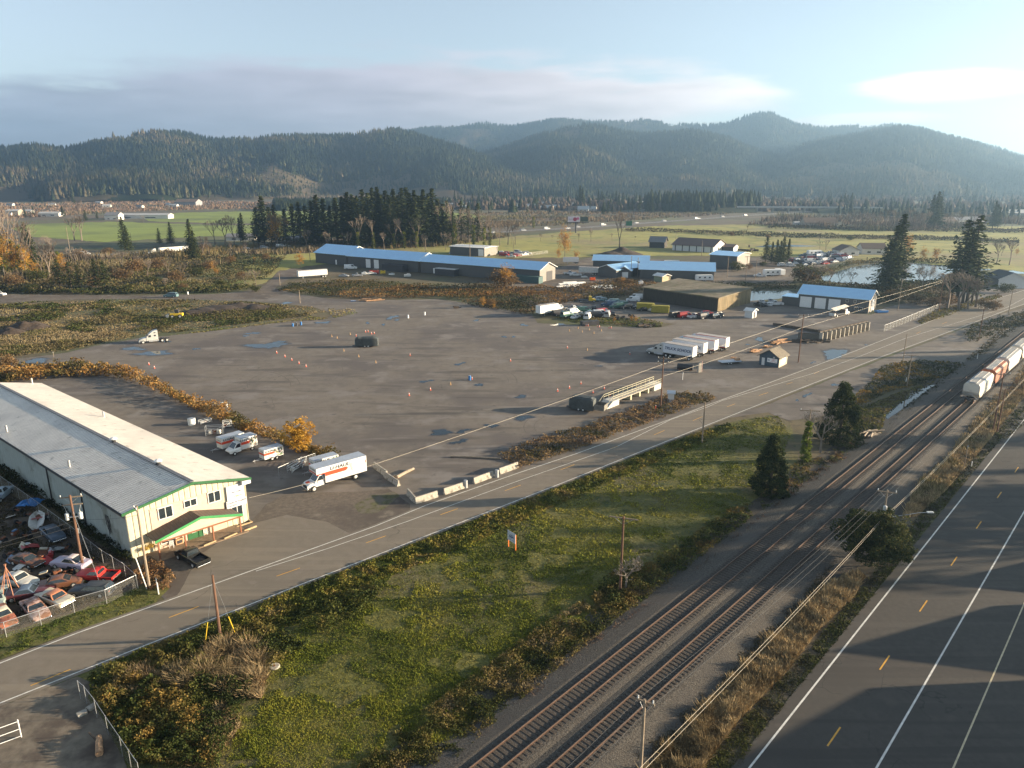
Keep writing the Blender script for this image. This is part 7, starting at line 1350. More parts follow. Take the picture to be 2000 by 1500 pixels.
def tripod(label, u, v, vt):
    o = W(u, v); h = HT(u, v, vt); t = thing('pipe_tripod', label, 'tripod', o)
    for k in range(6): a = k*1.047+.3; MB().tube((math.cos(a)*1.35, math.sin(a)*1.35, 0), (math.cos(a+3.1)*.12, math.sin(a+3.1)*.12, h), .05, .04, 6).build('leg', M('rusty_pipe', (.34,.16,.10), .8, var=.2) if 'rusty_pipe' not in bpy.data.materials else bpy.data.materials['rusty_pipe'], t)
tripod('rusty pipe tripod standing over the junk cars', 24, 1170, 1102)
JM = [paint('junk_blue', (.05,.13,.26)), MT['rust'], MT['offwhite'], paint('junk_red', (.35,.03,.03)), MT['dark'], MT['steel'], paint('junk_cream', (.45,.40,.30)), MT['black']]
rr = random.Random(31); junkpts = [(20,1010),(40,1025),(60,1008),(78,1015),(95,1012),(30,1045),(52,1050),(70,1040),(60,1072),(40,1075),(112,1078),(130,1075),(100,1088),(85,1085),(70,1105),(90,1128),(100,1130),(112,1122),(128,1122),(142,1118),(20,1085),(8,1060),(15,1100),(60,1120),(45,1110),(88,1098),(150,1092),(36,1000)]
NAMES = ['engine_block','loose_door','crumpled_sheet','axle']; jn = {}
for i, (u, v) in enumerate(sorted(junkpts)):
    k = rr.choice(NAMES); o = W(u, v); t = None; m1, m2 = rr.choice(JM), rr.choice(JM); rz = rr.uniform(0, 6); g = thing(k, '%s lying in the junkyard dirt, %s piece from the left' % ({'engine_block':'greasy engine block','loose_door':'loose car door','crumpled_sheet':'bent body panel','axle':'old axle with wheels'}[k], nth(i+1)), 'car part', o, rz, 'loose parts in the junkyard')
    if k == 'engine_block': MB().rbox((0,0,.35),(.9,.6,.6),0,.1).build('block', m1, g, bevel=.04); MB().rbox((0,0,.72),(.7,.35,.2)).build('cover', m2, g, bevel=.03); MB().tube((.45,0,.4),(.55,0,.4),.16,.16,10).build('pulley', MT['steel'], g)
    elif k == 'loose_door': MB().prism([(-.6,.05),(.6,.05),(.6,.7),(.3,1.1),(-.45,1.1),(-.6,.7)],-.05,.05).xf(Matrix.Rotation(rr.uniform(-1.2,-.4),4,'X')).build('panel', m1, g); MB().rbox((.2,.2,.3),(.2,.05,.05)).build('handle', MT['chrome'], g)
    elif k == 'crumpled_sheet': MB().loft([[(x,-.6,.1+.5*math.sin(x+1)),(x,.6,.1+.5*math.sin(x+1)),(x,.6,.15+.5*math.sin(x+1)),(x,-.6,.15+.5*math.sin(x+1))] for x in (-1,-.5,0,.5,1)]).build('panel', m1, g); MB().rbox((.3,0,.9),(.5,.9,.12),.3,.2).build('trim_piece', m2, g)
    else:
        MB().tube((0,-.7,.33),(0,.7,.33),.07,.07,8).rbox((0,0,.33),(.3,.3,.3)).build('beam', MT['rust'], g)
        for s in (-1,1): MB().tube((0,s*.65,.33),(0,s*.85,.33),.33,.33,14).build('wheel', MT['black'], g)
t = thing('boat_hull', 'old open boat hull with blue tarp in the shaded junkyard', 'boat', W(74,1022), R(120))
MB().loft([[(x, -w_, .9),(x, -w_*.6, .2),(x, 0, .05),(x, w_*.6,.2),(x,w_,.9),(x,w_*.85,.88),(x,0,.25),(x,-w_*.85,.88)] for x, w_ in ((-2.6,.9),(-1,1.0),(1,.95),(2.2,.5),(2.8,.1))]).build('hull', MT['offwhite'], t); MB().rbox((.2,0,.75),(.4,1.6,.06)).build('thwart', paint('junk_red2',(.30,.06,.05)), t)
t = thing('tarpaulin', 'crumpled bright blue tarpaulin in the junkyard shade', 'tarpaulin', W(30,992)); mb = MB(); rr = random.Random(5); n_ = 7
mb.add([(x*.5, y*.45, .2+1.1*rr.random()*math.exp(-((x-3)**2+(y-3)**2)/6)) for x in range(n_) for y in range(n_)], [(x*n_+y, (x+1)*n_+y, (x+1)*n_+y+1, x*n_+y+1) for x in range(n_-1) for y in range(n_-1)]); mb.build('sheet', MT['blue'], t)
# ------------------------------------------------------------------ far yards: prototypes copied many times
CARC = {'white':(.66,.66,.65),'silver':(.36,.37,.38),'blue':(.06,.10,.17),'dark':(.035,.035,.04),'red':(.30,.03,.03),'green':(.05,.12,.10),'cream':(.45,.40,.30),'yellow':(.62,.38,.02),'teal':(.12,.20,.22)}
PRO = {}
def fcar(kind, colr, label, u, v, hd, group, sc=1.0):
    key = (kind, colr)
    if key not in PRO:
        t = car(kind, label, W(u, v), hd, paint(colr+'_far_paint', CARC[colr]), group=group, detail=False); t.scale = (sc,)*3; PRO[key] = t; return t
    return copy_thing(PRO[key], label, W(u, v), hd, sc, group)
def yard(pts, desc, group, seed, kinds, cols, hd, hj=.3, sc=1.0):
    rr = random.Random(seed); pts = sorted(pts)
    for i, (u, v) in enumerate(pts):
        k = rr.choice(kinds); c = rr.choice(cols); kn = {'sedan':'car','classic':'old car','suv':'suv','van':'van','pickup':'pickup truck','wagon':'station wagon'}[k]
        fcar(k, c, '%s %s %s, %s from the left' % (c, kn, desc, nth(i+1)), u, v, hd + rr.uniform(-hj, hj), group, sc)
yard([(1078,612),(1092,616),(1104,610),(1108,619),(1120,613),(1124,622),(1136,616),(1140,610),(1148,622),(1154,614),(1160,606),(1166,619),(1178,613),(1186,618),(1196,615),(1118,605),(1132,604),(1090,606)], 'heaped on the junk island', 'junk vehicles on the island', 3, ['sedan','pickup','classic','van'], ['white','white','white','silver','dark','red','green','cream'], R(20), 1.2, 1.0)
fcar('suv','white','white pickup front at the near edge of the junk island', 1158, 617, R(-20), 'junk vehicles on the island'); fcar('van','white','white canopy van body at the right end of the junk island', 1172, 616, R(10), 'junk vehicles on the island')
yard([(1188,598),(1204,602),(1212,599),(1222,603),(1232,601),(1248,604),(1256,607),(1268,606),(1280,608),(1196,594),(1174,588),(1166,586),(1210,594)], 'in the shaded row left of the timber warehouse', 'vehicles left of the timber warehouse', 5, ['sedan','van','pickup','suv','wagon'], ['teal','dark','silver','green','cream','blue'], R(190), .4, 1.0)
yard([(1320,619),(1338,620),(1356,621),(1376,622),(1398,621),(1382,616),(1404,618)], 'in the row before the timber warehouse', 'cars parked before the timber warehouse', 11, ['suv','pickup','sedan','van'], ['silver','white','white','red','dark'], R(20), .3, 1.0)
fcar('van','white','white box van at the corner of the timber warehouse', 1236, 589, R(170), 'vehicles left of the timber warehouse'); fcar('van','white','second white van behind the box van at the timber warehouse', 1242, 584, R(170), 'vehicles left of the timber warehouse')
fcar('pickup','white','white flatbed pickup beside the slough near the garage', 1514, 596, R(175), 'vehicles by the garage', 1.1)
yard([(1488,592),(1498,598),(1484,598),(1505,590)], 'in the shade between pump house and slough', 'vehicles in the shade by the slough', 13, ['sedan','pickup'], ['silver','dark','white'], R(100), .5)
rr = random.Random(44); pts = []
for v0, n_, u0, u1 in ((497,10,1578,1640),(502,12,1570,1650),(507,12,1560,1658),(512,11,1548,1640),(516,7,1540,1610),(520,4,1530,1570)):
    pts += [(u0+(u1-u0)*i/(n_-1)+rr.uniform(-2,2), v0+rr.uniform(-1,1)) for i in range(n_)]
yard(pts, 'in the crowded car yard by the pond', 'cars in the yard by the pond', 15, ['sedan','suv','sedan','pickup','van'], ['white','white','silver','silver','white','red','dark','blue'], R(10), .4, 1.15)
yard([(985,500),(992,497),(998,503),(1004,498),(1010,501),(1018,497),(1024,499),(1030,497),(980,496),(1012,494)], 'in the equipment yard behind the long blue shed', 'vehicles in the equipment yard', 17, ['pickup','van','suv'], ['white','white','red','silver'], R(10), .8, 1.15)
fcar('suv','silver','silver car beside the small white roofed building', 886, 497, R(10), 'vehicles by the sheds', 1.2); fcar('van','white','white tanker van before the middle blue shed', 685, 526, R(10), 'vehicles by the sheds', 1.25)
fcar('sedan','silver','silver car beside the white semitrailer near the sheds', 672, 541, R(0), 'vehicles by the sheds', 1.1); fcar('sedan','white','white car among the junk before the middle blue shed', 726, 536, R(20), 'vehicles by the sheds', 1.1); fcar('pickup','silver','silver pickup before the middle blue shed', 698, 540, R(190), 'vehicles by the sheds')
fcar('pickup','white','white pickup truck between the long shed and the gable sheds', 1124, 539, R(185), 'vehicles by the sheds', 1.1); fcar('pickup','white','white pickup parked behind the end of the long shed', 1112, 536, R(5), 'vehicles by the sheds', 1.1)
fcar('pickup','white','white pickup on the dirt by the camper yard', 1484, 541, R(175), 'vehicles by the camper yard', 1.1); fcar('suv','teal','dark teal car driving on the dirt road at the left', 334, 580.5, R(180), 'cars on the dirt road', 1.15); fcar('suv','white','white car at the left end of the dirt road', -2, 578, R(0), 'cars on the dirt road', 1.15)
FC = [(20,507),(45,504),(150,499),(166,498),(62,505),(516,485),(548,483),(735,473),(160,499),(612,479),(1068,448),(1128,444.5),(1109,447),(1178,440.5),(1243,436.3),(1297,432.5),(1360,428),(1364,427.5),(1411,424.3),(1456,421.8),(1022,451),(965,455),(560,482),(480,486.5)]
for i, (u, v) in enumerate(sorted(FC)):
    fcar(['sedan','suv','van'][i % 3], ['white','silver','white'][i % 3], '%s driving on the distant freeway, %s from the left' % (['white car','silver car','white van'][i % 3], nth(i+1)), u, v, ang(W(u, v), W(u+20, v-.7)), 'vehicles on the freeway', 1.15)
# box trailers standing in the yards
semitrailer('long white semitrailer parked before the left blue shed', W(585,544), ang(W(646,541), W(585,544)), 15.0, boxm=MT['white']) if False else None
o = W(582,545); hd2 = ang(W(647,540), o); semitrailer('long white semitrailer parked before the left blue shed', o, hd2, 15.0)
o = W(1047,620); hd2 = ang(W(1084,614), o); semitrailer('short white box trailer at the corner of the junk island', W(1051,620)+Vector((0,1.5,0)), hd2, 9.0, boxm=MT['white'])
semitrailer('dirty white container trailer left of the gable sheds', W(1131,536), ang(W(1158,537), W(1131,536)), 10.0, boxm=MT['offwhite']); semitrailer('white box trailer behind the end of the long shed', W(1100,516), R(185), 9.0)
o = W(294,497); hd2 = ang(W(362,492), o); semitrailer('white semitrailer driving on the freeway at the left', o-Vector((0,2,0))+(W(362,492)-o).normalized()*7, hd2, 19.0, boxm=MT['white']); t = thing('semi_truck', 'white semi tractor pulling the trailer on the freeway at the left', 'truck', o-Vector((0,2,0)), hd2); tractor(t, MT['white'])
# tan camper, travel trailers
def camper(label, u, v, hd, L=8.5, sc=1):
    t = thing('travel_trailer', label, 'camper', W(u, v), hd, sc=sc); MB().loft([[(x,-1.2,.6),(x,-1.2,z),(x,1.2,z),(x,1.2,.6)] for x, z in ((-L/2,2.7),(-L/2+.2,3.1),(L/2-.5,3.1),(L/2,2.0))]).build('body', MT['white'], t, bevel=.06)
    for s in (-1,1):
        for x in (-L*.3, 0, L*.28): MB().bx(x-.45,x+.45,min(s*1.202,s*1.22),max(s*1.202,s*1.22),1.6,2.2).build('window', MT['glass'], t)
        MB().bx(-L/2+.3,L/2-.3,min(s*1.202,s*1.21),max(s*1.202,s*1.21),1.1,1.25).build('stripe', MT['steel'], t)
    wheels(t, (-.5,.4), 1.05, .36, .22); return t
camper('white travel trailer parked against the right long blue shed', 1375, 549, R(2)); camper('big white motorhome by the pond car yard', 1507, 539, R(5), 8, 1.1); camper('smaller white camper beside the motorhome', 1522, 538, R(100), 6, 1.1); camper('white motorhome behind the car yard', 1590, 500, R(10), 8, 1.2); camper('pale motorhome behind the right blue shed', 1345, 523, R(3), 9); camper('second pale motorhome behind the right blue shed', 1312, 519, R(3), 9)
camper('white motorhome among the farm buildings left of centre', 556, 473, R(5), 9, 1.2)
for i, (u, v, c) in enumerate([(1260,606,'a'),(1289,611,'b')]):
    t = thing('cargo_container', ['yellow cargo container nearer the corner of the timber warehouse','second yellow cargo container nearer the small cars'][i], 'container', W(u, v), R(-14)); MB().bx(-3.2,3.2,-1.2,1.2,.25,2.8).build('box_body', M('dull_yellow_paint', (.28,.24,.03), .7, var=.2) if i == 0 else bpy.data.materials['dull_yellow_paint'], t, bevel=.04); MB().bx(-3.1,3.1,-1.0,1.0,.0,.24).build('base_frame', MT['dark'], t); MB().bx(3.21,3.26,-1.1,-.03,.35,2.7).bx(3.21,3.26,.03,1.1,.35,2.7).build('door', bpy.data.materials['dull_yellow_paint'], t)
def worktruck(label, u, v, hd, body, L=6, cat='truck', extra=None):
    t = thing('work_truck', label, cat, W(u, v), hd); MB().loft([sec(L/2-2.2,1.0,.6,1.4,1.5), sec(L/2-.2,1.0,.6,1.3,1.4), sec(L/2+.3,.9,.7,1.0,1.15)]).build('hood', body, t); MB().loft([[(L/2-2.6,-1,.7),(L/2-.9,-1,.7),(L/2-.9,1,.7),(L/2-2.6,1,.7)],[(L/2-2.5,-.9,2.4),(L/2-1.4,-.9,2.4),(L/2-1.4,.9,2.4),(L/2-2.5,.9,2.4)]]).build('cab', body, t)
    MB().bx(-L/2,L/2-2.7,-1.1,1.1,.9,1.1).build('flatbed', MT['dark'], t); MB().bx(-L/2,-L/2+.1,-1.1,1.1,1.1,1.9).bx(L/2-2.9,L/2-2.75,-1.1,1.1,1.1,2.3).build('headboard', MT['wood'], t); wheels(t, (-L/2+1.2, L/2-.5), .95, .45, .28)
    MB().bx(L/2-1.3,L/2-1.05,-.8,.8,1.6,2.2).build('windshield', MT['glass'], t)
    if extra: extra(t)
    return t
worktruck('yellow flatbed work truck on the brush edge left of the timber warehouse', 1145, 590, R(0), MT['yellow'], 7)
def pump(t):
    for k in range(5): MB().tube((-5,-.9+k*.4,2.5+.15*k),(4.0,-.7+k*.35,3.3+.1*k),.12,.12,6).build('boom_pipe', MT['offwhite'], t)
    MB().bx(-5.2,-4.6,-1.1,1.1,.6,1.5).build('hopper', MT['offwhite'], t)
worktruck('white concrete pump truck with folded boom before the garage doors', 1640, 617, R(35), MT['white'], 9, extra=pump)
# loader on the waste ground
t = thing('wheel_loader', 'yellow earth mover working on the dark soil beyond the brambles', 'machine', W(346,621), R(190)); MB().rbox((0,0,1.3),(4.2,1.8,1.0)).build('body', MT['yellow'], t, bevel=.08); MB().rbox((-.2,0,2.4),(1.3,1.4,1.2)).build('cab', MT['dark'], t, bevel=.05); MB().prism([(2.4,.2),(3.3,.1),(3.5,1.2),(2.6,1.4)],-1.3,1.3).build('bucket', MT['steel'], t); MB().tube((1.2,-.6,1.4),(2.7,-.6,.7),.12,.12,6).tube((1.2,.6,1.4),(2.7,.6,.7),.12,.12,6).build('lift_arm', MT['yellow'], t); wheels(t, (-1.3,1.3), 1.05, .7, .45)
# ------------------------------------------------------------------ concrete blocks, cones, barrels and other yard things
def barrier(label, a, b, h=1.0, name='concrete_barrier'):
    A, B = W(*a), W(*b); L = (B-A).length; t = thing(name, label, 'barrier', A, ang(A, B), 'concrete barriers')
    prof = [(-.32,.02),(.32,.02),(.30,.25),(.16,.45),(.11,h),(-.11,h),(-.16,.45),(-.30,.25)]; o = MB().loft([[(x,y,z) for y, z in prof] for x in (0, L)]).build('block', MT['concrete'], t, bevel=.02)
    MB().tube((L*.25,0,h-.01),(L*.25,0,h+.08),.03,.03,5).tube((L*.75,0,h-.01),(L*.75,0,h+.08),.03,.03,5).build('lifting_loop', MT['rust'], t)
for lab, a, b in [('pale concrete barrier nearest the moving truck along the main road', (811,984),(854,970)),('concrete barrier set at a right angle behind the nearest roadside one', (797,966),(811,982)),('second concrete barrier along the main road, with a drum at its right end', (867,966),(908,952)),('third concrete barrier along the main road', (925,945),(962,931)),('fourth concrete barrier along the main road, meeting the brush', (975,926),(1011,913)),
                  ('dark concrete barrier right behind the tail of the large moving truck', (731,913),(756,931)),('dark concrete barrier nearer the road behind the large moving truck', (752,932),(779,950))]: barrier(lab, a, b, 1.05)
def drum(label, u, v, mt, h=.95, r=.32, name='drum', cat='drum'):
    t = thing(name, label, cat, W(u, v)); MB().lathe([(r,0),(r,.02),(r*.97,h*.32),(r*1.03,h*.34),(r*.97,h*.36),(r*.97,h*.64),(r*1.03,h*.66),(r*.97,h*.68),(r,h-.02),(r*.95,h)],(0,0,0),14).build('shell', mt, t, smooth=True); MB().tube((0,0,h),(0,0,h+.02),r*.9,r*.9,14).build('lid', MT['steel'], t); return t
gd = M('grey_drum_paint', (.36,.37,.37), .5, var=.15)
for lab, u, v, m, h in [('grey drum at the end of the second roadside barrier',909.5,952.5,gd,1.3),('grey drum between the third and fourth roadside barriers',970.5,932,gd,1.3),('bright blue drum standing alone in the lot beside a cone',917.5,742.5,MT['blue'],1.2),('white drum beside the forked puddle at the top of the lot',797,621.5,MT['white'],1.2),('white drum on a patch of moss at the top of the lot',829.5,615.5,MT['white'],1.2),
  ('blue drum left of the dark one on the lot edge',572,637.5,MT['blue'],1.1),('dark drum between two blue ones on the lot edge',579.5,636.5,MT['dark'],1.1),('blue drum with white top right of the dark one on the lot edge',588,635,MT['blue'],1.2),('left grey drum beside the autumn hedge',434,796,gd,1.2),('right grey drum beside the autumn hedge',442,795,gd,1.2),('blue drum on the junk island beside the white box trailer',1096,618,MT['blue'],1.1),('white drum on the verge of the dirt road',367,575,MT['white'],1.2)]: drum(lab, u, v, m, h)
t = drum('round white plastic tank at the edge of the autumn hedge', 375, 829, MT['white'], 1.3, .75, 'water_tank', 'tank')
m_cone = M('faded_orange_cone', (.60,.11,.06), .6, var=.1); m_pc = M('dirty_yellow_cone', (.42,.26,.12), .7, var=.2)
CP_ = {}
def cone(label, u, v, pale, grp):
    if pale not in CP_:
        t = thing('traffic_cone', label, 'traffic cone', W(u, v), 0, grp); m = m_pc if pale else m_cone
        MB().bx(-.2,.2,-.2,.2,0,.05).build('base', m, t); MB().lathe([(.16,.05),(.04,.80),(.03,.81)],(0,0,0),12).build('cone_body', m, t, smooth=True); MB().lathe([(.112,.42),(.078,.60)],(0,0,0),12).build('collar', MT['white'], t) if not pale else None; CP_[pale] = t
    else: t = copy_thing(CP_[pale], label, W(u, v), 0, None, grp)
CG = [('orange cone in the diagonal row of five near the long puddle',0,[(540.4,690),(556.6,697.4),(570,704),(584,710.6),(597.7,716.6)]),
 ('dull yellowish cone in the row before the covered grey trailer',1,[(671.5,686),(700.6,697.4),(734,709)]),
 ('orange traffic cone scattered on the open middle of the lot',0,[(801,695),(840.7,762.5),(799,773),(922,741),(997,705.5)]),('dull yellowish cone near the blue drum',1,[(880,752)]),
 ('dull cone behind the covered grey trailer',1,[(648,658),(658.6,661),(684,654)]),('orange traffic cone just behind the covered grey trailer',0,[(695.5,656.6),(714,649),(719,648.5),(725.5,652.7),(731,652)]),
 ('orange traffic cone near the covered trailer and the weighbridge',0,[(1089,764.5),(1112,758.5),(1134.5,750),(1158,767.5),(1180,760),(1191.5,774)]),
 ('orange traffic cone left of the parked semi trucks',0,[(1108,680),(1230,692)]),('dull cone between the junk island and the semi trucks',1,[(1147,684.6),(1112,647),(1129,642),(1137,649),(1151,645),(1160,651.6),(1174.5,647)]),
 ('red orange cone in the pairs by the junk island',0,[(1144.5,637),(1148.5,637),(1166.5,639),(1170.5,639),(1189.5,641),(1193.5,641)]),('orange traffic cone of the two behind the autumn hedge',0,[(291,712.6),(301.6,719.6)])]
for d, pale, pts in CG:
    for i, (u, v) in enumerate(sorted(pts)): cone(d + (', %s from the left' % nth(i+1) if len(pts) > 1 else ''), u, v, pale, 'traffic cones on the lot')
for i, (a, b) in enumerate([((398,1068),(422,1058)),((438,1054),(463,1043)),((477,1038.5),(501,1029))]):
    A, B = W(*a), W(*b); t = thing('wheel_stop', 'tan timber wheel stop before the porch, %s from the left' % nth(i+1), 'wheel stop', A, ang(A, B), 'wheel stops before the porch'); L = (B-A).length; MB().bx(0,L,-.12,.12,.03,.25).build('beam', bpy.data.materials['kerb_timber'], t, bevel=.02); MB().tube((.3,0,.2),(.3,0,.27),.03,.03,6).tube((L-.3,0,.2),(L-.3,0,.27),.03,.03,6).build('spike', MT['rust'], t)
def log(label, a, b, r, mt='wood', name='log'):
    A, B = W(*a), W(*b); L = (B-A).length; t = MB().tube((0,0,r),(L*.5,0.1,r),r,r*.95,8).tube((L*.5,.1,r),(L,0,r),r*.95,r*.8,8).build(name, M('grey_driftwood', (.30,.24,.18), .9, var=.2) if 'grey_driftwood' not in bpy.data.materials else bpy.data.materials['grey_driftwood'], None, smooth=True); t.location = A; t.rotation_euler.z = ang(A, B); tag(t, label, 'log'); return t
log('long grey pole lying across the lot entrance', (880,893), (978,897.5), .2)
log('short charred log beside the pair of dark barriers', (775,935), (808,918), .28); log('broken log half lying behind the charred log', (770,933), (786,927), .22)
def logpile(label, u, v, hd, n, L, seed, mat):
    t = thing('log_pile', label, 'log pile', W(u, v), hd); rr = random.Random(seed)
    for i in range(n):
        x, y, z = rr.uniform(-L*.3,L*.3), rr.uniform(-.9,.9), .22+.3*rr.random()*(i % 4); a = rr.uniform(-.5,.5); l = rr.uniform(.35,.6)*L
        MB().tube((x-l/2*math.cos(a), y-l/2*math.sin(a), z),(x+l/2*math.cos(a), y+l/2*math.sin(a), z+rr.uniform(-.1,.2)), rr.uniform(.12,.26), rr.uniform(.1,.2), 7).build('log', mat, t)
m_cut = M('split_log_wood', (.42,.25,.14), .9, var=.45, scale=3); m_old = M('dark_old_log', (.08,.06,.045), .9, var=.4, scale=3)
logpile('orange brown split log pile nearest the entrance booth', 1478, 688, R(25), 10, 4.5, 1, m_cut); logpile('small split log pile right of the first one', 1500, 680, R(25), 6, 3.5, 2, m_cut); logpile('long log heap before the concrete bin wall', 1522, 671, R(20), 14, 8, 3, m_cut); logpile('brown brush heap at the foot of the concrete bin wall', 1560, 668, R(5), 10, 9, 4, m_old); logpile('dark timber heap right of the dark crossarm pole by the bins', 1597, 669, R(5), 8, 8, 5, m_old)
logpile('heap of logs and orange planks at the far edge of the lot', 728, 588, R(10), 12, 10, 6, m_cut); logpile('tangled heap of grey branches beside the rails', 1702, 850, R(30), 22, 7, 7, M('pale_dead_branches', (.26,.21,.16), .9, var=.4)); logpile('charred debris heap at the right end of the junk island', 1268, 638, R(5), 10, 8, 8, m_old); logpile('small debris heap at the far edge of the lot', 895, 602, R(0), 6, 4, 9, m_old); logpile('old posts stacked on the dirt beside the lot, left of the booth', 1430, 706, R(30), 6, 5, 10, m_cut)
# long dark timber at the right of the lot
def beam(label, a, b, w_, h, mat, name='timber_beam', cat='timber'):
    A, B = W(*a), W(*b); L = (B-A).length; t = thing(name, label, cat, A, ang(A, B)); n = max(2, int(L/6))
    for k in range(n): MB().bx(L*k/n+.05, L*(k+1)/n-.05, -w_/2, w_/2, 0, h).build('section', mat, t)
beam('long dark rotting timber wall end lying across the lot before the garage', (1511,635), (1640,656), 1.2, .9, m_old); beam('low dark metal tank like box at the edge of the junk island', (1135,636), (1168,634), 2.2, 1.5, MT['dark'], 'steel_box', 'box')
# concrete bin wall
A, B = W(1606,668), W(1697,646); L = (B-A).length; t = thing('bin_wall', 'row of old concrete storage bins with upright posts by the far road', 'wall', A, ang(A, B)); m_bin = M('stained_bin_concrete', (.13,.12,.10), .9, var=.3)
MB().bx(0,L,1.2,1.5,0,2.9).build('back_wall', m_bin, t); MB().bx(-.3,L+.3,.9,1.75,2.905,3.15).build('capping', m_old, t)
for k in range(12): x = L*k/11; MB().bx(x-.18,x+.18,0,1.15,0,2.85).build('upright', MT['concrete'], t)
A2, B2 = W(1560,660), W(1606,668); t = thing('bin_wall', 'plain shaded wall left of the concrete storage bins', 'wall', W(1558,664), ang(W(1558,664), W(1607,667))); L = (W(1607,667)-W(1558,664)).length; MB().bx(0,L,0,.3,0,2.2).build('panel', m_bin, t); MB().bx(0,L,-.1,.4,2.205,2.35).build('capping', m_old, t)
# ruined pillar and old scale parts between trucks and booth
t = thing('concrete_pillar', 'broken concrete pillar with pink stains right of the two crossarm poles', 'pillar', W(1366,727), R(20)); MB().loft([[(-.5,-.3,0),(.5,-.3,0),(.5,.3,0),(-.5,.3,0)],[(-.45,-.25,2.4),(.45,-.25,2.8),(.45,.25,2.8),(-.45,.25,2.4)]]).build('shaft', MT['concrete'], t); MB().bx(.46,.6,-.3,.3,.2,2.9).build('face_plate', M('pinkish_plaster', (.5,.32,.28), .8, var=.2), t)
t = thing('steel_tank', 'dark round steel tank lying by the broken pillar', 'tank', W(1338,722), R(160)); MB().tube((-2,0,.8),(2,0,.8),.8,.8,14).build('shell', MT['dark'], t, smooth=True); MB().bx(-1.6,-1.2,-.6,.6,0,.3).bx(1.2,1.6,-.6,.6,0,.3).build('cradle', MT['rust'], t)
t = thing('flat_trailer', 'low dark flat trailer with pale deck beside the rear of the semi trailers', 'trailer', W(1425,710), R(15)); MB().bx(-3,3,-1.1,1.1,.6,.8).build('deck', MT['greyroof'], t); MB().bx(-2.8,3.6,-.4,.4,.35,.58).build('frame', MT['dark'], t); wheels(t, (-1.0,-.2), 1.0, .35, .2); MB().rbox((2.2,0,1.1),(1.2,1.0,.6)).build('orange_box', m_cut, t)
# white plastic chairs and small things on the porch
def chair(label, u, v, rz):
    t = thing('plastic_chair', label, 'chair', W(u, v, .12), rz, 'plastic chairs on the porch'); MB().bx(-.25,.25,-.25,.25,.40,.44).build('seat', MT['white'], t); MB().bx(-.25,.25,.22,.27,.45,.9).build('backrest', MT['white'], t)
    for x in (-.23,.23):
        for y in (-.23,.23): MB().tube((x*1.1,y*1.1,0),(x,y,.4),.025,.025,5).build('leg', MT['white'], t)
        MB().bx(x-.03,x+.03,-.25,.25,.62,.66).build('armrest', MT['white'], t)
chair('white plastic chair right of the green door on the porch', 401, 1044, R(130)); chair('white plastic chair at the left end of the porch', 336, 1069, R(20))
t = thing('dog_crate', 'brown wooden crate left of the green door on the porch', 'crate', W(350,1061,.12), R(44)); MB().bx(-.5,.5,-.35,.35,0,.8).build('box', m_cut, t); MB().bx(-.35,.35,-.37,-.355,.15,.6).build('opening', MT['dark'], t)
t = thing('autumn_shrub', 'yellow leaved bush at the corner of the warehouse front', 'shrub', W(290,1078)); t.scale = (2.4,)*3; branches(301,3,.7,.2,.02).build('trunk', BARK, t); V, F, C = leafball(302, env_ell(.6,.4,.45,.2), 60, 60, .16, .05, [(.30,.20,.05),(.50,.34,.08),(.62,.46,.16)]); npmesh('crown', V, F, LEAF, C, t)
# metal frames and stacked gates behind the fleet trucks
rr = random.Random(6)
for i, (lab, u, v, w_, h) in enumerate([('tall galvanised frame rack by the autumn hedge', 402, 852, 3.2, 1.9),('bent pipe frame behind the tall rack', 437, 838, 1.6, 1.5),('white folding frame left of the racks', 392, 830, 2.4, .8),('stack of gates and frames leaning left of the large moving truck', 570, 925, 3.6, 1.2),('second stack of white frames beside the leaning gates', 590, 915, 3.0, 1.0)]):
    t = thing('pipe_rack', lab, 'frame', W(u, v), R(10+20*i)); mb = MB()
    for x in (0, w_): mb.tube((x,0,0),(x,0,h),.05,.05,5).tube((x,.9,0),(x,.9,h),.05,.05,5).tube((x,0,h),(x,.9,h),.04,.04,5)
    mb.build('upright', MT['steel'], t); mb = MB()
    for z in (.3*h,.65*h,h): mb.tube((0,0,z),(w_,0,z),.04,.04,5).tube((0,.9,z),(w_,.9,z),.04,.04,5)
    mb.tube((0,0,.1),(w_,0,h),.04,.04,5).build('rail', MT['white'] if i % 2 else MT['steel'], t)
    for k in range(3): MB().rbox((w_*(.25+.25*k),.45,h*.35),(w_*.2,.6,h*.4),rr.uniform(-.3,.3)).build('load', rr.choice([MT['offwhite'],MT['rust'],MT['dark']]), t)
t = thing('concrete_debris', 'broken concrete slabs by the corner fence', 'rubble', W(160,1395), R(50)); 
for k in range(4): MB().rbox((k*.9,rr.uniform(-.3,.3),.15),(.8,.6,.25),rr.uniform(-.4,.4),rr.uniform(-.1,.1)).build('slab', MT['concrete'], t)
t = thing('log', 'split stump lying at the bottom left behind the fence', 'log', W(195,1478), R(120)); MB().tube((0,0,.3),(2.2,0,.35),.32,.26,8).build('trunk', m_cut, t); MB().tube((1.6,.1,.4),(2.6,.7,.8),.1,.06,6).build('branch_stub', m_old, t)
t = thing('manhole_cover', 'round concrete lid in the meadow grass right of the dry clump', 'manhole', W(536,1303)); MB().lathe([(.55,0),(.55,.12),(.48,.16)],(0,0,0),16).build('lid', MT['concrete'], t); MB().lathe([(.12,.16),(.12,.19)],(0,0,0),8).build('handle', MT['rust'], t)
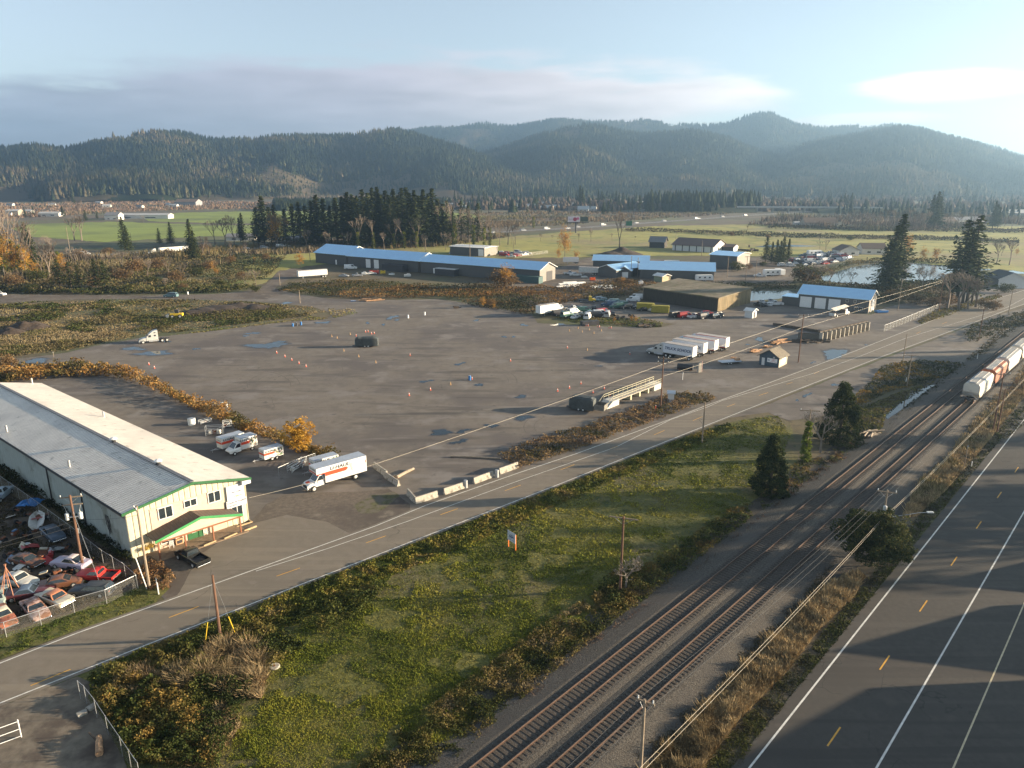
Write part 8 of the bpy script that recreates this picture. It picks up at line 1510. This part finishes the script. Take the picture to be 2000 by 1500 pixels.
# tyres
def tyres(label, u, v, n, seed):
    rr = random.Random(seed)
    for i, (uu, vv) in enumerate(sorted((u + rr.uniform(-22,22), v + rr.uniform(-3.5,3.5)) for _ in range(n))):
        o = W(uu, vv); t = MB(); t.lathe([(.22,.02),(.40,0),(.42,.10),(.40,.22),(.22,.20)],(0,0,0),12); o_ = t.build('old_tyre', MT['black'], None, smooth=True); o_.location = o + Vector((0,0,rr.choice([0,.22,.44]))); o_.rotation_euler = (rr.uniform(-.8,.8), rr.uniform(-.5,.5), 0); o_.scale = (1.3,)*3; tag(o_, '%s, %s from the left' % (label, nth(i+1)), 'tyre', 'old tyres on the junk island')
tyres('old black tyre heaped between junk vans and orange shrubs', 1218, 622, 16, 1); tyres('old tyre in the heap right of the low dark box', 1250, 637, 12, 2)
# cows in the pasture
cow = None
for i, (u, v) in enumerate(sorted([(1450,492.5),(1456,492.8),(1462,493),(1468,491.8),(1477,493),(1463,484),(1470,491),(1444,492)])):
    lab = 'dark cow grazing in the pasture behind the barns, %s from the left' % nth(i+1)
    if cow is None:
        cow = thing('cow', lab, 'cow', W(u, v), .3, 'cows in the pasture'); mb = MB()
        mb.loft([[(x, -w_, z0), (x, -w_*1.1, (z0+z1)/2), (x, -w_*.7, z1), (x, w_*.7, z1), (x, w_*1.1, (z0+z1)/2), (x, w_, z0)] for x, w_, z0, z1 in ((-1.0,.22,.85,1.3),(-.7,.32,.70,1.42),(0,.36,.62,1.40),(.6,.33,.62,1.42),(.95,.2,.85,1.45),(1.35,.13,.55,.95),(1.6,.11,.25,.55),(1.85,.07,.12,.3))])
        for x in (-.75,.6):
            for y in (-.22,.22): mb.tube((x,y,.75),(x+.05,y,.38),.11,.07,6).tube((x+.05,y,.38),(x,y,0),.06,.05,6)
        mb.tube((-1.0,0,1.25),(-1.12,0,.5),.03,.02,5); mb.build('body', M('cow_hide', (.03,.022,.018), .8, var=.3), cow, smooth=True); cow.scale = (1.5,)*3
    else: copy_thing(cow, lab, W(u, v), [.3,2.9,.1,3.4,1.2,.4,2.8,3.0][i], 1.5)
# scaffold tower and skeleton frame by the long shed; small tanks, pallets
t = thing('timber_scaffold', 'open grey timber frame standing before the end of the long blue shed', 'frame', W(968,561), R(5)); mb = MB()
for x in (0,8): 
    for y in (0,3): mb.tube((x,y,0),(x,y,5),.12,.12,5)
for y in (0,3): mb.tube((0,y,5),(8,y,5),.1,.1,5).tube((0,y,0),(8,y,5),.07,.07,5).tube((8,y,0),(0,y,5),.07,.07,5)
mb.build('frame', MT['greywood'], t); MB().bx(-.3,8.3,-.3,3.3,5.1,5.25).build('top_deck', MT['steel'], t)
for i, (lab, u, v, w_, d_, h, m) in enumerate([('orange and red machine before the two tall shed doors', 731, 535, 5, 2.5, 2.6, 'redink'),('yellow forklift right of the orange machine', 748, 535, 2.6, 1.6, 2.4, 'yellow'),('white generator box before the middle shed', 711, 537, 2.4, 1.6, 1.8, 'white'),('white crate stack between the sheds', 765, 538, 3, 1.6, 1.2, 'offwhite'),('grey and white pump set near the shed lean to', 796, 541, 3.5, 1.6, 1.8, 'offwhite'),('orange machine on the dirt between the shed groups', 1157, 548, 2.5, 2, 2.2, 'orange'),('white tank right of the small garage', 1251, 556, 2, 2, 2.2, 'white'),('blue skip beside the garage', 1721, 611, 4.5, 2, 1.2, 'blue'),('red machine beside the container left of the gables', 1141, 543, 3, 1.6, 1.0, 'offwhite'),('white pallet stack beside the low brush', 1066, 607, 3, 1.4, 1.0, 'offwhite')]):
    t = thing('machine' if 'machine' in lab or 'forklift' in lab else 'yard_box', lab, 'machine' if 'machine' in lab or 'forklift' in lab else 'box', W(u, v), R(8)); MB().rbox((0,0,h*.35+.2),(w_,d_,h*.6)).build('body', MT[m], t, bevel=.05); MB().rbox((w_*.12,0,h*.8+.1),(w_*.45,d_*.8,h*.3)).build('top_box', MT['dark' if m in ('redink','yellow','orange') else 'steel'], t, bevel=.04); MB().bx(-w_*.45,w_*.45,-d_*.35,d_*.35,.02,.2).build('skid', MT['dark'], t)
rr = random.Random(77)
for i, (u, v) in enumerate(sorted([(1105,556),(1113,553),(1122,556),(1130,554),(1118,560),(1100,561),(1172,562),(1185,560),(1190,563),(1165,560)])):
    t = thing('pipe_stack', 'stack of white pipes on the ground between the shed groups, %s from the left' % nth(i+1), 'pipes', W(u, v), R(rr.uniform(15,35)), 'white pipe stacks')
    for k in range(5): MB().tube((-3.5,k*.4-.8,.25+(k % 2)*.3),(3.5,k*.4-.8,.25+(k % 2)*.3),.2,.2,6).build('pipe', MT['white'], t)
m_heap = M('dark_dug_soil', (.05,.036,.027), .95, var=.5, scale=1.2, bump=.05)
# soil heaps on the waste ground
for i, (u, v, s, h) in enumerate([(55,640,7,2.6),(20,650,5,1.8),(430,604,10,2.0),(470,600,9,1.8),(500,602,7,1.6),(400,608,8,1.5),(380,611,6,1.2),(1215,497,14,4),(1190,500,12,3)]):
    n_ = 20; mb = MB(); rr = random.Random(i); vs = []
    for a in range(n_):
        for b in range(n_):
            x = (a/(n_-1)*2-1); y = (b/(n_-1)*2-1); r_ = math.hypot(x, y); z = max(0, 1-r_)**.8*h*(1+.5*(float(fbm(np.array([x*2.5+i*9]), np.array([y*2.5]), i, 3)[0])-.5)*2); vs.append((x*s, y*s*.8, z-.02))
    mb.add(vs, [(a*n_+b,(a+1)*n_+b,(a+1)*n_+b+1,a*n_+b+1) for a in range(n_-1) for b in range(n_-1)]); o = mb.build('soil_heap', m_heap, None, smooth=True); o.location = W(u, v); tag(o, 'dark heap of dug soil on the waste ground, %s from the left' % nth([2,1,6,7,8,5,3][i]) if i < 7 else 'brown brush pile behind the sheds, %s' % ('right one','left one')[i-7], 'soil heap', 'soil heaps')
t = thing('open_pallet', 'blue frame of an old sign lying by the log heap at the lot edge', 'frame', W(690,588), .2); MB().bx(-1,1,-.6,.6,.1,.2).build('panel', MT['offwhite'], t); MB().bx(-1.1,1.1,-.7,-.62,0,.3).build('edge', MT['blue'], t)
# ------------------------------------------------------------------ the air
HAZE = 0.00018
mb = MB(); mb.bx(-5700, 5700, -500, 7000, -2, 520); hz = mb.build('haze', None.__class__ and [], None) if False else None
me = bpy.data.meshes.new('haze'); me.from_pydata(mb.v, [], mb.f); hz = bpy.data.objects.new('haze', me); COL.objects.link(hz); tag(hz, kind='stuff')
b = bmesh.new(); b.from_mesh(me); bmesh.ops.recalc_face_normals(b, faces=b.faces); b.to_mesh(me); b.free()
hm = bpy.data.materials.new('haze_air'); hm.use_nodes = True; nt = hm.node_tree; nt.nodes.clear(); v = nt.nodes.new('ShaderNodeVolumePrincipled'); v.inputs['Density'].default_value = HAZE; v.inputs['Color'].default_value = (.42,.68,1.0,1); v.inputs['Anisotropy'].default_value = .62
nt.links.new(v.outputs[0], nt.nodes.new('ShaderNodeOutputMaterial').inputs['Volume']); me.materials.append(hm)
# prototypes that found no place are removed
for kind in FAR.values():
    for p in kind:
        if not p['used']:
            for c in [c for c in COL.objects if c.parent == p]: bpy.data.objects.remove(c)
            bpy.data.objects.remove(p)
        else: del p['used']
for o in COL.objects:
    if 'used' in o: del o['used']
print('objects', len(COL.objects))
